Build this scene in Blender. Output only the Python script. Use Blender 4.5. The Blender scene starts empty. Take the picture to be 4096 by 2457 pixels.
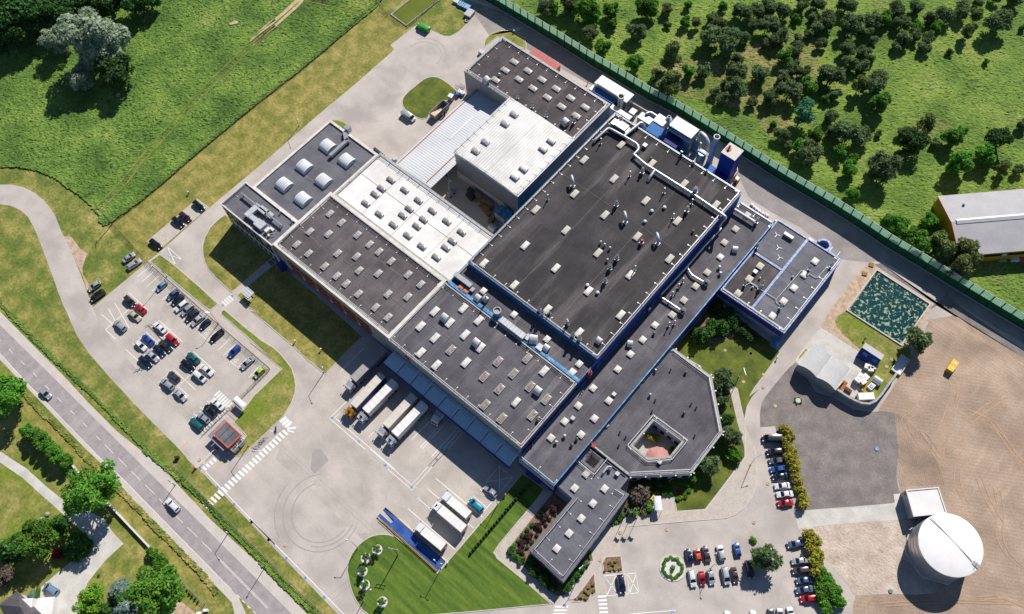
import bpy, math, random
from mathutils import Vector, Matrix, noise as mnoise
random.seed(7)
R = math.radians
sc = bpy.context.scene
C = sc.collection

# ------------------------------------------------------------------ camera
FP, CX, CY, CH = 3446.33, 2048.0, 1228.5, 240.0
CAM = ((0.76109428, 0.64807509, -0.02709585), (0.57241565, -0.69071508, -0.44187443), (-0.30508332, 0.32079801, -0.89666761))
RX = (0, 1000, 2000, 2996)
RY = (0, 600, 1200, 1797)
ZS = 2.2482


def px(s):
    """survey notes '13:870,1090 885,1000 14:...' -> list of photo points"""
    out = []; r = 0
    for t in s.split():
        if ':' in t:
            a, t = t.split(':'); r = int(a)
        x, y = t.split(',')
        out.append((RX[r % 4] + float(x) / ZS, RY[r // 4] + float(y) / ZS))
    return out


def at(p, z=0.0):
    """point of the place at height z seen at photo point p"""
    a, b = (p[0] - CX) / FP, (p[1] - CY) / FP
    d = [CAM[0][i] * a + CAM[1][i] * b + CAM[2][i] for i in range(3)]
    t = (z - CH) / d[2]
    return Vector((d[0] * t, d[1] * t, z))


def pts(s, z=0.0):
    return [at(p, z) for p in px(s)]


cam = bpy.data.cameras.new('camera')
cam.sensor_fit = 'HORIZONTAL'; cam.sensor_width = 36.0; cam.lens = FP / 4096 * 36
cam.clip_start = 1; cam.clip_end = 6000
co = bpy.data.objects.new('camera', cam); C.objects.link(co)
m = Matrix.Identity(4)
for i in range(3):
    m[i][0] = CAM[0][i]; m[i][1] = -CAM[1][i]; m[i][2] = -CAM[2][i]
m[2][3] = CH
co.matrix_world = m
sc.camera = co

# ------------------------------------------------------------------ light
AZ, EL = R(103), R(42.5)
sunv = Vector((math.cos(AZ) * math.cos(EL), math.sin(AZ) * math.cos(EL), math.sin(EL)))
sl = bpy.data.lights.new('sun', 'SUN'); sl.energy = 5.0; sl.angle = R(0.5); sl.color = (1.0, 0.95, 0.88)
so = bpy.data.objects.new('sun', sl); C.objects.link(so)
so.rotation_euler = (-sunv).to_track_quat('-Z', 'Y').to_euler()
w = bpy.data.worlds.new('World'); sc.world = w; w.use_nodes = True
nt = w.node_tree
sky = nt.nodes.new('ShaderNodeTexSky'); sky.sky_type = 'NISHITA'; sky.sun_disc = False
sky.sun_elevation = EL; sky.sun_rotation = R(-13); sky.air_density = 0.8; sky.dust_density = 0.2; sky.ozone_density = 2.5; sky.altitude = 1500
bg = nt.nodes['Background']; bg.inputs[1].default_value = 0.085
nt.links.new(sky.outputs[0], bg.inputs[0])
vs = sc.view_settings
sc.display_settings.display_device = 'sRGB'
vs.view_transform = 'Standard'; vs.look = 'None'; vs.gamma = 1; vs.use_curve_mapping = False
vs.exposure = 0.3
sc.cycles.max_bounces = 6; sc.cycles.diffuse_bounces = 3; sc.cycles.glossy_bounces = 2
sc.cycles.transparent_max_bounces = 6; sc.cycles.caustics_reflective = False; sc.cycles.caustics_refractive = False

# ------------------------------------------------------------------ materials
M = {}


def lin(c):
    if isinstance(c, str):
        c = [int(c[i:i + 2], 16) / 255 for i in (0, 2, 4)]
        c = [v / 12.92 if v <= .04045 else ((v + .055) / 1.055) ** 2.4 for v in c]
    return (c[0], c[1], c[2], 1)


def mk(name, cols, scale=0.3, detail=4, rough=.85, bump=0, bscale=3, dist=.15, metal=0, stretch=(1, 1, 1), rot=0,
       brick=None, streak=None, rand=0, transl=0, spec=None, coat=0, lo=.35, hi=.65, second=None, wave=None, obj=False, grain=0, gs=1.7):
    """procedural surface: noise-mixed colours (cols), optional sheets (brick), pale wear (streak), relief (bump/wave)"""
    mt = bpy.data.materials.new(name); mt.use_nodes = True
    n, l = mt.node_tree.nodes, mt.node_tree.links
    bs = n['Principled BSDF']; out = n['Material Output']
    bs.inputs['Roughness'].default_value = rough; bs.inputs['Metallic'].default_value = metal
    if spec is not None: bs.inputs['Specular IOR Level'].default_value = spec
    if coat: bs.inputs['Coat Weight'].default_value = coat; bs.inputs['Coat Roughness'].default_value = .1
    cols = [lin(c) for c in cols]
    if obj:
        g = n.new('ShaderNodeTexCoord'); pos = g.outputs['Object']
    else:
        g = n.new('ShaderNodeNewGeometry'); pos = g.outputs['Position']

    def mapped(st, rz=0):
        mp = n.new('ShaderNodeMapping'); mp.inputs['Scale'].default_value = st; mp.inputs['Rotation'].default_value = (0, 0, rz)
        l.new(pos, mp.inputs[0]); return mp.outputs[0]

    def nz(sc_, det, vec, ds=0):
        t = n.new('ShaderNodeTexNoise'); t.inputs['Scale'].default_value = sc_; t.inputs['Detail'].default_value = det
        t.inputs['Roughness'].default_value = .6; t.inputs['Distortion'].default_value = ds
        l.new(vec, t.inputs['Vector']); return t.outputs['Fac']

    def ramp(f, a, b):
        r = n.new('ShaderNodeMapRange'); r.inputs[1].default_value = a; r.inputs[2].default_value = b
        l.new(f, r.inputs[0]); return r.outputs[0]

    def mix(a, b, f, typ='MIX'):
        x = n.new('ShaderNodeMix'); x.data_type = 'RGBA'; x.blend_type = typ
        for s, v in ((6, a), (7, b)):
            if isinstance(v, tuple): x.inputs[s].default_value = v
            else: l.new(v, x.inputs[s])
        if isinstance(f, float): x.inputs[0].default_value = f
        else: l.new(f, x.inputs[0])
        return x.outputs[2]
    col = cols[0]
    if len(cols) > 1:
        v = mapped(stretch, rot)
        cr = n.new('ShaderNodeValToRGB'); e = cr.color_ramp.elements
        for i in range(len(cols) - 2): e.new(.5)
        for i, c in enumerate(cols):
            e[i].position = lo + (hi - lo) * i / (len(cols) - 1); e[i].color = c
        l.new(nz(scale, detail, v), cr.inputs[0]); col = cr.outputs[0]
    if second:  # (colour, scale, low, high): patches of a second surface
        col = mix(col, lin(second[0]), ramp(nz(second[1], 5, pos, .6), second[2], second[3]))
    if brick:  # (w, h, contrast, mortar, rot)
        b = n.new('ShaderNodeTexBrick'); l.new(mapped((1, 1, 1), brick[4]), b.inputs['Vector'])
        k = brick[2]
        b.inputs['Color1'].default_value = (1 - k, 1 - k, 1 - k, 1); b.inputs['Color2'].default_value = (1 + k, 1 + k, 1 + k, 1)
        b.inputs['Mortar'].default_value = (brick[3],) * 3 + (1,)
        b.inputs['Scale'].default_value = 1; b.inputs['Mortar Size'].default_value = .03
        b.inputs['Brick Width'].default_value = brick[0]; b.inputs['Row Height'].default_value = brick[1]
        col = mix(col, b.outputs[0], 1.0, 'MULTIPLY')
    if streak:  # (colour, stretch, scale, lo, hi)
        f = ramp(nz(streak[2], 6, mapped(streak[1]), .4), streak[3], streak[4])
        col = mix(col, lin(streak[0]), f)
    if grain:  # fine mottling of the material itself
        g1 = ramp(nz(gs, 4, pos), .3, .7)
        mr = n.new('ShaderNodeMapRange'); mr.inputs[3].default_value = 1 - grain; mr.inputs[4].default_value = 1 + grain
        l.new(g1, mr.inputs[0]); col = mix(col, mr.outputs[0], 1.0, 'MULTIPLY')
    if rand:
        oi = n.new('ShaderNodeObjectInfo')
        hs = n.new('ShaderNodeHueSaturation')
        r1 = n.new('ShaderNodeMapRange'); r1.inputs[3].default_value = 1 - rand; r1.inputs[4].default_value = 1 + rand
        l.new(oi.outputs['Random'], r1.inputs[0]); l.new(r1.outputs[0], hs.inputs['Value'])
        r2 = n.new('ShaderNodeMapRange'); r2.inputs[3].default_value = .5 - rand * .05; r2.inputs[4].default_value = .5 + rand * .05
        l.new(oi.outputs['Random'], r2.inputs[0]); l.new(r2.outputs[0], hs.inputs['Hue'])
        if isinstance(col, tuple): hs.inputs['Color'].default_value = col
        else: l.new(col, hs.inputs['Color'])
        col = hs.outputs[0]
    if isinstance(col, tuple): bs.inputs['Base Color'].default_value = col
    else: l.new(col, bs.inputs['Base Color'])
    h = None
    if bump:
        h = nz(bscale, 3, mapped(stretch, rot))
    if wave:  # (scale, distortion, rot)
        wv = n.new('ShaderNodeTexWave'); wv.inputs['Scale'].default_value = wave[0]; wv.inputs['Distortion'].default_value = wave[1]
        wv.inputs['Detail'].default_value = 2; wv.inputs['Detail Scale'].default_value = wave[3] if len(wave) > 3 else .6
        l.new(mapped((1, 1, 1), wave[2]), wv.inputs['Vector'])
        if h is None: h = wv.outputs['Fac']
        else:
            ad = n.new('ShaderNodeMath'); ad.operation = 'ADD'; l.new(h, ad.inputs[0]); l.new(wv.outputs['Fac'], ad.inputs[1]); h = ad.outputs[0]
    if h is not None:
        bp = n.new('ShaderNodeBump'); bp.inputs['Strength'].default_value = bump or 1; bp.inputs['Distance'].default_value = dist
        l.new(h, bp.inputs['Height']); l.new(bp.outputs[0], bs.inputs['Normal'])
    if transl:
        tr = n.new('ShaderNodeBsdfTranslucent'); ms = n.new('ShaderNodeMixShader'); ms.inputs[0].default_value = transl
        if isinstance(col, tuple): tr.inputs[0].default_value = col
        else: l.new(col, tr.inputs[0])
        l.new(bs.outputs[0], ms.inputs[1]); l.new(tr.outputs[0], ms.inputs[2]); l.new(ms.outputs[0], out.inputs[0])
    M[name] = mt
    return mt


# ground surfaces
mk('mown_grass', ['566a22', '6e742e', '8e874a', 'a8935e'], .2, 10, .95, .5, 5, .12, second=('6a7a22', .05, .5, .62), lo=.3, hi=.72, grain=0.3, gs=1.2)
mk('verge_grass', ['4c6420', '66702a', '8c8646', 'b09c6a'], .16, 7, .95, .6, 4, .2, lo=.32, hi=.74, grain=0.35, gs=1.2)
mk('lawn', ['434f14', '54601a', '656c22'], .25, 5, .95, .4, 6, .08, stretch=(1, 1, 1), grain=0.18, gs=1.2)
mk('striped_lawn', ['3c5614', '4e681b', '617527'], .25, 5, .95, .3, 6, .08, stretch=(.25, 2.2, 1), rot=R(-42), grain=0.15, gs=1.2)
mk('dry_lawn', ['5f6824', '787634', '928848', 'a8935e'], .22, 10, .95, .4, 5, .1, lo=.3, hi=.75, grain=0.3, gs=1.2)
mk('field_grass', ['436020', '58782a', '6f8c36', '889648'], .07, 9, .95, .9, 3.5, .4, lo=.3, hi=.72, second=('38591b', .45, .55, .7), grain=0.3, gs=1.2)
mk('meadow_grass', ['4a6422', '607d2c', '778f38', '8f9a50'], .05, 9, .95, .9, 3.5, .4, lo=.3, hi=.72, second=('7f8048', .03, .58, .72), grain=0.28, gs=1.2)
mk('scrub', ['5f6f30', '7d7d42', '98895a', 'ac9672'], .09, 9, .95, .9, 3.5, .4, lo=.3, hi=.72, second=('4c6a24', .2, .5, .65), grain=0.35, gs=2.2)
mk('pavement', ['a19892', 'b0a7a0', 'bbb2aa'], .09, 7, .9, .1, 20, .02, streak=('9a938d', (1, 1, 1), .05, .58, .75), brick=(4, 4, .015, .97, 0), grain=0.06, gs=2.2)
mk('yard_concrete', ['a39b93', 'aea69e', 'bab1a8'], .12, 7, .9, .1, 20, .02, streak=('8f8882', (1, 1, 1), .09, .6, .8), brick=(2, 1, .02, .96, 0), grain=0.08, gs=2.2)
mk('worn_asphalt', ['7f7875', '8b8481', '97908c'], .12, 7, .9, .1, 20, .02, streak=('a39b96', (1, 1, 1), .07, .58, .75), grain=0.12, gs=2.2)
mk('asphalt', ['8b8485', '948d8d', '9d9696'], .5, 6, .9, .1, 20, .02, streak=('a39c9a', (.5, .03, 1), .6, .5, .7), grain=0.08, gs=2.2)
mk('shoulder', ['b5ada6', 'c0b8b0'], .3, 6, .95, .2, 12, .03, grain=0.08, gs=2.2)
mk('concrete_slab', ['b0aca6', 'bcb8b1', 'c6c2bb'], .25, 6, .9, brick=(4, 3.5, .03, .9, 0), grain=0.07, gs=2.2)
mk('kerb_stone', ['b7b0a8', 'c4bdb4'], .8, 3, .9)
mk('path_paving', ['b0a69c', 'bbb1a7'], .5, 5, .9, brick=(.6, .3, .04, .9, 0), grain=0.1, gs=2.2)
mk('white_paint', ['d8d6d2', 'e6e4e0'], 1.5, 4, .7)
mk('orange_paint', ['c99a4a', 'd2a550'], 1, 3, .7)
mk('mulch', ['6a5044', '7c6052', '907466'], 1.2, 6, .95, .8, 6, .15, grain=0.3, gs=2.2)
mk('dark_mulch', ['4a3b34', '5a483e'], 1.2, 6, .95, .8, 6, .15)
mk('gravel', ['6f6865', '7b736f', '877f7a'], .25, 10, .95, .4, 4, .2, grain=0.2, gs=2.2)
mk('sand', ['a8978a', 'b6a698', 'c4b5a7'], .25, 8, .95, .7, 1.2, .3, streak=('8a7c6c', (1, 1, 1), .35, .6, .8), grain=0.2, gs=2.2)
mk('plough', ['8c7868', '9d8876', 'b09a87'], .08, 9, .95, .15, 2.5, .12, wave=(.3, 3, R(60), .02), streak=('bda38a', (1, .15, 1), .12, .6, .78), grain=0.18, gs=2.2)
mk('plough_edge', ['8c7868', '9d8876', 'b09a87'], .08, 8, .95, .15, 2.5, .13, wave=(.3, 2, R(92), .03), streak=('bda38a', (.12, 1, 1), .12, .6, .78), grain=0.18, gs=2.2)
mk('plough_straight', ['7f6c5e', '917c6c', 'a38d7a'], .08, 7, .95, .2, 2.5, .16, wave=(.6, 2.5, R(-40), .3), streak=('ad947c', (.06, .5, 1), .4, .6, .8), grain=0.2, gs=2.2)
mk('track_soil', ['a0866f', 'ae937b'], .5, 7, .95, .3, 4, .1)
mk('dirt', ['a08874', 'b29a84', 'c2ab94'], .6, 7, .95, .5, 4, .15, grain=0.25, gs=2.2)
mk('sandy_track', ['a59668', 'bba882'], .5, 6, .95, .4, 4, .1)
mk('water_green', ['5c6418', '66701e'], .1, 4, .25)
mk('water_dark', ['0a3236', '0f3e40'], .1, 4, .12, second=('93a284', .9, .55, .58))
mk('tyre_dark', ['958e89', '9d9690'], .3, 4, .9)
# roofs
mk('roof_black', ['2c292b', '363334', '423e40'], .10, 9, .9, .15, 8, .03, brick=(9, 1, .12, .7, R(90)), streak=('726c6a', (.5, .05, 1), .35, .55, .8), grain=0.2, gs=2.2)
mk('roof_brown', ['4a4446', '575153', '635d5e'], .12, 9, .9, .15, 8, .03, brick=(8, 1, .1, .76, R(90)), streak=('8a8480', (.05, .6, 1), .35, .58, .85), grain=0.16, gs=2.2)
mk('roof_grey', ['48454a', '555258', '625f64'], .12, 9, .9, .15, 8, .03, brick=(9, 1, .09, .78, R(90)), streak=('8c8888', (.5, .06, 1), .3, .56, .82), grain=0.16, gs=2.2)
mk('roof_blue_grey', ['56555d', '616168', '6c6c73'], .15, 9, .9, .15, 8, .03, brick=(9, 1, .08, .8, 0), streak=('85848a', (.07, .5, 1), .3, .6, .85), grain=0.12, gs=2.2)
mk('roof_white', ['cbc8c4', 'd8d5d1', 'e1dfdb'], .12, 7, .8, brick=(10, 1, .02, .95, R(90)), streak=('a8a4a0', (1, 1, 1), .2, .62, .8), grain=0.05, gs=2.2)
mk('roof_dark_brown', ['3a3436', '464042', '534b4d'], .2, 9, .9, brick=(6, 1, .13, .72, R(90)), streak=('67605f', (.4, .06, 1), .4, .55, .75), grain=0.2, gs=2.2)
mk('corrugated', ['b3b6ba', 'c2c4c7'], .1, 6, .55, metal=.1, wave=(.35, 0, R(90)), dist=.04)
mk('silver_roof', ['b2b1af', 'bfbebb', 'cbc9c6'], .15, 7, .55, metal=.2, wave=(.34, 0, 0), dist=.07, grain=0.06, gs=2.2)
mk('barrel_roof', ['bdbcba', 'c9c8c5'], .2, 5, .6, metal=.1, wave=(2.2, 0, 0), dist=.04)
mk('grey_roof', ['98969a', 'a4a2a4'], .15, 6, .7, grain=0.06, gs=2.2)
mk('tile_roof', ['4c484c', '5a565a'], .6, 5, .8, brick=(.4, .35, .12, .6, R(40)))
mk('white_roof', ['cfccca', 'dcdad8'], .2, 6, .7)
mk('tank_top', ['d6d4d2', 'e2e0de'], .2, 6, .6, streak=('b5b3b2', (1, 1, 1), .25, .62, .8))
# walls
mk('wall_beige', ['8b897f', '95938a'], .3, 4, .7, brick=(50, .9, .01, .93, 0))
mk('wall_grey', ['8e8f92', '989a9c'], .2, 4, .5, metal=.2)
mk('wall_white', ['c4c2c4', 'd0ced0'], .5, 4, .8)
mk('wall_plinth', ['b8b4ba', 'c3bfc4'], .5, 4, .8)
mk('wall_blue', ['1f5f9e', '2670ae'], .4, 4, .45, metal=.15)
mk('wall_deep_blue', ['262c78', '2c3284'], .4, 4, .6)
mk('wall_purple', ['38306e', '40387a'], .4, 4, .6)
mk('wall_lilac', ['9a98aa', 'a4a2b2'], .5, 4, .75)
mk('wall_yellow', ['b98a1c', 'c49422'], .3, 4, .7, wave=(1.2, 0, 0), dist=.03)
mk('cap_white', ['bfb8b0', 'cdc6be', 'd8d2ca'], .5, 5, .8, brick=(1, 1, .03, .9, 0))
mk('cap_blue', ['2f6896', '4580ac', '7ba2c0'], .8, 6, .5, metal=.1)
mk('cap_bright_blue', ['54699a', '6d82ae', 'a3b3cf'], 1.6, 5, .5)
mk('cap_dark', ['5e5c66', '6b6972'], .5, 5, .6)
mk('cap_worn', ['8f8d8c', 'a4a2a0', '6d7a74'], 1.2, 6, .7)
mk('window_dark', ['101319', '181c24'], .5, 2, .12, spec=.6)
mk('window_grey', ['3c4250', '565e6e'], .6, 3, .2, spec=.6)
mk('orange_frame', ['b0552c', 'bd6034'], .8, 4, .7)
mk('canopy_blue', ['a9c6da', 'b4cfe0'], .3, 5, .5, metal=.2, wave=(1.6, 0, 0), dist=.04)
mk('steel', ['b4b6b8', 'c2c4c6'], .6, 4, .32, metal=.65)
mk('steel_dull', ['8e9194', '9a9da0'], .6, 4, .5, metal=.5)
mk('duct_white', ['abaeb2', 'bcbec1'], .6, 4, .5, metal=.15)
mk('dark_steel', ['2c2e33', '363840'], .8, 3, .5, metal=.3)
mk('rail_metal', ['b9b9ba', 'c6c6c6'], .8, 3, .45, metal=.4)
mk('dome_white', ['b3ada6', 'c8c3bc', 'd6d2cc'], 1.3, 5, .4)
mk('dome_clear', ['6f665e', '8a8078', 'a09890'], 1.3, 5, .25)
mk('dome_grey', ['87827e', '9b9692', 'aca8a3'], 1.3, 5, .35)
mk('dome_cream', ['b8b2a0', 'c6c0ae'], 1.0, 4, .5, wave=(2.5, 0, R(45)), dist=.03)
mk('frame_white', ['c9c6c2', 'd4d2ce'], 1, 3, .6)
mk('vault_sheet', ['c4c6cc', 'd2d4d8', 'e0e1e3'], .5, 5, .3)
mk('blue_sheet', ['1f5c9a', '2a69a8'], .3, 5, .5, metal=.15, wave=(1.6, 0, 0), dist=.04)
mk('purple_sheet', ['2b2460', '34306e'], .3, 5, .5, metal=.15, wave=(1.6, 0, 0), dist=.04)
mk('fence_green', ['0a4f2a', '0d5a31'], .4, 4, .6)
mk('fence_green_light', ['c2e2ca', 'cfead6'], .4, 4, .6, transl=.5)
mk('fence_post', ['0b3a22', '0d4226'], .4, 3, .6)
mk('wire_dark', ['33352f', '3d3f38'], .8, 3, .6)
mk('red_container', ['b8615a', 'c46c64'], .3, 5, .6, wave=(1.2, 0, 0), dist=.05)
mk('red', ['b0222a', 'b8282e'], .5, 3, .5)
mk('coral', ['b8493a', 'c25242'], .5, 3, .5)
mk('orange', ['c2642a', 'cc6c30'], .5, 4, .7)
mk('yellow', ['c9a31a', 'd6b022'], .5, 4, .55)
mk('yellow_edge', ['b98c34', 'c4983c'], .5, 4, .6)
mk('ramp_blue', ['26478a', '2f5296', '3b62a6'], .4, 6, .45, metal=.2)
mk('kiosk_orange', ['c4502e', 'cc5834'], .5, 4, .6)
mk('tarp_white', ['d2d0ce', 'dedcda'], .4, 5, .6)
mk('tarp_cream', ['bdb6ac', 'c8c2b8'], .4, 5, .7)
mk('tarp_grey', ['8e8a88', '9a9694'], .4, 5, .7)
mk('navy', ['23367c', '2a3e88'], .4, 4, .5)
mk('rubber', ['15151a', '1d1d22'], .8, 3, .8)
mk('glass', ['11191f', '1a242b'], .5, 2, .08, spec=.7)
mk('teal_glass', ['16343a', '1e3e44'], .5, 2, .1, spec=.7)
mk('lamp_glass', ['d8d8d6', 'e2e2e0'], 1, 2, .2)
mk('tail_red', ['8e1016', '9a141a'], 1, 2, .3)
mk('wood_pallet', ['8f7048', 'a5855a', 'b5966a'], .9, 5, .85, brick=(1.2, .18, .15, .35, 0))
mk('dark_pallet', ['3d4a44', '4c5852'], .9, 5, .85, brick=(1.2, .18, .15, .35, 0))
mk('wood_pole', ['5a4c3e', '6a5a4a'], .8, 4, .9)
mk('rust', ['8a4a22', 'a86a3c'], 1.5, 5, .9)
mk('blue_machine', ['1c4f8c', '25609c'], .6, 4, .5)
mk('hi_vis', ['a8d02a', 'b4dc34'], 1, 3, .7)
mk('cloth_dark', ['23262e', '2c3038'], 1, 3, .9)
mk('skin', ['b98a70', 'c49478'], 1, 3, .6)
mk('hair', ['2c211a', '33271f'], 1, 3, .8)
mk('terracotta_roof', ['a5706a', 'b47e76'], .3, 5, .7, brick=(.35, 3, .06, .8, 0))
mk('stone', ['8f8a84', 'a09a92'], .8, 6, .9)
mk('white_pebble', ['bdbab6', 'd6d3cf'], 3, 5, .9, .6, 12, .05)
mk('chip_wood', ['b59a76', 'cbb492', 'd8c6a8'], 2.5, 6, .9, .8, 6, .2)
mk('bark', ['3c3026', '4a3d31'], 1.2, 5, .95)
for k, c in dict(flag_white='d8d8d8', flag_red='b81e2a', flag_blue='1c3a8c').items(): mk(k, [c], 1, 2, .8)
# foliage
mk('leaf_pine', ['536a40', '6e8452', '8ca070'], .9, 5, .9, rand=.18, transl=.45)
mk('leaf_broad', ['40741e', '5a9028', '78a638'], .8, 5, .85, rand=.2, transl=.4)
mk('leaf_birch', ['5a6e32', '748446', '8e9a5a'], .8, 5, .85, rand=.15, transl=.4)
mk('leaf_dark', ['264a1c', '365c24', '4a7032'], .6, 5, .9, rand=.15, transl=.35)
mk('leaf_silver', ['72866a', '8c9d82', 'a8b69c'], .5, 5, .85, rand=.08, transl=.3)
mk('leaf_blue_green', ['357048', '4a8658', '68a070'], .6, 5, .85, rand=.1, transl=.35)
mk('leaf_spruce', ['365c22', '48742c', '60903c'], .8, 5, .9, rand=.15, transl=.35)
mk('leaf_blue_spruce', ['5a7268', '6d857a'], .8, 5, .9, rand=.1)
mk('leaf_gold', ['7c7a20', '928e2c', 'aaa23e'], .9, 5, .9, rand=.15, transl=.15)
mk('leaf_lime', ['5a8a18', '70a022'], .9, 5, .9, rand=.15, transl=.15)
mk('leaf_purple', ['3a2428', '4c3034'], .9, 5, .9, rand=.15, transl=.1)
mk('leaf_brown', ['4c4038', '5c5046', '6c5e52'], .9, 5, .9, rand=.1, transl=.1)
mk('leaf_red', ['7a2a22', '8c3830'], .9, 5, .9, rand=.1)


# ------------------------------------------------------------------ mesh builder
ORG = {}


class MB:
    def __init__(s): s.v = []; s.f = []

    def add(s, vs_, fs):
        b = len(s.v); s.v += [tuple(v) for v in vs_]; s.f += [tuple(i + b for i in f) for f in fs]; return s

    def poly(s, p, z=None):
        p = [(a[0], a[1], a[2] if z is None else z) for a in p]
        return s.add(p, [tuple(range(len(p)))])

    def prism(s, p, z0, z1, bottom=False, scale=1):
        n = len(p); cx = sum(a[0] for a in p) / n; cy = sum(a[1] for a in p) / n
        v = [(a[0], a[1], z0) for a in p] + [(cx + (a[0] - cx) * scale, cy + (a[1] - cy) * scale, z1) for a in p]
        f = [(i, (i + 1) % n, n + (i + 1) % n, n + i) for i in range(n)] + [tuple(range(n, 2 * n))]
        if bottom: f.append(tuple(range(n - 1, -1, -1)))
        return s.add(v, f)

    def walls(s, p, z0, z1):
        n = len(p)
        return s.add([(a[0], a[1], z0) for a in p] + [(a[0], a[1], z1) for a in p], [(i, (i + 1) % n, n + (i + 1) % n, n + i) for i in range(n)])

    def box(s, c, d, rz=0, taper=1):
        x, y, z = d[0] / 2, d[1] / 2, d[2] / 2; ca, sa = math.cos(rz), math.sin(rz); v = []
        for k, t in ((-z, 1), (z, taper)):
            for a, b in ((-x, -y), (x, -y), (x, y), (-x, y)):
                v.append((c[0] + (a * ca - b * sa) * t, c[1] + (a * sa + b * ca) * t, c[2] + k))
        return s.add(v, [(3, 2, 1, 0), (4, 5, 6, 7), (0, 1, 5, 4), (1, 2, 6, 5), (2, 3, 7, 6), (3, 0, 4, 7)])

    def bar(s, a, b, wd, ht=None):
        """square bar between two points"""
        a = Vector(a); b = Vector(b); d = (b - a)
        if d.length < 1e-6: return s
        d.normalize(); up = Vector((0, 0, 1)) if abs(d.z) < .95 else Vector((1, 0, 0))
        u = d.cross(up).normalized() * wd / 2; v = u.cross(d).normalized() * (ht or wd) / 2
        return s.add([a - u - v, a + u - v, a + u + v, a - u + v, b - u - v, b + u - v, b + u + v, b - u + v],
                     [(3, 2, 1, 0), (4, 5, 6, 7), (0, 1, 5, 4), (1, 2, 6, 5), (2, 3, 7, 6), (3, 0, 4, 7)])

    def tube(s, P_, r, n=8, cap=True):
        P_ = [Vector(p) for p in P_]; b = len(s.v); m_ = len(P_)
        for i, p in enumerate(P_):
            d = (P_[min(i + 1, m_ - 1)] - P_[max(i - 1, 0)]).normalized()
            up = Vector((0, 0, 1)) if abs(d.z) < .9 else Vector((1, 0, 0))
            u = d.cross(up).normalized(); v = u.cross(d).normalized()
            rr = r[i] if isinstance(r, (list, tuple)) else r
            for k in range(n):
                a = 2 * math.pi * k / n
                s.v.append(tuple(p + u * math.cos(a) * rr + v * math.sin(a) * rr))
        for i in range(m_ - 1):
            for k in range(n):
                k2 = (k + 1) % n
                s.f.append((b + i * n + k, b + i * n + k2, b + (i + 1) * n + k2, b + (i + 1) * n + k))
        if cap:
            s.f.append(tuple(b + k for k in range(n - 1, -1, -1))); s.f.append(tuple(b + (m_ - 1) * n + k for k in range(n)))
        return s

    def lathe(s, prof, c=(0, 0, 0), n=16, cap=True):
        b = len(s.v)
        for r, z in prof:
            for k in range(n):
                a = 2 * math.pi * k / n
                s.v.append((c[0] + r * math.cos(a), c[1] + r * math.sin(a), c[2] + z))
        for i in range(len(prof) - 1):
            for k in range(n):
                k2 = (k + 1) % n
                s.f.append((b + i * n + k, b + i * n + k2, b + (i + 1) * n + k2, b + (i + 1) * n + k))
        if cap:
            s.f.append(tuple(b + (len(prof) - 1) * n + k for k in range(n)))
        return s

    def build(s, name, mat, parent=None, smooth=False):
        me = bpy.data.meshes.new(name)
        o0 = ORG.get(parent.name, (0, 0, 0)) if parent else (0, 0, 0)
        v = [(a[0] - o0[0], a[1] - o0[1], a[2] - o0[2]) for a in s.v] if any(o0) else s.v
        me.from_pydata(v, [], s.f)
        if smooth:
            me.polygons.foreach_set('use_smooth', [True] * len(me.polygons)); me.set_sharp_from_angle(angle=R(40))
        me.materials.append(M[mat] if isinstance(mat, str) else mat)
        o = bpy.data.objects.new(name, me); C.objects.link(o)
        if parent: o.parent = parent; ORG[o.name] = o0
        return o


def tag(o, label=None, cat=None, group=None, kind=None):
    for k, v in (('label', label), ('category', cat), ('group', group), ('kind', kind)):
        if v: o[k] = v
    return o


def thing(name, label, cat, loc=(0, 0, 0), group=None):
    o = bpy.data.objects.new(name, None); o.empty_display_size = .5; C.objects.link(o)
    o.location = loc; ORG[o.name] = tuple(loc)
    return tag(o, label, cat, group)


def copy_tree(o, parent=None):
    c = o.copy(); C.objects.link(c)
    if parent: c.parent = parent
    for ch in list(KIDS.get(o.name, ())) or list(o.children): copy_tree(ch, c)
    return c


KIDS = {}


class Proto:
    """one finished thing; the first placing moves it, later ones copy it with its parts"""
    def __init__(s, root): s.root = root; s.used = False; s.kids = None

    def place(s, loc, rz=0, scale=1, label=None, group=None, cat=None, mats=None):
        if not s.used: o = s.root; s.used = True
        else: o = copy_tree(s.root)
        o.location = loc; o.rotation_euler = (0, 0, rz)
        o.scale = scale if isinstance(scale, (tuple, list)) else (scale,) * 3
        tag(o, label, cat, group)
        if group is None and 'group' in o: del o['group']
        if mats:
            for ch in o.children:
                k = ch.name.split('.')[0]
                if k in mats: ch.material_slots[0].link = 'OBJECT'; ch.material_slots[0].material = mats[k]
        return o


def struct(name, mb, mat): return tag(mb.build(name, mat), kind='structure')


def inset(p, d):
    n = len(p); ar = sum(p[i][0] * p[(i + 1) % n][1] - p[(i + 1) % n][0] * p[i][1] for i in range(n))
    sg = 1 if ar > 0 else -1; out = []
    for i in range(n):
        a, b, c = Vector(p[i - 1][:2]), Vector(p[i][:2]), Vector(p[(i + 1) % n][:2])
        e1 = (b - a).normalized(); e2 = (c - b).normalized()
        n1 = Vector((-e1.y, e1.x)) * sg; n2 = Vector((-e2.y, e2.x)) * sg
        k = (n1 + n2); L = max(k.length, .5); k = k / L
        q = b + k * d / max(.5, k.dot(n1))
        out.append(Vector((q.x, q.y, 0)))
    return out


def rnd(p, it=1):
    """soften a closed outline"""
    for _ in range(it):
        o = []
        for i in range(len(p)):
            a, b = Vector(p[i]), Vector(p[(i + 1) % len(p)])
            o += [a.lerp(b, .22), a.lerp(b, .78)]
        p = o
    return p


def sheet(name, p, z, mat): return struct(name, MB().poly(p, z), mat)


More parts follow.
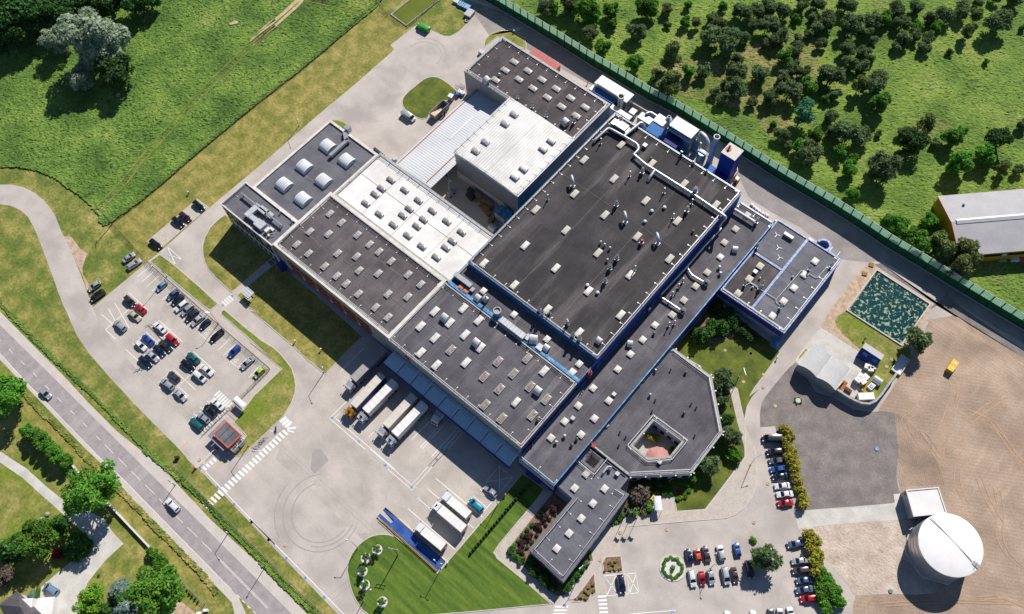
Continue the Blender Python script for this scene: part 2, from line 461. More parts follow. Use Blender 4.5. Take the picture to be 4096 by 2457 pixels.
def island(name, p, mat, kerb=True, z=.11):
    if kerb:
        q = inset(p, .22); n = len(p)
        mb = MB().add([(a[0], a[1], 0) for a in p] + [(a[0], a[1], z + .02) for a in p] + [(a[0], a[1], z + .02) for a in q] + [(a[0], a[1], 0) for a in q],
                      [(i, (i + 1) % n, n + (i + 1) % n, n + i) for i in range(n)] + [(n + i, n + (i + 1) % n, 2 * n + (i + 1) % n, 2 * n + i) for i in range(n)]
                      + [(2 * n + i, 2 * n + (i + 1) % n, 3 * n + (i + 1) % n, 3 * n + i) for i in range(n)])
        struct('kerb', mb, 'kerb_stone')
        p = inset(p, .215)
    return sheet(name, p, z, mat)


def strip(line, wd, z=0.0):
    """ribbon along a line (list of points)"""
    mb = MB(); L = []; 
    for i, p in enumerate(line):
        a = Vector(line[max(i - 1, 0)][:2]); b = Vector(line[min(i + 1, len(line) - 1)][:2]); d = (b - a).normalized()
        nn = Vector((-d.y, d.x)) * (wd[i] if isinstance(wd, list) else wd) / 2
        L.append(((p[0] + nn.x, p[1] + nn.y, z), (p[0] - nn.x, p[1] - nn.y, z)))
    for a, b in zip(L, L[1:]): mb.add([a[0], a[1], b[1], b[0]], [(0, 1, 2, 3)])
    return mb


def inside(p, x, y):
    c = False; n = len(p)
    for i in range(n):
        x1, y1 = p[i][0], p[i][1]; x2, y2 = p[(i + 1) % n][0], p[(i + 1) % n][1]
        if (y1 > y) != (y2 > y) and x < (x2 - x1) * (y - y1) / (y2 - y1) + x1: c = not c
    return c
# ------------------------------------------------------------------ ground
mb = MB(); n = 24; S = 1500
mb.poly([(-S, -S, 0), (S, -S, 0), (S, S, 0), (-S, S, 0)])
struct('ground', mb, 'verge_grass')


def tall_grass(name, poly, mat, res=.5, amp=.4, base=.15, fine=1.0, sc1=.9, tracks=()):
    """an overgrown field: one relief of tufts"""
    x0, x1 = min(p[0] for p in poly), max(p[0] for p in poly); y0, y1 = min(p[1] for p in poly), max(p[1] for p in poly)
    idx = {}; v = []; f = []; nx, ny = int((x1 - x0) / res), int((y1 - y0) / res)

    def vid(i, j):
        k = (i, j)
        if k not in idx:
            x = x0 + i * res + random.uniform(-.2, .2); y = y0 + j * res + random.uniform(-.2, .2)
            q = Vector((x * sc1, y * sc1, 3.1))
            big = mnoise.noise(Vector((x * .06, y * .06, 1)))
            h = mnoise.noise(q) * .6 + mnoise.noise(q * 2.7) * .5
            k_ = 1.0
            for t_ in tracks:
                for a, b in zip(t_, t_[1:]):
                    ab = b - a; w_ = max(0, min(1, ((x - a.x) * ab.x + (y - a.y) * ab.y) / ab.length_squared)); dd = math.hypot(x - a.x - ab.x * w_, y - a.y - ab.y * w_)
                    if dd < .75: k_ = min(k_, .1 + dd)
            spike = .55 * amp if random.random() < .05 else 0
            idx[k] = len(v); v.append((x, y, base + k_ * (max(0, amp * (h * (.75 + .6 * big) + .5)) + random.uniform(0, .22) + spike)))
        return idx[k]
    for i in range(nx):
        for j in range(ny):
            if inside(poly, x0 + (i + .5) * res, y0 + (j + .5) * res):
                f.append((vid(i, j), vid(i + 1, j), vid(i + 1, j + 1), vid(i, j + 1)))
    mb = MB(); mb.v = v; mb.f = f
    return tag(mb.build(name, mat, smooth=False), kind='stuff')


# green fence line first: it bounds the works road (top edge seen, 6.3 m high)
FH = 6.3
ftop = pts("2:60,0 350,172 590,318 830,470 1080,615 1350,780 1620,918 1880,1080 2060,1188 2473,1455 7:380,195 800,440 1060,605 1300,770 1640,970 2000,1190 2300,1370 2473,1472", FH)
fl = [Vector((p.x, p.y, 0)) for p in ftop]
d = (fl[1] - fl[0]).normalized(); fl.insert(0, fl[0] - d * 45)
d = (fl[-1] - fl[-3]).normalized(); fl.append(fl[-1] + d * 70)

# works road, yards and car parks as one paved sheet
pv = pts("4:-60,490 0,490 90,500 180,540 250,600 300,690 340,780 390,910 460,1100 520,1270 570,1400 8:600,110 690,320 800,480 980,690 1270,1000 1560,1290 1640,1375 12:1700,108 1835,228 2473,895 13:0,668 790,1484 830,1540")
pv += [Vector((-30, -90, 0)), Vector((150, -90, 0)), Vector((150, 75, 0))]
pv += [p + Vector((-.05, -.3, 0)) for p in reversed(fl)]
pv += pts("1:1840,-60 1890,0 1985,60 2025,130 1960,200 1880,280 1800,325 1740,322 1625,268 1480,235 1262,408 1300,445 950,755 640,1010 95,1484 4:1870,530 1450,905 1330,1003 835,1415 780,1270 730,1130 660,960 600,830 550,730 500,600 450,520 390,450 310,385 210,335 100,312 0,312 -60,312")
sheet('pavement', pv, .012, 'pavement')
wr = [p + Vector((-.1, -.4, 0)) for p in fl[1:]]
sheet('works_road', wr + [wr[-1] + Vector((-6, -9, 0))] + pts("11:2473,395 2240,260 1900,50 7:1690,1340 1280,1040 1180,1000 1060,1010 830,985 460,700 200,560 0,430 2:2000,1300 1500,1100 1180,900 800,760 240,440 60,330 1:2473,240 2250,272 2150,320 2040,160 1900,-20"), .016, 'worn_asphalt')
lot = pts("4:1330,1006 1420,1090 1860,1484 8:2430,625 1815,1225 1700,1100 1560,960 1370,760 1240,640 1080,450 950,290 870,150 830,60 4:838,1412")
sheet('car_park', lot, .020, 'yard_concrete')
sheet('lorry_yard', pts("9:690,672 760,585 1000,345 1060,330 2473,1300 13:2473,190 2440,225 2200,505 1770,1005 1690,1110 1420,880 1300,780 1200,762 1100,775 1020,820 9:230,1430 410,1000 560,800"), .020, 'yard_concrete')
sheet('parking_bay', pts("4:1320,822 1775,438 1880,515 1425,905"), .020, 'path_paving')

# main road
rd = pts("8:-60,165 0,225 1275,1484 12:1130,0 2473,1330 2800,1660 2640,1800 2300,1484 2160,1345 2080,1262 1100,260 960,110 8:960,1484 760,1285 560,1080 410,920 0,490 -60,430")
sheet('shoulder', pts("8:-60,40 0,105 290,400 560,670 800,930 1050,1180 1275,1360 12:1330,60 1460,170 1590,310 1900,640 2290,1000 2473,1190 2800,1520 2800,1700 2473,1345 1130,15 8:1275,1499 0,240 -60,180"), .010, 'shoulder')
sheet('road', rd, .016, 'asphalt')
sheet('shoulder', pts("8:-60,430 0,490 410,920 760,1285 960,1484 12:960,110 1100,260 2080,1262 2150,1340 2215,1484 2260,1700 2160,1700 2110,1484 2085,1380 1995,1285 1500,790 1080,320 8:940,1500 740,1310 540,1100 390,940 0,540 -60,480"), .013, 'shoulder')
e1 = pts("8:-60,420 0,482 250,755 420,925 600,1115 960,1484 12:1100,262 1500,672 2080,1262"); struct('road_marking', strip(e1, .14, .026), 'white_paint')
mbm = MB()
dash = "8:-8,350 8,368 80,443 115,475 187,548 222,583 297,655 332,692 405,768 442,805 517,880 555,917 632,992 670,1030 748,1107 786,1145 865,1223 903,1262 942,1300 1020,1382 1062,1420 1140,1500 12:1180,200 1263,280 1305,320 1390,405 1430,447 1510,528 1560,580 1643,660 1685,703 1773,788 1818,835 1906,920"
dp = pts(dash)
for a, b in zip(dp[::2], dp[1::2]): mb = strip([a, b], .13, .026); mbm.add(mb.v, mb.f)
for s in ("12:1955,965 2415,1428", "12:1948,972 2405,1436"): mb = strip(pts(s), .11, .026); mbm.add(mb.v, mb.f)
for s in ("12:2130,1310 2155,1335", "12:2178,1358 2203,1383", "12:2225,1408 2250,1432", "12:2275,1456 2300,1480"): mb = strip(pts(s), .2, .026); mbm.add(mb.v, mb.f)
struct('road_marking', mbm, 'white_paint')

# overgrown fields
F1 = pts("0:-150,-150 1:1250,-130 1190,0 1150,58 700,435 350,720 0,990 4:1815,0 1480,290 1250,480 1005,655 940,690 890,640 900,600 850,545 800,492 700,405 640,370 500,262 330,190 150,158 0,163 -150,163")
TRK = [pts(s) for s in ('0:1195,1500 1640,1000 1900,720 2200,440 2473,190', '0:1250,1500 1690,1030 1950,750 2250,460 2473,260', '4:850,545 1100,280 1330,0', '4:900,560 1150,300 1385,0', '1:500,15 620,40 780,75 1000,130')]
for i_, t_ in enumerate(TRK): struct('field_track', strip(t_, .4, .36 + .01 * i_), 'mown_grass')
tall_grass('tall_grass', F1, 'field_grass', .42, .42, .10, sc1=.95, tracks=TRK)
struct('field_track', strip(pts("1:0,375 60,315 190,215 300,120 410,20 470,-40", .6), [.5, 1.0, 1.3, 1.5, 1.6, 1.5], .62), 'sandy_track')
struct('field_track', strip(pts("1:30,410 110,330 220,240 330,140 440,40 490,-30", .6), [.4, .8, 1.1, 1.3, 1.4, 1.4], .62), 'sandy_track')
struct('field_track', strip(pts("0:2260,350 2380,240 2473,175", .6), [.4, .9, 1.2], .62), 'sandy_track')
struct('field_track', strip(pts("0:2290,395 2400,290 2473,230", .6), [.3, .7, .9], .62), 'sandy_track')
struct('bare_patch', MB().poly(rnd(pts("0:2060,208 2085,200 2110,182 2145,195 2140,212 2100,220 2065,225", .6)), .64), 'dirt')
struct('bare_patch', MB().poly(rnd(pts("0:1045,850 1065,835 1088,850 1075,875 1052,880", .5)), .62), 'dirt')
fb = [p for p in fl]
F2 = [p + Vector((.1, .35, 0)) for p in fb] + [Vector((165, 90, 0)), Vector((165, 420, 0)), Vector((-120, 420, 0))]
F2 = [Vector((min(p.x, 95), min(p.y, 318), 0)) for p in F2]
tall_grass('meadow_grass', F2, 'meadow_grass', .5, .34, .10, sc1=.9)
tall_grass('dry_scrub', rnd(pts('2:1330,600 1600,500 1900,560 2150,500 2300,380 3:200,330 480,280 640,360 600,520 640,700 470,860 330,1000 420,1150 300,1290 120,1180 40,1000 2:2100,980 1800,900 1600,860 1400,740', .2), 2), 'scrub', .5, .32, .16, sc1=.9)
# mown strips and lawns
sheet('mown_strip', pts("1:1155,62 700,440 350,725 0,992 4:1815,4 1480,295 1250,485 1008,660 1330,1000 1450,905 1870,530 2342,135 1:640,1010 950,755 1300,445 1262,408 1480,235 1410,250 1250,130"), .006, 'dry_lawn')
island('lawn', pts("4:2025,580 1950,635 1885,705 1840,790 1822,860 1822,930 1838,1010 1870,1075 1930,1145 1985,1195 2083,1285 2240,1150 2473,955 5:150,840 4:2200,700"), 'dry_lawn')
island('lawn', pts("4:2130,1308 2265,1192 2473,1020 5:170,965 600,1300 9:1030,345 995,345 752,592 678,672 520,545 390,422 130,200 0,95 8:2330,115 2215,60"), 'dry_lawn')
island('lawn', pts("4:1345,1006 1440,938 1580,1042 1790,1225 1965,1386 1885,1450 1780,1365 1500,1130"), 'mown_grass')
island('lawn', pts("8:1985,128 1990,105 2015,82 2200,240 2473,468 9:0,283 120,370 230,440 280,490 340,565 380,620 405,700 415,780 405,850 375,930 335,1000 310,1040 220,1130 0,1338 8:2245,1350 2180,1400 2130,1412 2085,1398 2215,1222 2100,1105 2290,852 9:60,838 282,622 0,385 8:2473,548 2240,350"), 'mown_grass')
island('lawn', pts("1:1367,925 1372,890 1395,855 1440,810 1500,762 1560,715 1600,697 1640,690 1690,695 1730,715 1800,762 1870,830 1770,915 1740,905 1612,1035 1600,1065 1550,1075 1500,1060 1440,1020 1400,995 1375,960"), 'lawn')
island('lawn', pts("1:2108,425 2106,385 2120,350 2150,318 2190,292 2250,275 2310,275 2380,283 2473,312 2:60,270 120,285 180,315 225,360 240,400 232,450 -20,330"), 'mown_grass')
island('lawn', pts("1:740,1085 790,1085 840,1105 880,1135 905,1160 870,1180 760,1120"), 'mown_grass', False)
island('lawn', pts("13:870,1090 885,1005 910,945 940,900 980,855 1020,822 1060,795 1100,778 1150,766 1200,763 1250,768 1310,785 1420,868 1690,1113 1768,1018 2210,505 2440,225 14:205,222 300,280 400,362 330,460 160,660 0,850 13:2195,930 14:0,985 100,1075 465,1394 0,1441 13:2000,1465 1560,1500 1080,1500 1010,1450 955,1370 920,1300 893,1210"), 'striped_lawn')
island('planting_bed', pts("14:485,385 300,600 160,770 55,915 200,1048 350,1190 505,1318 592,1310 660,1220 730,1150 835,1000 822,930 780,940 600,1100 350,900 620,500"), 'mulch', False, .05)
island('planting_bed', pts("14:640,1380 740,1250 850,1105 858,1200 868,1300 815,1320 805,1355 780,1370"), 'mulch')
island('planting_bed', pts("14:950,965 1090,958 1108,1103 935,1115 917,1022"), 'mulch')
island('lawn', pts("10:1540,450 1740,230 1900,20 11:-60,190 190,375 283,472 130,690 60,780 0,868 10:2330,800 2270,880 2225,960 2205,1060 2205,1410 14:2200,80 2020,320 1847,546 1588,563 1553,405 1500,300 1700,150 10:1960,1200 1800,600"), 'lawn')
island('planting_bed', pts("10:1700,280 1850,120 1920,160 2120,320 2060,360 1960,390 1860,385 1740,350"), 'mulch', False, .13)
sheet('footpath', pts("10:2065,805 2100,775 2138,800 2165,930 2200,1080 2204,1410 2190,1300 2130,1090"), .14, 'path_paving')
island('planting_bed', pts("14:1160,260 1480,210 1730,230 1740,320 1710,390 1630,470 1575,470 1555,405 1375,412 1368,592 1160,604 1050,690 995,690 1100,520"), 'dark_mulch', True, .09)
sheet('forecourt', pts("14:1372,412 1552,405 1590,564 1370,600"), .03, 'path_paving')
island('footway', pts("14:1847,546 2202,75 10:2206,1140 14:2300,20 2312,230 2300,330 2270,430 2200,530 2120,590 2040,622 1900,635 1610,657 1365,680 1160,696 1240,600 1372,600 1590,565"), 'path_paving', True, .1)
sheet('footway', pts("14:825,945 860,940 880,1105 870,1300 950,1300 935,1120 918,1022 950,965 1090,958 1085,850 1165,700 1000,690 900,830"), .026, 'path_paving')
sheet('footpath', pts("14:400,365 482,380 60,915 205,1050 500,1335 480,1400 -30,985 13:2195,930 2473,588 14:0,848"), .128, 'path_paving')
sheet('footpath', pts("4:1885,1450 1965,1386 1995,1420 8:1985,128 2473,545 9:0,383 283,622 60,832 -5,925 8:2290,850 2210,970 2240,985 2110,1100 2000,1050 2080,980 2430,630"), .03, 'path_paving')
sheet('footpath', pts("4:2083,1285 2240,1150 2473,955 2473,1012 2265,1192 2132,1308"), .03, 'path_paving')
# gravel, sand and ploughed land to the right
G = pts("11:425,558 360,610 290,690 200,800 140,880 115,930 98,1010 100,1145 235,1135 250,1200 470,1600 15:400,555 1312,485 1298,405 1355,400 1340,330 1325,240 1340,0 11:1310,1015 1200,1000 1080,1010 940,985 760,880 600,830")
sheet('gravel_lot', G, .034, 'gravel')
sheet('sand_lot', pts("15:405,590 440,712 490,790 600,900 700,1000 800,1120 900,1240 950,1318 1270,1300 1500,1310 1700,1290 1750,1000 1500,640 1345,630 1000,660"), .036, 'sand')
sheet('concrete_slab', pts("15:405,562 1000,520 1312,483 1298,405 1358,400 1400,480 1440,620 1348,636 900,665 440,714"), .044, 'concrete_slab')
PL = pts("15:1340,0 1328,240 1355,335 1340,600 700,850 960,1310 935,1400 940,1600 2700,1600 2700,300 11:2700,500 2473,520 2240,390 2000,235 1850,130 1800,150 1600,180 1640,240 1500,450 1370,640 1270,830 1180,960 1160,1000 1305,1018")
sheet('ploughed_field', PL, .028, 'plough')
sheet('ploughed_field', pts("11:1310,1020 1400,1060 1520,1180 1640,1290 1720,1484 15:1700,120 1760,320 1355,335 1328,240 1340,0"), .040, 'plough_straight')
sheet('bare_strip', pts("11:1650,20 1850,130 2000,235 2240,390 2473,520 2700,660 2700,560 2473,455 2200,270 1900,60 1780,-60 7:1560,1484 1690,1400 1280,1080 1180,1020 1120,1030"), .032, 'gravel')
PB = pts("7:1120,1015 1060,1040 980,1110 760,1400 700,1484 11:650,225 655,245 980,470 1020,440 1060,380 1240,480 1190,560 1160,640 950,890 1010,930 1100,930 1160,900 1250,780 1340,650 1440,560 1410,450 1600,180 1640,60 7:1640,1380 1150,1060")
sheet('pond_bank', PB, .048, 'dirt')
island('lawn', pts("11:770,190 800,150 870,100 900,110 1370,410 1440,420 1460,520 1450,550 1330,700 1260,770 1180,880 1100,925 1010,925 945,885 1110,640 1170,560 1000,450 870,330 790,240"), 'mown_grass', False, .06)
sheet('storage_yard', pts("11:650,248 990,468 1040,400 1230,490 1170,570 1110,640 945,885 800,800 440,575 415,545 560,335"), .052, 'concrete_slab')
island('lawn', pts("11:440,550 445,510 500,440 525,438 530,455"), 'dry_lawn', True)
sheet('ploughed_field', rnd(pts("11:1850,135 2000,238 2240,392 2473,522 2700,690 2700,1000 2473,900 2200,760 1950,600 1700,480 1560,420 1600,200 1680,175"), 1), .037, 'plough_edge')
TZ = 0
for s, wd in (("11:1820,720 1850,850 1780,1050 1700,1250 15:1690,60 1790,180", .5), ("11:1900,720 1860,900 1760,1200 1720,1400 15:1760,110", .45), ("11:2300,860 2000,1080 1850,1300 15:1740,20", .5), ("11:1980,985 2180,1090 2330,1300 2473,1480", .5), ("11:2040,1060 2250,1200 2400,1420 15:2473,200", .4), ("15:1930,40 1880,180 1880,330 1940,460", .5), ("15:2060,240 2130,420 2250,640", .4), ("15:2230,360 2260,560 2250,760 2300,900 2400,1020 2560,1120", .45), ("15:2080,1340 2250,1330 2330,1360 2473,1420", .6), ("15:1200,1400 1700,1370 2100,1375 2350,1385", .35), ("11:1600,850 1500,1000 1400,1100 1500,1300", .4), ("11:1560,1180 1620,1260 15:1700,40", .5)):
    L = pts(s); Q = []
    for i in range(len(L) - 1):
        a, b = L[max(i - 1, 0)], L[min(i + 2, len(L) - 1)]
        for k in range(6):
            t = k / 6; p0, p1 = L[i], L[i + 1]; m0, m1 = (p1 - a) / 2, (b - p0) / 2
            Q.append(p0 * (2 * t ** 3 - 3 * t * t + 1) + m0 * (t ** 3 - 2 * t * t + t) + p1 * (-2 * t ** 3 + 3 * t * t) + m1 * (t ** 3 - t * t))
    Q.append(L[-1])
    for off in (-.85, .85):
        struct('wheel_track', strip([p + Vector((off, off * .3, 0)) for p in Q], [wd * random.uniform(.5, 1.1) for _ in Q], .045 + .0021 * TZ), 'track_soil'); TZ += 1
# verge outside the lot
sheet('dirt', pts("4:575,780 620,775 650,790 720,890 790,930 770,970 740,1060 750,1130 800,1210 800,1300 740,1130 660,960 610,850"), .008, 'dirt')
for s, mt, z in (("13:850,1490 640,1276 200,830 0,630 12:2473,858 1860,215 1855,200", 'white_paint', .03),):
    struct('yard_marking', strip(pts(s), .22, z), mt)
# lower-left garden
sheet('garden_lawn', pts("8:-80,560 40,580 200,850 160,960 300,1130 640,1484 12:700,190 960,470 1240,770 1580,1100 1840,1390 1780,1500 -80,1600 -80,100"), .020, 'mown_grass')
sheet('garden_path', pts("12:-60,20 10,25 130,105 240,175 410,330 590,475 690,540 780,545 950,640 1000,730 1110,850 940,1010 860,1110 790,1200 760,1270 690,1320 740,1500 330,1600 360,1330 370,1240 520,1110 640,1010 790,970 845,890 850,850 770,770 620,630 540,560 370,410 200,255 0,120 -60,90"), .030, 'concrete_slab')
sheet('sand_pit', pts("12:1400,1430 1590,1330 1700,1430 1790,1500 1300,1600"), .030, 'dirt')
sheet('dry_verge', pts("8:160,960 210,890 430,1080 620,1290 800,1484 12:830,150 1050,380 1350,690 1700,1050 1960,1350 1840,1390 1580,1090 1240,765 960,465 660,160 8:560,1400 280,1110"), .016, 'dry_lawn')
for s, wd, amp in (("8:-60,-30 0,30 150,190 380,430 560,600 690,720 830,850 1020,1040 1200,1230 1480,1500", 1.1, .32), ("12:1300,0 1480,150 1700,330 1860,480 2000,640 2240,890 2473,1120 2700,1350", 1.5, .4), ("13:0,905 200,1110 420,1330 700,1560", 1.4, .4),
                   ("8:180,800 330,970 560,1190 800,1450 12:830,130 1000,260", 1.2, .35), ("12:1060,350 1200,490 1440,740 1640,930 1850,1160 1950,1300", 1.6, .4)):
    L = pts(s); mb = strip(L, wd); n = len(mb.v) // 4
    poly = [mb.v[0]] + [mb.v[4 * i + 3] for i in range(n)] + [mb.v[4 * i + 2] for i in range(n - 1, -1, -1)] + [mb.v[1]]
    tall_grass('ditch_weeds', poly, 'field_grass' if wd < 1.55 and wd != 1.2 else 'verge_grass', .3, amp, .03)

# ------------------------------------------------------------------ painted markings
WM = MB()


def line(s, wd=.19, z=.032):
    L = pts(s); mb = strip(L, wd, z); WM.add(mb.v, mb.f)


def zebra(a, b, n, wd, z=.034):
    """n stripes between two lines a (2 pts) and b (2 pts)"""
    A, B = pts(a), pts(b)
    for i in range(n):
        t0, t1 = (i + .22) / n, (i + .78) / n
        WM.poly([A[0].lerp(A[1], t0), B[0].lerp(B[1], t0), B[0].lerp(B[1], t1), A[0].lerp(A[1], t1)], z)


for s in ("4:1338,1058 1230,1145", "4:1378,1100 1275,1187", "4:1430,1135 1320,1228", "4:1475,1180 1366,1270", "4:1523,1213 1413,1310", "4:1570,1250 1460,1350", "4:1610,1300 1505,1393",
          "8:1690,0 1553,85", "8:1745,40 1600,130", "8:1795,85 1650,172", "8:1845,125 1697,213", "8:1897,195 1742,255", "8:2020,305 1912,408", "8:2070,350 1960,453", "8:2118,400 2010,498", "8:2170,440 2065,540", "8:2290,545 2182,655", "8:2340,590 2235,700",
          "8:1825,265 1792,300 1862,362 1950,280", "8:2098,505 2062,545 2135,608 2220,530",
          "8:950,268 1240,15", "8:950,268 1040,355", "8:1155,-70 1335,98", "8:1095,-20 1280,140", "8:1032,28 1160,250", "8:975,80 1100,305", "8:915,130 1010,215", "8:1430,185 1640,377", "8:1365,230 1580,430", "8:1312,288 1520,480", "8:1255,340 1463,535", "8:1195,393 1403,590", "8:1133,447 1343,642", "8:1235,532 1545,265",
          "8:1740,465 1935,645", "8:1680,520 1880,700", "8:1625,575 1820,755", "8:1562,628 1760,812", "8:1500,680 1700,868", "8:1445,735 1640,920", "8:1545,835 1830,555",
          "8:1862,908 2020,1060", "8:1803,965 1960,1110", "8:1742,1022 1885,1160"): line(s)
zebra("8:1970,810 2095,935", "8:1920,855 2045,985", 7, 0)
zebra("8:2050,965 1795,1190", "8:2065,985 1820,1215", 11, 0)
zebra("4:2065,1305 1988,1372", "4:2108,1345 2030,1410", 4, 0)
zebra("12:1960,40 1810,175", "12:1990,75 1840,200", 5, 0)
zebra("9:310,1160 -430,1850", "9:352,1200 -380,1895", 24, 0)
for s in ("9:262,1090 318,1045 9:333,1062 278,1108", "9:283,1115 338,1065 355,1085 300,1135", "9:307,1138 362,1085 382,1103 330,1160"): WM.poly(pts(s), .034)
for s in ("9:325,1150 413,1142 415,1158 330,1168", "9:340,1168 400,1185 390,1195 335,1180"): WM.poly(pts(s), .034)
for s in ("4:1452,922 1505,872 1635,985 1580,1033 1452,922 1635,985", "4:1505,872 1580,1033",
          "9:180,1178 275,1188 112,1355 5,1352",
          "9:1025,430 812,645", "9:1175,555 975,775", "9:715,1065 945,840", "9:715,1065 1240,1520", "9:762,1060 1300,1520", "9:762,1060 805,1020",
          "9:1345,785 988,1160", "9:985,1155 995,1165", "9:1070,1232 1110,1190", "9:1155,1308 1200,1262", "9:1600,992 1240,1380", "9:1235,1375 1248,1385", "9:1620,1090 1455,1255", "9:1450,1250 1462,1262", "9:1770,1055 1535,1325", "9:1530,1320 1542,1332", "9:1790,1070 1550,1340", "9:1875,1140 1635,1408", "9:1630,1403 1642,1415", "9:1895,1165 1600,1500", "9:1918,1188 1640,1500",
          "13:1030,0 1455,365 1780,0", "13:1080,0 1453,320 1740,0",
          "13:1670,262 2090,612", "13:1662,272 1678,258", "13:1590,350 2010,710", "13:1585,358 1600,345", "13:1508,440 1928,805", "13:1502,450 1518,434", "13:1425,538 1845,905", "13:1418,543 1434,530", "13:1342,625 1765,1003", "13:2010,425 2130,525", "13:2005,432 2018,418", "13:2067,360 2190,462",
          "13:2070,600 2360,255 2243,152 2120,297 2243,395 2243,152", "13:2120,297 2360,255",
          "1:1385,992 1335,1035 1450,1112 1500,1065 1400,992", "12:1858,72 1940,0", "12:1755,165 1840,95",
          "14:935,1140 1220,1115 1250,1292 960,1320 935,1140 1062,1305", "14:1045,1132 1062,1308 1142,1120 1165,1300", "14:1045,1132 960,1318", "14:1142,1120 1250,1292", "14:1225,1116 1165,1300",
          "14:1160,1484 1582,1448", "7:720,915 752,872", "7:790,955 820,915"): line(s, .2)
zebra("14:500,1400 470,1500", "14:620,1400 580,1500", 3, 0)
zebra("14:877,1310 900,1520", "14:955,1305 978,1520", 6, 0)
struct('yard_marking', WM, 'white_paint')
WM = MB()
zebra("4:2325,165 2385,215", "4:2318,178 2378,225", 5, 0)
zebra("4:2215,1418 2140,1495", "4:2225,1425 2150,1500", 6, 0)
zebra("8:1605,1345 1690,1268", "8:1612,1352 1698,1275", 5, 0)
zebra("12:1945,162 2030,88", "12:1953,172 2037,97", 5, 0)
struct('speed_bump_marking', WM, 'orange_paint')
WM = MB()
for s in ("13:14,657", "13:168,815", "13:328,983", "13:497,1155", "13:667,1333", "12:1800,175", "12:1953,338", "12:2107,495", "12:2262,657", "12:2416,815", "9:735,1063", "9:978,1273", "13:1220,143", "13:1453,345", "13:1678,90", "4:2088,1315", "4:2002,1398", "14:1550,1472", "14:585,1408"):
    c = pts(s)[0]; WM.lathe([(.42, 0), (.42, .004)], (c.x, c.y, .036), 14)
struct('blue_marker', WM, 'cap_bright_blue')
# wheelchair symbols
WM = MB()
for s in ("8:1855,307", "8:2122,550"):
    c = pts(s)[0]; u = Vector((.45, .89, 0)).normalized(); v = Vector((u.y, -u.x, 0)); k = .95

    def W(a, b): return c + v * a * k + u * b * k
    WM.add([(*p.xy, .04) for p in [W(.16 * math.cos(t) - .1, .16 * math.sin(t) + .82) for t in [i * .7 for i in range(9)]]], [tuple(range(9))])
    for L in ([W(-.1, .62), W(-.05, .1), W(.38, .1), W(.55, -.42), W(.72, -.36)], [W(-.08, .38), W(.3, .38)],
              [W(-.18 + .42 * math.cos(t), -.12 + .42 * math.sin(t)) for t in [2.0 + i * .42 for i in range(11)]]):
        q = strip(L, .14, .04); WM.add(q.v, q.f)
struct('wheelchair_marking', WM, 'white_paint')
# tyre rings left by turning lorries
c = pts("13:645,565")[0]
for rr, a0, a1 in ((10.9, 2.4, 6.6), (8.4, 2.6, 6.4), (13.2, 3.2, 4.4), (9.6, 5.2, 6.6)):
    L = [c + Vector((math.cos(a0 + (a1 - a0) * i / 50) * rr, math.sin(a0 + (a1 - a0) * i / 50) * rr, 0)) for i in range(51)]
    struct('tyre_mark', strip(L, .28, .028), 'tyre_dark')
c = pts("1:1560,500")[0]
for rr, a0, a1 in ((6.5, 0, 3.2), (8.2, .3, 2.6)):
    L = [c + Vector((math.cos(a0 + (a1 - a0) * i / 40) * rr, math.sin(a0 + (a1 - a0) * i / 40) * rr, 0)) for i in range(41)]
    struct('tyre_mark', strip(L, .25, .028), 'tyre_dark')
sheet('paving_patch', pts("13:560,30 590,0 640,0 710,100 580,225 545,180"), .0245, 'tyre_dark')
for s in ("13:320,862", "8:1795,1440", "14:1080,752", "14:1500,723", "14:900,997", "10:2025,455", "10:2252,482", "10:2190,738", "11:15,483", "11:128,788", "11:130,672", "11:235,955", "11:1237,602", "11:1282,540", "15:43,660", "15:170,312"):
    c = pts(s)[0]; struct('manhole_cover', MB().lathe([(.5, 0), (.5, .05)], (c.x, c.y, .1), 14), 'dirt')
# ponds
struct('pond', MB().poly(pts("1:1280,130 1425,10 1480,-60 1760,-90 1690,0 1410,218"), .09), 'water_green')
struct('pond', MB().poly(pts("7:1155,1080 1628,1385 11:1372,405 880,85 7:930,1400"), .09), 'water_dark')
# ------------------------------------------------------------------ buildings
def rect(x0, x1, y0, y1): return [Vector((x0, y0, 0)), Vector((x1, y0, 0)), Vector((x1, y1, 0)), Vector((x0, y1, 0))]


def ring(outer, inner, z0, z1, out=None):
    """closed band between two outlines: outer skirt z0..z1, flat top, inner skirt"""
    n = len(outer); mb = MB(); v = []
    for p, z in ((outer, z0), (outer, z1), (inner, z1), (inner, z0)): v += [(a[0], a[1], z) for a in p]
    return mb.add(v, [(k * n + i, k * n + (i + 1) % n, (k + 1) * n + (i + 1) % n, (k + 1) * n + i) for k in range(3) for i in range(n)])


def rails(p, z, sides=None, off=.6, step=4.0, h=1.05, r=.045):
    """guard rail set back from a roof edge; posts with counterweight feet"""
    mb = MB(); q = inset(p, off); n = len(q)
    for i in range(n):
        if sides is not None and i not in sides: continue
        a, b = q[i], q[(i + 1) % n]; L = (b - a).length; k = max(1, int(L / step))
        for hh in (h, h * .55): mb.bar((a.x, a.y, z + hh), (b.x, b.y, z + hh), r * 2)
        d = (b - a).normalized(); nn = Vector((-d.y, d.x, 0))
        for j in range(k + 1):
            c = a.lerp(b, j / k)
            mb.bar((c.x, c.y, z), (c.x, c.y, z + h), r * 2)
            e = c + nn * 1.3
            mb.bar((c.x, c.y, z + .12), (e.x, e.y, z + .12), .1); mb.lathe([(.22, 0), (.22, .16)], (e.x, e.y, z), 8)
    return mb


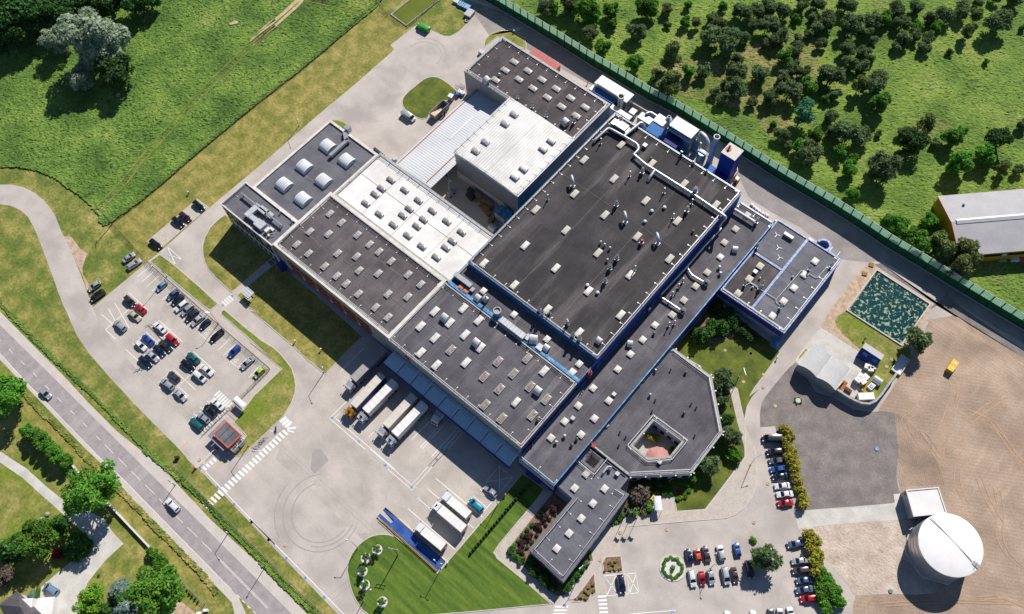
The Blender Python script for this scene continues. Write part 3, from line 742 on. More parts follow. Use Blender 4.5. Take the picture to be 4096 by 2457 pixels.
def hall(name, label, p, h, roof, wall, cap='cap_white', cw=.55, ph=.5, rail=None, wcat='building', proud=.06, hole=None, bands=None):
    """flat-roofed block over outline p: wall, roof, parapet, guard rail; bands = [(part, mat, z0, z1, sides)]"""
    if isinstance(p, tuple): p = rect(*p)
    c = sum((Vector(a) for a in p), Vector()) / len(p)
    t = thing(name, label, wcat, (c.x, c.y, 0))
    MB().walls(p, 0, h - .02).build('wall', wall, t)
    q = inset(p, cw)
    rz = h - ph
    if hole:
        from mathutils.geometry import tessellate_polygon
        ho = inset(hole, -cw); vv = [Vector((a[0], a[1], rz)) for a in inset(p, .1)] + [Vector((a[0], a[1], rz)) for a in ho]
        tri = tessellate_polygon([vv[:len(p)], vv[len(p):]])
        MB().add(vv, tri).build('roof', roof, t)
        MB().walls(hole, 0, h - .02).build('courtyard_wall', 'wall_plinth', t)
        ring(ho, inset(hole, .05), rz, h).build('parapet', cap, t)
        rails(list(reversed(inset(hole, -cw))), rz, None, -.5).build('railing', 'rail_metal', t)
    else:
        MB().poly(inset(p, .1), rz).build('roof', roof, t)
        roof_wires(t, p, rz, name)
    ring(inset(p, -proud), q, h - .45, h).build('parapet', cap, t)
    if rail is not None: rails(p, rz, rail, cw + .25).build('railing', 'rail_metal', t)
    for nm, mt, z0, z1, sides in bands or ():
        mb = MB(); o = inset(p, -.03)
        for i in sides:
            a, b = o[i], o[(i + 1) % len(o)]; mb.add([(a.x, a.y, z0), (b.x, b.y, z0), (b.x, b.y, z1), (a.x, a.y, z1)], [(0, 1, 2, 3)])
        mb.build(nm, mt, t)
    return t, rz


def roof_wires(t, p, rz, name):
    """lightning conductors: thin wires on small pale blocks, every few metres"""
    x0, x1 = min(a[0] for a in p), max(a[0] for a in p); y0, y1 = min(a[1] for a in p), max(a[1] for a in p)
    if name not in ('factory_hall', 'factory_wing', 'annexe'): return
    mb = MB(); sx = 6.2 if name == 'annexe' else 12.3; v = []
    for i in range(1, max(2, int((x1 - x0) / sx))):
        x = x0 + (x1 - x0) * i / max(2, int((x1 - x0) / sx)) + random.uniform(-1, 1); mb.bar((x, y0 + 1, rz + .05), (x, y1 - 1, rz + .05), .05, .1)
    y = y0 + (y1 - y0) * random.uniform(.4, .6); mb.bar((x0 + 1, y, rz + .05), (x1 - 1, y, rz + .05), .05, .1)
    mb.build('conductor_wire', 'tyre_dark', t)


def skylight(t, c, lx, ly, pane='dome_white', frame='frame_white', h=.5, bar=False, bulge=.16, rz=0, rnd_=0):
    mb = MB().box((c.x, c.y, c.z + h / 2), (lx, ly, h), rz)
    if bar: mb.box((c.x, c.y, c.z + h + .14), (lx if ly > lx else .09, .09 if ly > lx else ly, .1), rz)
    f = mb.build('skylight', frame, t)
    g = MB(); n = 3; z0 = c.z + h + .01; ca, sa = math.cos(rz), math.sin(rz)
    a, b = lx / 2 - .08, ly / 2 - .08
    lv = [(1, 0), (.86, .62), (.5, .95), (0.05, 1)]
    v = []
    for s, hh in lv:
        for X, Y in ((-a, -b), (a, -b), (a, b), (-a, b)):
            X *= s; Y *= s; v.append((c.x + X * ca - Y * sa, c.y + X * sa + Y * ca, z0 + bulge * hh))
    fc = [(k * 4 + i, k * 4 + (i + 1) % 4, k * 4 + 4 + (i + 1) % 4, k * 4 + 4 + i) for k in range(3) for i in range(4)] + [(12, 13, 14, 15)]
    g.add(v, fc).build('pane', pane, f, True)


def vent(t, c, kind, s=1.0, mat='steel', ang=0):
    x, y, z = c; mb = MB(); cap = MB(); cm = 'dark_steel'
    if kind == 'stack':
        mb.box((x, y, z + .2), (1.1 * s, 1.1 * s, .4)); mb.lathe([(.3 * s, .4), (.3 * s, .8), (.62 * s, 1.0), (.62 * s, 1.7), (.36 * s, 2.0), (.36 * s, 2.8)], c, 14, False)
        cap.lathe([(.44 * s, 2.75), (.44 * s, 2.95), (.3 * s, 2.95)], c, 14)
    elif kind == 'tall':
        mb.box((x, y, z + .15), (.7 * s, .7 * s, .3)); mb.lathe([(.3 * s, .3), (.36 * s, .9), (.16 * s, 1.2), (.14 * s, 2.9)], c, 10, False)
        cap.lathe([(.24 * s, 2.85), (.24 * s, 3.05), (.1 * s, 3.05)], c, 10); cm = 'steel_dull'
    elif kind == 'cap':
        mb.box((x, y, z + .2), (.9 * s, .9 * s, .4)); cap.lathe([(.25 * s, .4), (.25 * s, .55), (.52 * s, .6), (.5 * s, .85), (.2 * s, 1.0)], c, 12); cm = 'duct_white'
    elif kind == 'mush':
        mb.lathe([(.3 * s, 0), (.3 * s, .8)], c, 12, False); cap.lathe([(.32 * s, .75), (.55 * s, .8), (.5 * s, 1.1), (.25 * s, 1.35)], c, 12); cm = 'duct_white'
    elif kind == 'dark':
        mb.lathe([(.26 * s, 0), (.26 * s, .7)], c, 10, False); cap.lathe([(.36 * s, .65), (.36 * s, .95), (.15 * s, 1.05)], c, 10)
    elif kind == 'goose':
        a = ang; u = Vector((math.cos(a), math.sin(a), 0)); mb.box((x, y, z + .15), (1.3, 1.3, .3))
        P_ = [Vector(c) + Vector((0, 0, .3)), Vector(c) + Vector((0, 0, 1.9))] + [Vector(c) + u * (1 - math.cos(k)) * .9 + Vector((0, 0, 1.9 + math.sin(k) * .9)) for k in (.4, .8, 1.2, 1.57)] + [Vector(c) + u * 1.9 + Vector((0, 0, 2.75)), Vector(c) + u * 2.3 + Vector((0, 0, 2.45))]
        mb.tube(P_, .42, 12); cap.tube([Vector(c) + Vector((0, 0, .28)), Vector(c) + Vector((0, 0, .7))], .5, 12); cm = 'duct_white'
    elif kind == 'hood':
        # quarter-round weather hood on a kerb
        u = Vector((math.cos(ang), math.sin(ang), 0)); v = Vector((-u.y, u.x, 0)); A = Vector(c)
        prof = [(-.9, .3), (-.9, 1.5)] + [(-.9 + 1.7 * math.sin(k), 1.5 - 1.1 + 1.1 * math.cos(k) + .2) for k in (.3, .7, 1.1, 1.45)] + [(.8, .3)]
        prof = [(a_ * s, b_ * s) for a_, b_ in prof]; L = []
        for sgn in (-.8 * s, .8 * s): L += [A + u * a_ + v * sgn + Vector((0, 0, b_)) for a_, b_ in prof]
        n = len(prof)
        mb.add(L, [(i, (i + 1) % n, n + (i + 1) % n, n + i) for i in range(n)] + [tuple(range(n)), tuple(range(n, 2 * n))])
        cap.box((x, y, z + .14 * s), (1.5 * s, 1.7 * s, .28 * s), ang); cm = 'steel_dull'
    elif kind == 'box':
        mb.box((x, y, z + .55 * s), (1.2 * s, 1.2 * s, 1.1 * s), ang); cap.box((x, y, z + 1.14 * s), (1.35 * s, 1.35 * s, .1), ang); cm = 'duct_white'
    o = mb.build('roof_vent', mat, t, True)
    cap.build('vent_cap', cm, o, True)


def sk(t, rz, s, lx, ly, **k):
    for c in pts(s, rz + .4): skylight(t, Vector((c.x, c.y, rz)), lx, ly, **k)


def vents(t, rz, kind, spots, up=.4, **k):
    for c in pts(spots, rz + up): vent(t, (c.x, c.y, rz), kind, **k)


def pipe(t, P_, r=.42, mat='steel', feet=None):
    mb = MB(); Q = [Vector(P_[0])]
    for i in range(1, len(P_) - 1):
        a, b, c = Vector(P_[i - 1]), Vector(P_[i]), Vector(P_[i + 1]); k = min(1.0, (b - a).length * .45, (c - b).length * .45)
        p1 = b + (a - b).normalized() * k; p2 = b + (c - b).normalized() * k
        for tt in (0, .33, .67, 1): Q.append((p1.lerp(b, tt)).lerp(b.lerp(p2, tt), tt))
    Q.append(Vector(P_[-1])); mb.tube(Q, r, 12)
    o = mb.build('pipe', mat, t, True)
    fm = MB(); cm = MB()
    for a, b in zip(P_, P_[1:]):
        a = Vector(a); b = Vector(b); L = (b - a).length
        for j in range(1, int(L / 3.2)):
            c = a.lerp(b, j / int(L / 3.2)); d = (b - a).normalized()
            cm.tube([c - d * .06, c + d * .06], r * 1.07, 12)
            if feet is not None and c.z - feet > .2: fm.bar((c.x, c.y, feet), (c.x, c.y, c.z), .12)
    if cm.v: cm.build('pipe_joint', 'steel_dull', o, True)
    if fm.v: fm.build('pipe_support', 'steel_dull', o)
    return o


# --- hall with orange framed windows (dark brown roof)
B, rz = hall('factory_hall', 'factory hall with brown-black roof, broad pale parapet and orange framed windows', (-148.2, -98.33, 50.8, 75.7), 12.5, 'roof_brown', 'wall_beige', cw=1.0, ph=.55, rail=[0, 2, 3],
             bands=[('wall_band', 'wall_plinth', .8, 3.6, [0]), ('plinth', 'wall_deep_blue', 0, .8, [0])])  # deep blue foot band is the apron's shade put into the wall colour
sk(B, rz, "5:720,572 825,652 540,733 707,755 968,763 422,848 1077,848 528,930 790,930 1162,915 960,957 1272,1000 673,1045 983,1083 1155,1110 1423,1120 782,1133 867,1202 1537,1208 977,1293 1243,1295 1420,1320 1130,1415 9:1243,155", 1.55, 2.5, pane='dome_grey', bar=True)
for i in range(6):
    x0 = -142.9 + 6.12 * i; z0, z1 = 2.4, 8.3; y = 50.62
    f = MB()
    for a, b in (((x0, z0), (x0 + 4.8, z0)), ((x0, z1), (x0 + 4.8, z1)), ((x0 + 4.8, z0), (x0 + 4.8, z1)), ((x0 + .1, z0 + 2), (x0, z1)), ((x0 + 1.6, z0), (x0 + 1.6, z1)), ((x0 + 3.2, z0), (x0 + 3.2, z1)), ((x0, z0 + 2.0), (x0 + 4.8, z0 + 2.0)), ((x0, z0 + 4), (x0 + 4.8, z0 + 4)), ((x0, z1), (x0 + 1.6, z0 + 4)), ((x0 + 3.2, z0 + 2), (x0 + 1.6, z0 + 4))):
        f.bar((a[0], y - .02, a[1]), (b[0], y - .02, b[1]), .16, .3)
    w_ = f.build('window', 'orange_frame', B)
    MB().box((x0 + 2.4, y + .12, (z0 + z1) / 2), (4.8, .1, z1 - z0)).build('pane', 'window_grey', w_)
MB().box((-146.9, 49.6, 1.6), (1.8, 2.4, 3.2)).build('porch', 'wall_deep_blue', B)
# --- white roof hall
Wh, rz = hall('factory_hall', 'white-roofed factory hall standing behind the brown-roofed hall', (-146.6, -97.0, 75.76, 96.7), 12.4, 'roof_white', 'wall_beige', cw=.6, ph=.4, rail=[2], cap='cap_worn')
sk(Wh, rz, "5:1266,267 1182,343 1123,397 1390,358 1040,478 1515,452 1432,527 1163,575 1373,587 1640,545 1560,623 1288,670 1500,683 1770,640 1418,767 1902,737 1820,818 1545,865 1760,877 1675,963", 2.9, 1.3, pane='dome_clear', bar=True, frame='steel_dull')
# --- front hall with loading canopy
D, rz = hall('factory_hall', 'front factory hall with grey-black roof behind the blue loading canopy', (-98.27, -47.8, 50.5, 75.15), 12.3, 'roof_grey', 'wall_grey', cap='cap_worn', cw=.35, ph=.4, rail=[0, 1, 2],
             bands=[('wall_band', 'wall_purple', 0, 11.8, [1]), ('plinth', 'wall_deep_blue', 0, 4.6, [0])])
sk(D, rz, "9:1663,102 1920,75 1535,235 1797,205 2058,182 1665,340 1935,312 1537,473 2073,427 1677,585 1943,562 2393,918", 1.7, 3.0)
sk(D, rz, "10:397,638 145,918", 1.7, 3.0)
sk(D, rz, "9:1807,450 2232,553 2107,690 2245,800 2115,943 2265,1065 10:247,525 123,662 272,778 417,893 292,1037", 1.7, 3.0, pane='dome_clear')
for s in ("9:1745,165", "9:2030,390", "10:335,822"):
    c = pts(s, rz + 1)[0]; vent(D, (c.x, c.y, rz), 'hood', 1.25, 'duct_white', R(-90))
vents(D, rz, 'dark', "10:338,1085", s=1.3)
for i in range(9):  # loading doors below the canopy
    MB().box((-94.5 + 5.5 * i, 50.3, 2.2), (3.2, .25, 4)).build('loading_door', 'steel_dull', D)
MB().add([(-91.6, 50.35, 10.4), (-90.2, 50.35, 9.2), (-90.4, 50.35, 8.0), (-92.4, 50.35, 9.4), (-91.6, 50.2, 10.4), (-90.2, 50.2, 9.2), (-90.4, 50.2, 8.0), (-92.4, 50.2, 9.4)], [(0, 1, 2, 3), (4, 5, 6, 7), (0, 1, 5, 4), (1, 2, 6, 5), (2, 3, 7, 6), (3, 0, 4, 7)]).build('wall_sign', 'coral', D)
# canopy over the docks
t = thing('loading_canopy', 'long blue corrugated canopy over the loading docks', 'canopy', (-72, 47.5, 0))
for i in range(9):
    x0 = -97.0 + i * 5.44; x1 = x0 + 5.14; z0, z1 = 5.9, 6.3
    MB().add([(x0, 45.6, z0), (x1, 45.6, z0), (x1, 49.5, z1), (x0, 49.5, z1), (x0, 45.6, z0 - .14), (x1, 45.6, z0 - .14), (x1, 49.5, z1 - .14), (x0, 49.5, z1 - .14)], [(0, 1, 2, 3), (7, 6, 5, 4), (0, 4, 5, 1), (1, 5, 6, 2), (2, 6, 7, 3), (3, 7, 4, 0)]).build('canopy_sheet', 'canopy_blue', t)
    MB().bar((x1 + .02, 45.7, 6.1), (x1 + .02, 50.42, 8.4), .12).build('tie_rod', 'canopy_blue', t)
MB().box((-72.4, 45.35, 5.75), (49.2, .4, .5)).build('gutter', 'wall_deep_blue', t)
MB().box((-72.4, 49.95, 6.0), (49.2, .75, .5)).build('gutter', 'canopy_blue', t)
# --- link strip between front hall and main hall
L_, rz = hall('factory_hall', 'narrow dark-roofed link building with a blue capped edge between the two big halls', (-97.4, -47.75, 75.2, 83.6), 12.45, 'roof_grey', 'wall_deep_blue', cap='cap_blue', cw=.1, ph=.5)
MB().box((-72.6, 75.75, 12.35), (49.6, 1.1, .42)).build('edge_cap', 'cap_blue', L_)
sk(L_, rz, "5:2100,1267 9:2375,130 10:423,352 713,575", 1.7, 1.9)
sk(L_, rz, "10:650,650", 1.9, 2.1)
c = pts("9:2228,95", rz + 2.6)[0]
o = MB().lathe([(.95, 0), (.95, .4), (1.05, .5), (1.05, 2.9), (1.2, 2.9), (1.2, 3.0), (.95, 3.0), (.95, 2.5)], (c.x, c.y - .2, rz), 20, True).build('exhaust_stack', 'steel', L_, True)
a, b = pts("9:2240,190 10:235,320", rz + 1.2)
MB().box(((a.x + b.x) / 2, (a.y + b.y) / 2, rz + .95), (b.x - a.x, 1.9, 1.5)).box((b.x + .6, b.y, rz + .6), (1.3, 1.8, 1.0)).build('duct', 'duct_white', L_)
for i in range(8):
    MB().box((a.x + (b.x - a.x) * (i + .5) / 8, (a.y + b.y) / 2, rz + 1.72), (.08, 1.96, .1)).build('duct_seam', 'steel_dull', L_)
a, b = pts("5:1870,1120 1990,1240", rz + 1.4)
MB().box(((a.x + b.x) / 2 - .6, (a.y + b.y) / 2, rz + 1.0), (6.6, 1.5, 1.6)).box((b.x + .35, b.y, rz + .5), (1.2, 1.4, 1.0)).build('duct', 'steel', L_)
for s in ("5:1900,1233", "5:1945,1265"):
    c = pts(s, rz + .7)[0]; o = MB().box((c.x, c.y, rz + .4), (1.7, 1.7, .8)).build('vent_tray', 'cap_bright_blue', L_); MB().box((c.x, c.y, rz + .86), (1.35, 1.35, .1)).build('tray_lid', 'orange', o)
for s, k in (("5:2045,1340", 1.15), ("5:2115,1345", .95), ("10:300,365", 1.4), ("10:412,440", 1.1)):
    c = pts(s, rz + .8)[0]; vent(L_, (c.x, c.y, rz), 'hood', k, 'duct_white', R(-90) if k < 1.3 else R(-60))
c = pts("10:360,428", rz + .6)[0]; MB().box((c.x, c.y, rz + .5), (2.0, 1.9, 1.0)).build('duct', 'duct_white', L_)
# --- main hall
CH_ = 14.6
Cm, rz = hall('factory_hall', 'largest factory hall with black roof, silver pipes and blue metal walls', (-96.7, -47.6, 83.7, 156.2), CH_, 'roof_black', 'wall_blue', cap='cap_dark', cw=.3, ph=.35, rail=[0, 1, 2, 3],
              bands=[('wall_band', 'wall_deep_blue', 0, CH_ - .5, [1])])
ring(rect(-96.8, -47.5, 83.6, 156.3), rect(-96.7, -47.6, 83.7, 156.2), CH_ - .5, CH_ + .02).build('edge_trim', 'cap_blue', Cm)
sk(Cm, rz, "6:758,87 1368,120 1027,258 1658,303 1313,455 672,393 1943,492 323,535 945,583 1597,638 595,720 1237,777 883,925 1527,977 2:1092,1300", 1.6, 2.9, pane='dome_cream')
sk(Cm, rz, "6:227,858 503,1062 1172,1122 797,1268 130,1213 10:427,85 712,293 1087,133 5:2105,1017", 1.6, 2.9)
vents(Cm, rz, 'goose', "6:655,325 1128,650 1418,842", .2, mat='duct_white', ang=R(140))
vents(Cm, rz, 'stack', "6:1278,205 1045,500 1680,550 1050,985 988,1070 945,1190 10:355,100 380,135 655,325 713,360", .4)
vents(Cm, rz, 'tall', "6:430,445 1165,235 1473,385 1722,485 1555,615 1212,1080 10:447,120 603,210 610,225 2:905,1290 5:2120,1340", .4)
vents(Cm, rz, 'tall', "2:1628,1410 6:1620,55", .4, mat='dark_steel')
vents(Cm, rz, 'cap', "6:1478,518 1365,550 1303,645 785,1218 878,1285", .4)
vents(Cm, rz, 'mush', "6:905,835 940,858 988,888 965,995 1857,198", .3, s=.75)
vents(Cm, rz, 'mush', "6:1735,120", .3)
vents(Cm, rz, 'dark', "6:1735,735 1355,80", .3, s=1.2)
c = pts("6:1272,838", rz + .3)[0]; o = MB().box((c.x, c.y, rz + .35), (1.2, 1.2, .7)).build('roof_vent', 'duct_white', Cm); MB().lathe([(.3, .7), (.55, 1.2), (.6, 1.8), (.3, 2.2)], (c.x, c.y, rz), 12).build('vent_cap', 'red', o, True)
for s, k in (("10:885,372", 1.0),):
    c = pts(s, rz + .7)[0]; vent(Cm, (c.x, c.y, rz), 'hood', k, 'duct_white', R(-90))
vents(Cm, rz, 'box', "2:1303,1312", .6, ang=0)
c = pts("6:1755,370", rz + 1)[0]; vent(Cm, (c.x, c.y, rz), 'stack', 1.35, 'steel')
PZ = rz + 1.25
q = pts("2:848,1265 975,1150 1120,1230 1238,1300 1248,1345 1200,1392", PZ) + pts("6:1208,45 1300,125 1745,405 2015,590", PZ)
pipe(Cm, [Vector((q[0].x, q[0].y, rz + .2))] + q + [Vector((q[-1].x + .9, q[-1].y - .2, PZ - .1)), Vector((-46.7, q[-1].y - .6, rz - 2)), Vector((-46.7, q[-1].y - .9, 10.2))], .45, 'steel', rz)
q = pts("2:1112,1228 1262,1105", PZ); pipe(Cm, q + [Vector((q[-1].x + .6, 157.6, PZ)), Vector((q[-1].x + 1.4, 158.6, PZ - 3))], .5, 'steel', rz)
q = pts("6:1392,182 1345,250", PZ); pipe(Cm, q + [Vector((q[-1].x, q[-1].y - .5, rz))], .5, 'steel')
o = MB(); c = pts("2:1092,1140", rz + 1.5)[0]
o.box((c.x, c.y, rz + 1.4), (4.2, 2.6, 2.0)); o.box((c.x - 2.7, c.y - .1, rz + 1.2), (1.6, 2.4, 1.5)); o.box((c.x + 2.3, c.y, rz + 1.1), (.8, 2.3, 1.3)); o.build('air_handler', 'steel', Cm)
vent(Cm, (c.x - 1.6, c.y + 1.9, rz), 'stack', 1.1, 'steel')
# --- long strip beside the main hall
EH = 7.8
E_, rz = hall('factory_wing', 'long low dark-roofed wing along the foot of the main hall', (-47.45, -35.0, 49.0, 157.6), EH, 'roof_grey', 'wall_deep_blue', cap='cap_blue', cw=.22, ph=.3, rail=[0, 2],
              bands=[('wall_band', 'wall_grey', 4.4, 7.4, [0]), ('wall_panel', 'wall_plinth', 3.2, 4.3, [0])])
sk(E_, rz, "10:1395,225 1285,357 1175,487 1060,622 838,792 705,950 980,905 583,1092 850,1065 460,1240 730,1210 6:1983,962", 1.8, 1.9)
sk(E_, rz, "10:1550,133 6:2120,710 2020,830 1865,1100 1760,1225 1655,1350 2225,585", 1.8, 1.9, pane='dome_cream')
vents(E_, rz, 'mush', "6:1972,1058 1980,1112 10:505,1280 580,1225", .5)
vents(E_, rz, 'tall', "6:1640,1190 1602,1240 1548,1310 10:1515,235 1565,220", .4)
vents(E_, rz, 'stack', "6:2305,650 10:1340,85", .5, s=.9)
vents(E_, rz, 'dark', "10:1385,305 645,1308 690,1255 285,1305", .3, s=1.3)
for s in ("10:1168,400", "6:2112,900"):
    c = pts(s, rz + .7)[0]; vent(E_, (c.x, c.y, rz), 'hood', 1.0, 'duct_white', R(-60))
for s in ("10:1025,850", "10:655,1065"): vents(E_, rz, 'box', s, .5, s=.8)
for s in ("6:1855,1195", "6:1643,1450"):
    c = pts(s, rz + .8)[0]; o = MB().box((c.x, c.y, rz + .5), (1.3, 1.3, 1.0)).build('fan', 'duct_white', E_)
    MB().lathe([(.4, 1.0), (.95, 1.2), (.95, 1.45), (.45, 1.5), (.45, 1.9), (.2, 1.9)], (c.x, c.y, rz), 16).build('fan_housing', 'dark_steel', o, True)
q = pts("6:1685,1060 1720,1125 1835,1190", rz + .9); pipe(E_, q, .33, 'steel', rz)
q = pts("6:1440,1320 1630,1445", rz + .9); pipe(E_, q, .33, 'steel', rz)
q = pts("6:1990,705 1840,860 1660,1070 1445,1300", rz + 1.8); pipe(E_, q, .38, 'steel', rz)
q = pts("6:2105,535 2290,650", rz + 1.4); pipe(E_, q, .55, 'duct_white', rz)
MB().box((-41.5, 48.9, 1.6), (2.8, .3, 3.0)).build('entrance_door', 'orange_frame', E_)
MB().box((-41.6, 48.2, 3.4), (5.0, 1.4, .25)).build('entrance_roof', 'wall_deep_blue', E_)
# --- blue and purple annexe on the right
F_, rz = hall('annexe', 'right-hand annexe with studded blue roof edges and a purple wall', (-34.9, -12.0, 128.3, 160.6), 6.4, 'roof_blue_grey', 'wall_lilac', cap='cap_bright_blue', cw=.4, ph=.3, rail=[0, 1],
              bands=[('wall_band', 'wall_purple', 3.2, 6.0, [0]), ('wall_band', 'wall_deep_blue', 0, 6.0, [1])])
MB().poly(rect(-34.2, -24.2, 128.95, 145.6), rz + .02).build('roof_section', 'roof_dark_brown', F_)
MB().box((-23.8, 144.6, rz + .15), (.8, 31, .35)).build('roof_divider', 'cap_bright_blue', F_)
MB().box((-29.4, 145.9, rz + .14), (10.2, .7, .3)).build('roof_divider', 'cap_bright_blue', F_)
MB().box((-34.55, 137, rz + .2), (.8, 17.2, .3)).build('roof_divider', 'cap_bright_blue', F_)
sk(F_, rz, "7:595,1000 500,1120 405,1240 312,1360 11:212,142", 1.9, 2.1, pane='dome_white', bulge=.15)
sk(F_, rz, "6:2340,1043 2243,1158 2143,1288", 1.9, 2.1, pane='dome_cream', bulge=.15)
vents(F_, rz, 'stack', "7:70,880 540,1075 735,1050 280,1420 6:2200,1215 2330,1250 2358,1210", .4, s=.72, mat='duct_white')
vents(F_, rz, 'box', "6:2293,1100", .4, s=.9, mat='dark_steel')
vents(F_, rz, 'cap', "6:2270,1240 2335,1158 7:390,1145", .2, s=.6)
for s in ("7:0,1190 245,1345 240,1370 275,1395", "7:245,1345 478,1075 612,1158 705,1045", "6:2215,1215 2255,1190 2320,1230"): pipe(F_, pts(s, rz + .3), .11, 'duct_white')
MB().box((-29.0, 157.2, rz + .7), (3.2, 1.0, 1.0)).build('air_handler', 'duct_white', F_)
for s in ("7:250,765", "7:265,880", "7:275,970"):
    c = pts(s, rz + .15)[0]; mb = MB()
    for a in (.5, 2.6, 4.7): mb.bar((c.x, c.y, rz + .12), (c.x + math.cos(a) * 1.1, c.y + math.sin(a) * 1.1, rz + .12), .18)
    mb.build('cable_tripod', 'steel_dull', F_)
MB().box((-12.6, 126.9, 1.3), (2.0, 2.6, 2.6)).build('porch', 'cap_blue', F_)
# back wall extension of the annexe with a round niche
t = thing('plant_enclosure', 'blue curved plant enclosure at the back of the annexe', 'enclosure', (-20, 162, 0))
c = pts("7:665,870", 2)[0]
mb = MB(); L = [Vector((c.x + 2.3 * math.cos(k), c.y + 2.3 * math.sin(k), 0)) for k in [R(-40) + R(220) * i / 16 for i in range(17)]]
inn = [Vector((c.x + 1.6 * math.cos(k), c.y + 1.6 * math.sin(k), 0)) for k in [R(-40) + R(220) * i / 16 for i in range(17)]]
mb.prism(L + inn[::-1], 0, 3.2); mb.build('wall', 'cap_bright_blue', t)
MB().box((c.x + .5, c.y - 2.2, 1.5), (9.5, .7, 3)).build('wall', 'wall_deep_blue', t)
# --- silver hall, its corrugated shed and the rear hall
SHh = 14.2
t = thing('factory_hall', 'tall pale silver-roofed hall with grey metal walls above the inner yard', 'building', (-114, 125, 0)); S_ = t
x0, x1, y0, y1 = -127.4, -100.7, 111.5, 139.4; xm = (x0 + x1) / 2
MB().walls(rect(x0, x1, y0, y1), 0, SHh - .02).build('wall', 'wall_grey', t)
MB().walls([Vector(a) for a in ((x0 - .06, y0 - .06, 0), (x1 + .06, y0 - .06, 0), (x1 + .06, y0, 0), (x0 - .06, y0, 0))], 0, 3.6).build('plinth', 'wall_plinth', t)
MB().add([(x0 - .3, y0 - .3, SHh), (xm, y0 - .3, SHh + .55), (xm, y1 + .1, SHh + .55), (x0 - .3, y1 + .1, SHh), (x1 + .3, y0 - .3, SHh), (x1 + .3, y1 + .1, SHh), (x0 - .3, y0 - .3, SHh - .3), (xm, y0 - .3, SHh - .3), (x1 + .3, y0 - .3, SHh - .3), (x1 + .3, y1, SHh - .3)],
         [(0, 1, 2, 3), (1, 4, 5, 2), (0, 6, 7, 1), (1, 7, 8, 4), (4, 8, 9, 5)]).build('roof', 'silver_roof', t)
MB().box((xm, (y0 + y1) / 2, SHh + .6), (.5, y1 - y0, .12)).build('ridge_cap', 'silver_roof', t)
MB().bar((x0 - .3, y0 - .34, SHh - .1), (x1 + .3, y0 - .34, SHh - .1), .3).bar((x1 + .34, y0 - .3, SHh - .1), (x1 + .34, y1, SHh - .1), .3).build('gutter', 'frame_white', t)
rails(rect(x0, x1, y0, y1), SHh, [0, 1, 3], .2, 3, 1.1, .03).build('railing', 'rail_metal', t)
sk(t, SHh + .25, "2:128,1025 45,1110 1:2118,1273 2030,1355", 2.8, 1.5, pane='dome_grey', bar=True, h=.7)
sk(t, SHh + .25, "2:462,1265 388,1337 6:213,165 133,240", 2.8, 1.5, pane='dome_white', bar=True, h=.7)
K = thing('open_shed', 'open corrugated shed roof leaning against the silver hall', 'shed', (-137, 120, 0))
MB().add([(-143.9, 99.4, 6.0), (-127.55, 99.4, 6.9), (-127.55, 141.0, 6.9), (-143.9, 141.0, 6.0), (-143.9, 99.4, 5.8), (-127.55, 99.4, 6.7), (-127.55, 141.0, 6.7), (-143.9, 141.0, 5.8)], [(0, 1, 2, 3), (7, 6, 5, 4), (0, 4, 5, 1), (1, 5, 6, 2), (3, 2, 6, 7), (0, 3, 7, 4)]).build('roof', 'corrugated', K)
MB().box((-143.1, 120, 6.1), (.28, 40, .14)).box((-130.2, 107, 6.88), (.25, 14, .12)).build('ridge_seam', 'rust', K)
MB().box((-136.3, 124, 6.47), (.5, 12, .1)).build('roof_light', 'white_roof', K)
for y in (100.5, 109, 118, 127, 136):
    for x in (-143.4, -130.2): MB().bar((x, y, 0), (x, y, 5.9), .3).build('post', 'wall_deep_blue', K)
MB().bar((-130.2, 99.6, 6.2), (-130.2, 140, 6.2), .35).bar((-143.6, 99.6, 5.6), (-130, 99.6, 6.2), .35).build('beam', 'wall_deep_blue', K)
A_, rz = hall('factory_hall', 'rear factory hall with black roof beside the red container', (-148.6, -101.1, 139.7, 159.8), 12.0, 'roof_dark_brown', 'wall_grey', cap='cap_worn', cw=.6, ph=.4, rail=[0, 1, 2, 3],
              bands=[('plinth', 'wall_plinth', 0, 2.6, [3, 0])])
sk(A_, rz, "2:130,555 48,630 253,635 172,712 380,715 298,793 508,797 427,875 637,880 555,957 768,963 687,1040 1:2210,718", 2.9, 1.7, pane='dome_grey', bar=True)
vents(A_, rz, 'stack', "2:158,880 290,965 415,1045 665,1100", .6, s=.85)
for s in ("1:2125,730", "2:583,1105"):
    c = pts(s, rz + .9)[0]; vent(A_, (c.x, c.y, rz), 'hood', 1.3, 'duct_white', R(-100))
vents(A_, rz, 'mush', "1:2243,680", .3)
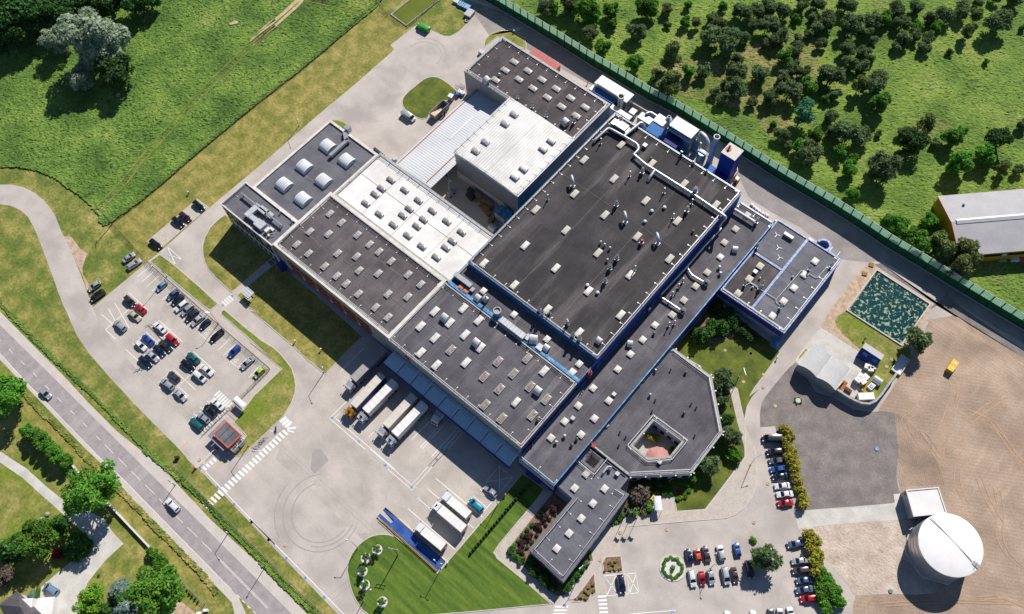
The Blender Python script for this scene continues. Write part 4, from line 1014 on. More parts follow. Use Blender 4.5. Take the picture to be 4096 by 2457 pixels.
# --- left hall with vaulted rooflights, and the office front
N_, rz = hall('factory_hall', 'left factory hall with six white vaulted rooflights', (-169.3, -146.8, 61.05, 95.9), 12.0, 'roof_blue_grey', 'wall_beige', cap='cap_white', cw=.8, ph=.5)
for s in ("5:305,310", "5:487,147", "5:660,275", "5:475,440", "5:868,92", "1:697,1312"):
    c = pts(s, rz + .7)[0]; lx, ly = 2.1, 2.2; n = 10; v = []
    o = MB().box((c.x, c.y, rz + .2), (lx * 2 + .2, ly * 2 + .2, .4)).build('rooflight', 'frame_white', N_)
    for sx in (-1, 1): v += [(c.x + sx * lx, c.y - ly * math.cos(math.pi * i / n), rz + .4 + 1.15 * math.sin(math.pi * i / n)) for i in range(n + 1)]
    MB().add(v, [(i, i + 1, n + 2 + i, n + 1 + i) for i in range(n)] + [tuple(range(n + 1)), tuple(range(n + 1, 2 * n + 2))]).build('vault', 'vault_sheet', o, True)
    mb = MB()
    for k in range(7):
        x = c.x - lx + 2 * lx * k / 6; mb.tube([(x, c.y - (ly + .02) * math.cos(math.pi * i / n), rz + .42 + 1.17 * math.sin(math.pi * i / n)) for i in range(n + 1)], .045, 5)
    mb.build('glazing_bars', 'steel_dull', o)
q = pts("1:855,1195 870,1270 720,1405", rz + 1)
MB().bar(q[0], q[1], 1.4, 1.1).bar(q[1] - Vector((0, -.8, 0)), q[2], 1.1, 1.1).box((q[0].x - .3, q[0].y + 1.6, rz + 1.2), (1.8, 1.6, 2.2)).build('duct', 'steel', N_)
vents(N_, rz, 'mush', "1:893,1285 5:350,345", .3, s=.6)
O_, rz = hall('office_building', 'office front with three rows of dark windows and rooftop air ducts', (-172.3, -148.25, 50.3, 61.0), 12.2, 'roof_blue_grey', 'wall_beige', cap='frame_white', cw=.3, ph=.5, rail=[3],
              bands=[('wall_band', 'wall_plinth', 0, 4.4, [0])])
for zz in (1.2, 5.6, 8.6):
    for i in range(10):
        xx = -171 + i * 2.28
        if zz > 1 and not (zz == 8.6 and i == 8):
            f = MB().box((xx, 50.2, zz + .95), (1.35, .1, 1.9)).build('window', 'dark_steel', O_); MB().box((xx, 50.14, zz + .95), (1.15, .06, 1.7)).build('pane', 'window_dark', f)
a, b = Vector((-169.6, 57.1, rz)), Vector((-150.6, 57.0, rz))
MB().box((-160.1, 57.1, rz + 1.3), (19, .5, .5)).box((-169, 57.1, rz + .6), (.3, .3, 1.2)).box((-151, 57.1, rz + .6), (.3, .3, 1.2)).build('duct', 'steel', O_)
q = pts("4:2195,560 2230,520 2290,600 2200,620 2320,690 2260,640", rz + 1)
MB().box((-162.0, 55.0, rz + .9), (1.9, 5.4, 1.2)).box((-159.5, 57.2, rz + .9), (3.0, 2.0, 1.3)).box((-156.4, 57.4, rz + .9), (2.0, 1.8, 1.0)).box((-159.8, 53.2, rz + .8), (5, 1.5, 1.2)).box((-156.3, 53.0, rz + .9), (3.4, 2.6, 1.6)).build('air_handler', 'duct_white', O_)
MB().box((-153.2, 53.2, rz + .7), (1.2, 1.8, 1.2)).box((-152.4, 54.3, rz + .6), (1.6, .8, .9)).box((-151.6, 52.2, rz + .5), (.8, .6, .8)).bar((-151.6, 52.4, rz + 1), (-150.6, 54, rz + 1), .12).build('cooling_unit', 'frame_white', O_)
vents(O_, rz, 'mush', "5:275,565 270,693 380,645", .3, s=.5)
MB().box((-158, 49.0, .02), (30, 2.3, .16)).build('apron', 'cap_dark', O_)
# --- low offices: many-sided wing with courtyard, and the front wing
GO = [Vector((a, b, 0)) for a, b in ((-34.9, 103.0), (-34.0, 104.0), (-20.7, 103.8), (-8.6, 91.7), (-8.5, 76.8), (-21.2, 65.05), (-34.9, 65.05))]
GHo = [Vector((a, b, 0)) for a, b in ((-25.5, 82.3), (-25.7, 72.6), (-20.3, 72.4), (-16.0, 76.7), (-15.9, 82.4))][::-1]
G_, rz = hall('office_wing', 'many-sided office wing with grey roof around a small courtyard', GO, 5.5, 'roof_grey', 'wall_plinth', cap='cap_worn', cw=.6, ph=.35, rail=[1, 2, 3, 4], hole=GHo)
for i in range(6):
    t0 = (i + .5) / 6; a, b = GO[4], GO[5]; c = a.lerp(b, t0); d = (b - a).normalized(); nn = Vector((d.y, -d.x, 0)); ang = math.atan2(d.y, d.x)
    nn = nn if (c + nn - Vector((-20, 85, 0))).length > (c - nn - Vector((-20, 85, 0))).length else -nn
    f = MB().box((c.x + nn.x * .04, c.y + nn.y * .04, 2.0), (2.0, .12, 2.2), ang).build('window', 'frame_white', G_); MB().box((c.x + nn.x * .1, c.y + nn.y * .1, 2.0), (1.8, .08, 2.0), ang).build('pane', 'window_dark', f)
for i in range(4):
    xx = -24.3 + i * 2.4; f = MB().box((xx, 82.2, 2.0), (1.6, .16, 2.4)).build('window', 'frame_white', G_); MB().box((xx, 82.1, 2.0), (1.4, .08, 2.2)).build('pane', 'window_dark', f)
vents(G_, rz, 'mush', "10:1397,635 1350,855", .5, s=.8)
vents(G_, rz, 'dark', "10:1670,655 1655,1020", .3, s=1.2)
vents(G_, rz, 'dark', "10:1535,630 1398,902 1368,1000 1720,935 1766,968 1080,1190 1132,1232 1070,1308 1752,1220", .2, s=.7)
for s in ("10:1285,725", "10:1255,765", "10:958,1128", "10:1435,1460"): vents(G_, rz, 'box', s, .4, s=.8)
sheet('courtyard_floor', GHo, .135, 'path_paving')
ap = Vector((-19.0, 72.6, 4.9)); rim = [Vector((a, b, 3.7)) for a, b in ((-24.0, 72.7), (-23.2, 75.2), (-21.0, 77.0), (-18.4, 77.0), (-16.4, 76.0), (-16.6, 73.6))]
pv_ = thing('pavilion', 'red-roofed pavilion fan inside the office courtyard', 'pavilion', (-20, 74, 0))
apx = Vector((-20.6, 76.3, 4.9))
fan = pts("10:1310,1425 1320,1370 1345,1335 1410,1318 1465,1328 1505,1360 1520,1400 1520,1425", 3.6)
cen = pts("10:1418,1432", 4.9)[0]
MB().add([cen] + fan, [(0, i, i + 1) for i in range(1, len(fan))]).build('roof', 'terracotta_roof', pv_)
for p in fan[1:-1]: MB().bar((p.x, p.y, 0), (p.x, p.y, 3.55), .14).build('post', 'frame_white', pv_)
HO = [Vector((a, b, 0)) for a, b in ((-29.5, 32.0), (-17.4, 31.5), (-18.2, 61.0), (-21.1, 60.6), (-21.15, 65.0), (-34.9, 65.0), (-34.9, 50.4), (-29.3, 50.2))]
HH = [Vector((a, b, 0)) for a, b in ((-33.4, 64.1), (-33.4, 60.4), (-30.0, 60.4), (-30.0, 64.1))]
H_, rz = hall('office_wing', 'front office wing with grey roof and square white rooflights among flower beds', HO, 5.0, 'roof_blue_grey', 'wall_lilac', cap='cap_dark', cw=.7, ph=.35, rail=[0, 1, 2, 7], hole=HH)
sk(H_, rz, "14:672,350 942,355 836,487 732,622 622,757 512,893", 1.7, 1.9, pane='dome_white', bulge=.12)
sk(H_, rz, "14:775,223", 1.7, 1.9, pane='dome_cream', bulge=.12)
q = pts("14:925,215 970,155 1003,160", rz + 1); pipe(H_, [Vector((q[0].x, q[0].y, rz + .1))] + q + [Vector((q[-1].x, q[-1].y - .3, rz + .1))], .26, 'duct_white')
vents(H_, rz, 'box', "14:693,105 1055,222", .5, s=.8)
vents(H_, rz, 'dark', "14:985,190", .3, s=1.3)
MB().box((-25.0, 31.7, 3.9), (.9, .2, .9)).box((-24.2, 31.7, 3.6), (.7, .2, .5)).build('wall_sign', 'red', H_)
for i in range(9):
    yy = 33.5 + i * 2.9; xw = -17.42 - (yy - 31.5) * .0271
    f = MB().box((xw + .05, yy, 2.0), (.14, 1.6, 1.8), R(1.5)).build('window', 'frame_white', H_); MB().box((xw + .12, yy, 2.0), (.1, 1.4, 1.6), R(1.5)).build('pane', 'window_dark', f)
t = thing('escape_ladder', 'orange caged ladder on the edge of the low office roof', 'ladder', (-33, 67, 5)); mb = MB()
c = pts("10:840,1310", 6)[0]
for k in range(9): mb.bar((c.x - .5, c.y - .4, 5.2 + k * .35), (c.x + .5, c.y - .4, 5.2 + k * .35), .07)
for a in (-.5, .5): mb.bar((c.x + a, c.y - .4, 5.1), (c.x + a, c.y - .4, 8.4), .08)
for k in range(4):
    z = 5.8 + k * .8; mb.tube([(c.x + .55 * math.cos(a), c.y - .4 + .8 * math.sin(a), z) for a in [math.pi * i / 8 for i in range(9)]], .05, 5)
mb.build('ladder_cage', 'coral', t)
t = thing('escape_ladder', 'red caged ladder at the corner below the main hall roof', 'ladder', (-47, 83, 8)); mb = MB()
for k in range(16): mb.bar((-47.35, 79.4, 8 + k * .35), (-47.35, 80.3, 8 + k * .35), .07)
for a in (79.4, 80.3): mb.bar((-47.35, a, 7.6), (-47.35, a, 13.4), .08)
for k in range(6): mb.tube([(-47.3 + .8 * math.sin(a), 79.85 + .5 * math.cos(a), 8.6 + k * .9) for a in [math.pi * i / 8 for i in range(9)]], .05, 5)
mb.build('ladder_cage', 'coral', t)
# --- green noise barrier with posts and two rows of panels
t = thing('noise_barrier', 'tall green noise barrier fence running along the works road', 'fence', tuple(fl[0])); acc = []
tot = 0
for a, b in zip(fl, fl[1:]): tot += (b - a).length
step = tot / 92; d = 0; bays = []
def along(s):
    for a, b in zip(fl, fl[1:]):
        L = (b - a).length
        if s <= L: return a.lerp(b, s / L)
        s -= L
    return fl[-1]
for i in range(93): bays.append(along(min(i * step, tot - .001)))
for i, p in enumerate(bays):
    MB().box((p.x, p.y - .06, FH / 2), (.3, .3, FH), R(35) if 0 else 0).build('post', 'fence_post', t)
    if i < 92:
        q = bays[i + 1]; u = (q - p).normalized()
        MB().bar(p + u * .16 + Vector((0, 0, 1.65)), q - u * .16 + Vector((0, 0, 1.65)), .14, 3.25).build('lower_panel', 'fence_green', t)
        MB().bar(p + u * .16 + Vector((0, 0, 4.72)), q - u * .16 + Vector((0, 0, 4.72)), .1, 2.85).build('upper_panel', 'fence_green_light', t)
MB().add([v for p in bays for v in ((p.x, p.y - .12, FH), (p.x, p.y + .12, FH), (p.x, p.y - .12, FH - .12), (p.x, p.y + .12, FH - .12))], [f for i in range(92) for f in ((4 * i, 4 * i + 4, 4 * i + 5, 4 * i + 1), (4 * i, 4 * i + 2, 4 * i + 6, 4 * i + 4), (4 * i + 1, 4 * i + 5, 4 * i + 7, 4 * i + 3))]).build('top_rail', 'cap_worn', t)
struct('kerb', strip([p + Vector((0, -.55, 0)) for p in fl], .5, .05), 'kerb_stone')
# ------------------------------------------------------------------ vehicles
PAINT = dict(black='0d0e12', navy='141c3a', blue='1d3f8f', midblue='24508f', lightblue='7d9cb8', bluegrey='5a6a86', silver='a7abb0', grey='5f6268', darkgrey='33363c', white='d3d4d5', red='a8161e', maroon='3c1420', beige='b7a58c', orange='c24a1c', brown='55474a', purple='2c2334', plum='4a434c', teal='145a5c', tealblue='0f7a94', lime='a5b850', green='3f9a30', yellow='c98a1c', whitegrey='bcbec2')
for k, c in PAINT.items(): mk('paint_' + k, [c], 1, 1, .28, metal=.35 if k in ('silver', 'grey', 'bluegrey', 'darkgrey', 'brown', 'plum', 'lightblue', 'whitegrey') else .05, coat=.6)


def loft(mb, st, cap=True):
    """stations: (x, half width low, half width top, z low, z mid, z top)"""
    b = len(mb.v); n = 10
    for x, wl, wt, z0, zm, z1 in st:
        for y, z in ((-wl * .92, z0), (-wl, z0 + (zm - z0) * .45), (-wl, zm), (-wt, z1 - .03), (-wt * .8, z1), (wt * .8, z1), (wt, z1 - .03), (wl, zm), (wl, z0 + (zm - z0) * .45), (wl * .92, z0)): mb.v.append((x, y, z))
    for i in range(len(st) - 1):
        for k in range(n): mb.f.append((b + i * n + k, b + i * n + (k + 1) % n, b + (i + 1) * n + (k + 1) % n, b + (i + 1) * n + k))
    if cap: mb.f.append(tuple(b + k for k in range(n))); mb.f.append(tuple(b + (len(st) - 1) * n + k for k in range(n)))


def car(kind):
    L, Wd, H = dict(hatch=(4.1, 1.74, 1.47), small=(3.7, 1.66, 1.5), sedan=(4.6, 1.78, 1.44), estate=(4.7, 1.8, 1.5), suv=(4.6, 1.86, 1.7), mpv=(4.5, 1.84, 1.68), van=(5.3, 1.98, 2.0))[kind]
    h = L / 2; w = Wd / 2; t = thing('parked_car', 'car', 'car')
    bel = .92 if kind not in ('suv', 'mpv', 'van') else 1.05
    hood = bel - .02; boot = bel + .02
    mb = MB()
    loft(mb, [(-h, w * .74, w * .70, .35, .6, bel - .14), (-h + .12, w * .9, w * .82, .25, .62, boot - .04), (-h + .6, w, w * .9, .22, .66, boot), (-.4, w, w * .93, .22, .68, bel), (h - 1.45, w, w * .92, .22, .68, bel), (h - 1.0, w, w * .88, .22, .68, hood), (h - .35, w * .95, w * .8, .24, .64, hood - .12), (h - .08, w * .84, w * .7, .28, .58, hood - .24), (h, w * .7, w * .6, .34, .52, hood - .36)])
    # glasshouse: base front, roof front, roof rear, base rear
    bf = h - 1.15; rf = bf - .85
    rr, br = dict(hatch=(-h + .62, -h + .22), small=(-h + .5, -h + .15), sedan=(-h + 1.35, -h + .75), estate=(-h + .42, -h + .12), suv=(-h + .5, -h + .16), mpv=(-h + .42, -h + .12), van=(-h + .15, -h + .06))[kind]
    if kind in ('small', 'mpv'): bf = h - .75; rf = bf - .9
    if kind == 'van': bf = h - .7; rf = bf - .65
    wb, wr = w * .93, w * .74
    if kind == 'van': wr = w * .86
    G = [(bf, -wb, bel - .02), (bf, wb, bel - .02), (rf, wr, H - .05), (rf, -wr, H - .05), (rr, wr, H - .07), (rr, -wr, H - .07), (br, wb * .96, boot - .02), (br, -wb * .96, boot - .02)]
    xm = (rf + rr) / 2
    mb.add(G + [(rf - .15, -wr * .9, H), (rf - .15, wr * .9, H), (rr + .15, wr * .9, H - .01), (rr + .15, -wr * .9, H - .01)], [(0, 1, 2, 3), (4, 6, 7, 5), (1, 6, 4, 2), (0, 3, 5, 7), (3, 2, 9, 8), (2, 4, 10, 9), (4, 5, 11, 10), (5, 3, 8, 11), (8, 9, 10, 11)])
    mb.build('body', 'paint_silver', t, True)
    V = [Vector(g) for g in G]

    def quad(a, b, c, d, i0, i1, j0, j1, nm, out):
        f = lambda u, v: (a.lerp(b, u)).lerp(d.lerp(c, u), v) + out
        MB().add([f(i0, j0), f(i1, j0), f(i1, j1), f(i0, j1)], [(0, 1, 2, 3)]).build(nm, 'glass', t)
    quad(V[0], V[1], V[2], V[3], .05, .95, .06, .94, 'windscreen', Vector((.015, 0, .012)))
    quad(V[7], V[6], V[4], V[5], .1, .9, .2, .9, 'rear_window', Vector((-.015, 0, .012)))
    if kind != 'van':
        for s_, q in ((1, (V[6], V[1], V[2], V[4])), (-1, (V[7], V[0], V[3], V[5]))): quad(*q, .08, .9, .15, .88, 'side_window', Vector((0, .014 * s_, .006)))
    else:
        for s_, q in ((1, (V[6], V[1], V[2], V[4])), (-1, (V[7], V[0], V[3], V[5]))): quad(*q, .78, .95, .2, .85, 'side_window', Vector((0, .014 * s_, .006)))
        for k in range(6): pass
    for x in (-h + .8, h - .85):
        for s_ in (-1, 1):
            MB().tube([(x, s_ * (w - .2), .32), (x, s_ * (w + .012), .32)], .32, 14).build('wheel', 'rubber', t)
    for s_ in (-1, 1):
        MB().box((h - .2, s_ * w * .66, hood - .2), (.3, .3, .14), s_ * -.35).build('headlight', 'lamp_glass', t)
        MB().box((-h + .07, s_ * w * .74, bel - .15), (.16, .22, .18)).build('tail_light', 'tail_red', t)
        MB().box((bf - .3, s_ * (w + .07), bel + .04), (.14, .2, .14)).build('mirror', 'dark_steel', t)
    return Proto(t)


CARS = {}
# region | front x,y | rear x,y | paint | kind | note; rows carry a phrase to find them by
ROWS = [
    ('in the small bay beside the drive', 'from the top', 'cars in the small bay beside the drive', """4 1838,545 1735,455 black estate|4 1718,640 1612,560 maroon sedan|4 1652,690 1550,605 black estate|4 1455,890 1342,800 black estate"""),
    ('on the grass by the car park', 'from the top', 'cars parked on the grass', """4 1212,930 1105,1005 silver sedan|4 1268,985 1145,1068 silver estate|4 790,1265 905,1185 silver hatch|4 812,1355 942,1265 black suv"""),
    ('along the car park fence', 'from the top', 'cars along the car park fence', """4 1405,1265 1500,1185 lightblue small|4 1503,1342 1602,1260 bluegrey hatch|4 1545,1387 1648,1305 navy hatch|8 1573,100 1688,10 white estate|8 1628,135 1738,42 silver estate|8 1668,188 1782,92 darkgrey estate|8 1718,228 1836,130 whitegrey sedan|8 1795,258 1888,178 navy hatch|8 1890,372 2008,270 black sedan|8 2052,512 2158,412 blue hatch|8 2165,618 2285,512 silver sedan|8 2282,698 2378,605 lime small"""),
    ("in the staff car park's upper bays", 'from upper right', 'cars in the upper bays of the staff car park', """4 1210,1400 1125,1318 darkgrey suv|8 1218,45 1308,112 red sedan|8 1262,182 1160,98 beige sedan|8 1030,190 1128,272 silver suv"""),
    ("in the staff car park's middle block", 'from upper right', 'cars in the middle block of the staff car park', """8 1385,208 1488,290 white sedan|8 1282,318 1376,398 blue sedan|8 1310,448 1225,372 white hatch|8 1606,402 1494,308 red estate|8 1545,458 1437,368 darkgrey sedan|8 1478,498 1386,418 navy sedan|8 1424,548 1318,460 whitegrey sedan|8 1358,602 1254,510 navy estate"""),
    ("in the staff car park's lower block", 'from upper right', 'cars in the lower block of the staff car park', """8 1686,478 1788,562 teal sedan|8 1743,632 1634,545 black estate|8 1910,672 1806,588 white sedan|8 1852,735 1736,640 white mpv|8 1514,645 1612,728 plum hatch|8 1446,712 1562,802 silver suv|8 1672,902 1568,806 whitegrey sedan"""),
    ('in the short gatehouse row', 'from upper right', 'cars in the short row by the gatehouse', """8 1904,895 2006,982 white sedan|8 1842,950 1944,1036 black suv|8 1778,1016 1882,1100 silver hatch|8 1714,1066 1820,1162 teal estate"""),
    ('driving on the main road', 'from the left', 'cars driving on the main road', """8 455,882 362,800 silver hatch|12 1498,450 1610,558 white suv"""),
    ('on the pale garden drive', 'from the left', None, """12 400,1218 522,1298 lightblue mpv"""),
    ('beside the lorry stands', 'from the top', 'cars beside the lorry stands', """13 2105,330 2224,422 silver hatch|13 1970,450 2095,562 tealblue mpv"""),
    ("in the visitor car park's upper line", 'from left', 'cars in the upper line of the visitor car park', """14 1685,895 1715,1032 navy sedan|14 1767,893 1793,1010 orange small|14 1835,868 1876,1016 brown sedan|14 1966,862 2006,1002 whitegrey suv|14 2118,838 2150,966 midblue hatch"""),
    ("in the visitor car park's lower line", 'from left', 'cars in the lower line of the visitor car park', """14 1746,1242 1713,1082 white estate|14 1828,1222 1806,1102 red hatch|14 1914,1222 1882,1082 silver hatch|14 2050,1218 2012,1055 whitegrey mpv|14 2127,1202 2096,1064 brown sedan|14 2264,1162 2234,998 darkgrey estate"""),
    ('in the white cross-hatched bay', 'alone', None, """14 1107,1298 1078,1128 navy suv"""),
    ('in the upper golden hedge row', 'from the top', 'cars along the upper golden hedge', """11 118,1245 300,1245 darkgrey van|15 158,30 308,18 purple suv|15 178,110 318,98 grey hatch|15 190,187 324,170 midblue hatch|15 208,254 355,238 navy sedan|15 228,337 374,325 white sedan|15 246,412 398,400 white sedan|15 256,490 398,478 red sedan"""),
    ('in the lower golden hedge row', 'from the top', 'cars along the lower golden hedge', """15 342,866 502,836 bluegrey sedan|15 382,1012 530,1000 silver sedan|15 388,1098 548,1082 brown estate|15 422,1188 568,1172 bluegrey sedan|15 420,1276 576,1254 bluegrey sedan|15 460,1352 618,1336 red estate"""),
    ('at the bottom edge', 'from the left', 'cars cut by the bottom edge', """14 2045,1475 2030,1560 white hatch|15 38,1465 22,1560 white hatch|15 195,1448 200,1560 darkgrey estate|15 277,1448 285,1560 silver estate|15 362,1425 395,1560 white estate"""),
    ('in the north yard', 'alone', None, """1 1490,210 1622,280 green van|1 1480,1082 1366,1002 silver van"""),
]
ORD = ['first', 'second', 'third', 'fourth', 'fifth', 'sixth', 'seventh', 'eighth', 'ninth', 'tenth', 'eleventh', 'twelfth']
KN = dict(hatch='hatchback', small='small hatchback', sedan='saloon', estate='estate car', suv='off-road car', mpv='people carrier', van='van')
CN = dict(bluegrey='blue-grey', lightblue='light blue', midblue='bright blue', darkgrey='dark grey', whitegrey='silver white', tealblue='turquoise', teal='dark teal', lime='lime green', purple='dark purple', plum='dusty plum', navy='navy', green='bright green')
LN = dict(hatch=4.1, small=3.7, sedan=4.6, estate=4.7, suv=4.6, mpv=4.5, van=5.3)
for where, frm, grp, data in ROWS:
    L = data.split('|')
    for i, e in enumerate(L):
        r, f, b, pc, kd = e.split()
        hz = 1.0 if kd == 'van' else .75
        F, Bk = pts(r + ':' + f, hz)[0], pts(r + ':' + b, hz)[0]
        d = F - Bk; c = (F + Bk) / 2; c.z = .035
        if kd not in CARS: CARS[kd] = car(kd)
        ln = max(.9, min(1.1, d.length / LN[kd]))
        lab = f"{CN.get(pc, pc)} {KN[kd]}" + (f", {ORD[i]} {frm} {where}" if len(L) > 1 and frm != 'alone' else f" {where}")
        o = CARS[kd].place(c, math.atan2(d.y, d.x), (ln, (ln + 1) / 2, 1), lab, grp, 'van' if kd == 'van' else 'car', {'body': M['paint_' + pc]})
        if kd == 'van': o.name = 'delivery_van'
# roof racks seen on two cars
# ---------------------------------------------------------------- lorries


def lorry(name, label, F, Bk, cab='paint_white', box='tarp_white', side=None, artic=True, hatch=True, boxh=4.0, group=None, open_door=False):
    """F = front bumper, Bk = tail (points on the ground); nose along +x"""
    d = F - Bk; Ln = d.length; t = thing(name, label, 'lorry')
    cl = 2.3; x1 = Ln
    w = 1.25
    mb = MB(); cx = Ln - cl
    loft(mb, [(cx, w, w * .96, .55, 2.6, 2.95), (cx + .5, w, w * .96, .5, 2.6, 3.0), (Ln - .75, w, w * .95, .45, 2.5, 2.95), (Ln - .3, w * .98, w * .9, .45, 1.9, 2.75), (Ln - .06, w * .93, w * .85, .5, 1.5, 1.75), (Ln, w * .88, w * .8, .55, 1.2, 1.35)])
    mb.add([(cx + .1, -w * .9, 2.95), (cx + .1, w * .9, 2.95), (cx + .1, w * .85, boxh - .25), (cx + .1, -w * .85, boxh - .25), (Ln - .85, w * .82, 3.0), (Ln - .85, -w * .82, 3.0)], [(0, 1, 2, 3), (3, 2, 4, 5), (0, 3, 5), (1, 4, 2)])
    c_ = mb.build('cab', cab, t, True)
    MB().add([(Ln - .285, -w * .82, 2.62), (Ln - .285, w * .82, 2.62), (Ln - .03, w * .78, 1.78), (Ln - .03, -w * .78, 1.78)], [(0, 1, 2, 3)]).build('windscreen', 'glass', c_)
    for s in (-1, 1):
        MB().box((Ln - .95, s * (w + .01), 2.05), (1.0, .05, .7)).build('side_window', 'glass', c_)
        MB().box((Ln - .15, s * (w + .28), 2.1), (.15, .3, .55)).build('mirror', 'dark_steel', c_)
        MB().box((Ln - .02, s * w * .66, .8), (.1, .4, .22)).build('headlight', 'lamp_glass', c_)
    if hatch: MB().box((Ln - 1.25, 0, 3.22 if artic else 3.06), (.75, .8, .1)).build('roof_hatch', 'window_dark', c_)
    MB().box((Ln / 2 - .2, 0, .8), (Ln - .8, .9, .3)).box((Ln - 2.9, 0, 1.1), (1.6, 2.3, .15)).build('chassis', 'dark_steel', t)
    b1 = cx - (.75 if artic else .18)
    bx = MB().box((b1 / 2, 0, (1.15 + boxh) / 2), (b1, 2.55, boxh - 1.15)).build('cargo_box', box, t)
    if side:
        for s in (-1, 1): MB().box((b1 / 2, s * 1.285, (1.2 + boxh) / 2 - .05), (b1 - .06, .03, boxh - 1.35)).build('curtain_side', side, bx)
    fr = MB()
    for s in (-1, 1): fr.bar((0, s * 1.24, boxh + .01), (b1, s * 1.24, boxh + .01), .08)
    for k in range(8): fr.bar((b1 * k / 7 if 0 < k < 7 else (.03 if k == 0 else b1 - .03), -1.24, boxh + .01), (b1 * k / 7 if 0 < k < 7 else (.03 if k == 0 else b1 - .03), 1.24, boxh + .01), .07, .05)
    fr.build('roof_frame', 'tarp_cream' if box != 'tarp_grey' else 'steel_dull', bx)
    MB().box((-.03, 0, (1.3 + boxh) / 2), (.05, 2.4, boxh - 1.5)).build('rear_door', 'tarp_cream', bx)
    MB().box((-.02, 0, .6), (.12, 2.3, .18)).build('bumper', 'dark_steel', t)
    for x in ([1.6, 2.9, 4.2] if artic else [1.9]) + ([Ln - 4.5] if artic else []) + [Ln - 1.25]:
        for s in (-1, 1): MB().tube([(x, s * .75, .5), (x, s * 1.24, .5)], .5, 16).build('wheel', 'rubber', t)
    if open_door: MB().box((Ln - 1.0, -w - .45, 1.7), (.12, 1.0, 1.7), R(20)).build('door', cab, c_)
    t.location = (Bk.x, Bk.y, .04); t.rotation_euler = (0, 0, math.atan2(d.y, d.x))
    if group: t['group'] = group
    return t


def pt2(s, z): return pts(s, z)[0]


gL = 'articulated lorries at the loading docks'
# front and tail taken from roof corners at 4 m
for lab, f, b, kw in (
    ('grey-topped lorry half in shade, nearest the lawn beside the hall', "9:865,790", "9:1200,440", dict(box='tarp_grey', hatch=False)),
    ('lorry with an orange-yellow cab and blue curtain sides', "9:868,1030", "9:1188,670", dict(cab='paint_yellow', box='tarp_cream', side='navy', open_door=True)),
    ('white lorry standing right beside the orange-cabbed one', "9:975,1075", "9:1302,728", dict()),
    ('left white lorry of the second pair at the docks', "9:1155,1210", "9:1478,855", dict(box='tarp_cream', hatch=False)),
    ('right white lorry of the second pair, open roof hatch, at the docks', "9:1235,1285", "9:1568,925", dict()),
):
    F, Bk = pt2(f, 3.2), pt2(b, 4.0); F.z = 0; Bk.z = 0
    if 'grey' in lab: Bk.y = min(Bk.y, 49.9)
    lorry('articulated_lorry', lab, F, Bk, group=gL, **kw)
gR = 'white box lorries in the lorry stands'
for lab, f, b, kw in (
    ('white box lorry nearest the turquoise car', "13:1735,402", "13:1968,592", dict(hatch=False)),
    ('white box lorry with dark roof hatch, middle one of three', "13:1650,487", "13:1925,715", dict()),
    ('white box lorry with a reddish rear, beside the blue weighbridge', "13:1497,680", "13:1742,878", dict(hatch=False)),
):
    F, Bk = pt2(f, 2.9), pt2(b, 3.6); F.z = 0; Bk.z = 0
    o = lorry('box_lorry', lab, F, Bk, artic=False, boxh=3.6, group=gR, **kw)
    if 'reddish' in lab:
        for c in o.children_recursive:
            if c.name.startswith('rear_door'): c.data.materials[0] = M['red']; c['label'] = 'dark red rear door'
F, Bk = pt2("9:1655,1115", 1.6), pt2("9:1715,1000", 2.6); F.z = Bk.z = 0
lorry('box_lorry', 'small white box van backed under the edge of the loading canopy', F, Bk, artic=False, boxh=2.9, hatch=False)
# ------------------------------------------------------------------ plants


def leaves(blobs, n, size, seed, long=1.0, up=.25, out=.6, inner=.55):
    """a crown as many small leaf faces spread through blobs [(c, (rx, ry, rz))]"""
    rg = random.Random(seed); mb = MB(); tot = [b[1][0] * b[1][1] for b in blobs]; acc = []
    s = 0
    for t_ in tot: s += t_; acc.append(s)
    for _ in range(n):
        k = rg.random() * s; i = next(j for j, a in enumerate(acc) if k <= a); c, r = blobs[i]
        while True:
            d = Vector((rg.uniform(-1, 1), rg.uniform(-1, 1), rg.uniform(-1, 1)))
            if .1 < d.length < 1: break
        d.normalize()
        if d.z < -.35 and rg.random() < .7: d.z = -d.z
        f = inner + (1 - inner) * rg.random() ** .6
        p = Vector((c[0] + d.x * r[0] * f, c[1] + d.y * r[1] * f, c[2] + d.z * r[2] * f))
        nn = (d * out + Vector((rg.uniform(-1, 1), rg.uniform(-1, 1), rg.uniform(-1, 1) + up))).normalized()
        ax = (d if long > 1 else Vector((rg.uniform(-1, 1), rg.uniform(-1, 1), rg.uniform(-1, 1))))
        u = (ax - nn * ax.dot(nn))
        if u.length < .05: continue
        u.normalize(); v = nn.cross(u); a = size * rg.uniform(.6, 1.35); b = a / long
        mb.add([p - u * a - v * b * .6, p - u * a * .2 + v * b * -1, p + u * a, p + v * b], [(0, 1, 2, 3)])
    return mb


def trunk(h, r, seed, limbs=5, top=.8):
    rg = random.Random(seed); mb = MB(); b = (rg.uniform(-.05, .05), rg.uniform(-.05, .05))
    mb.tube([(0, 0, -.02), (b[0], b[1], h * .45), (b[0] * 2, b[1] * 2, h)], [r, r * .75, r * .35], 7)
    for i in range(limbs):
        a = i * 2.4 + rg.random(); z = h * rg.uniform(.45, .95); L = rg.uniform(.35, .75) * top
        mb.tube([(b[0] * 1.5, b[1] * 1.5, z), (math.cos(a) * L * .5, math.sin(a) * L * .5, z + L * .35), (math.cos(a) * L, math.sin(a) * L, z + L * .55)], [r * .4, r * .28, r * .12], 5)
    return mb


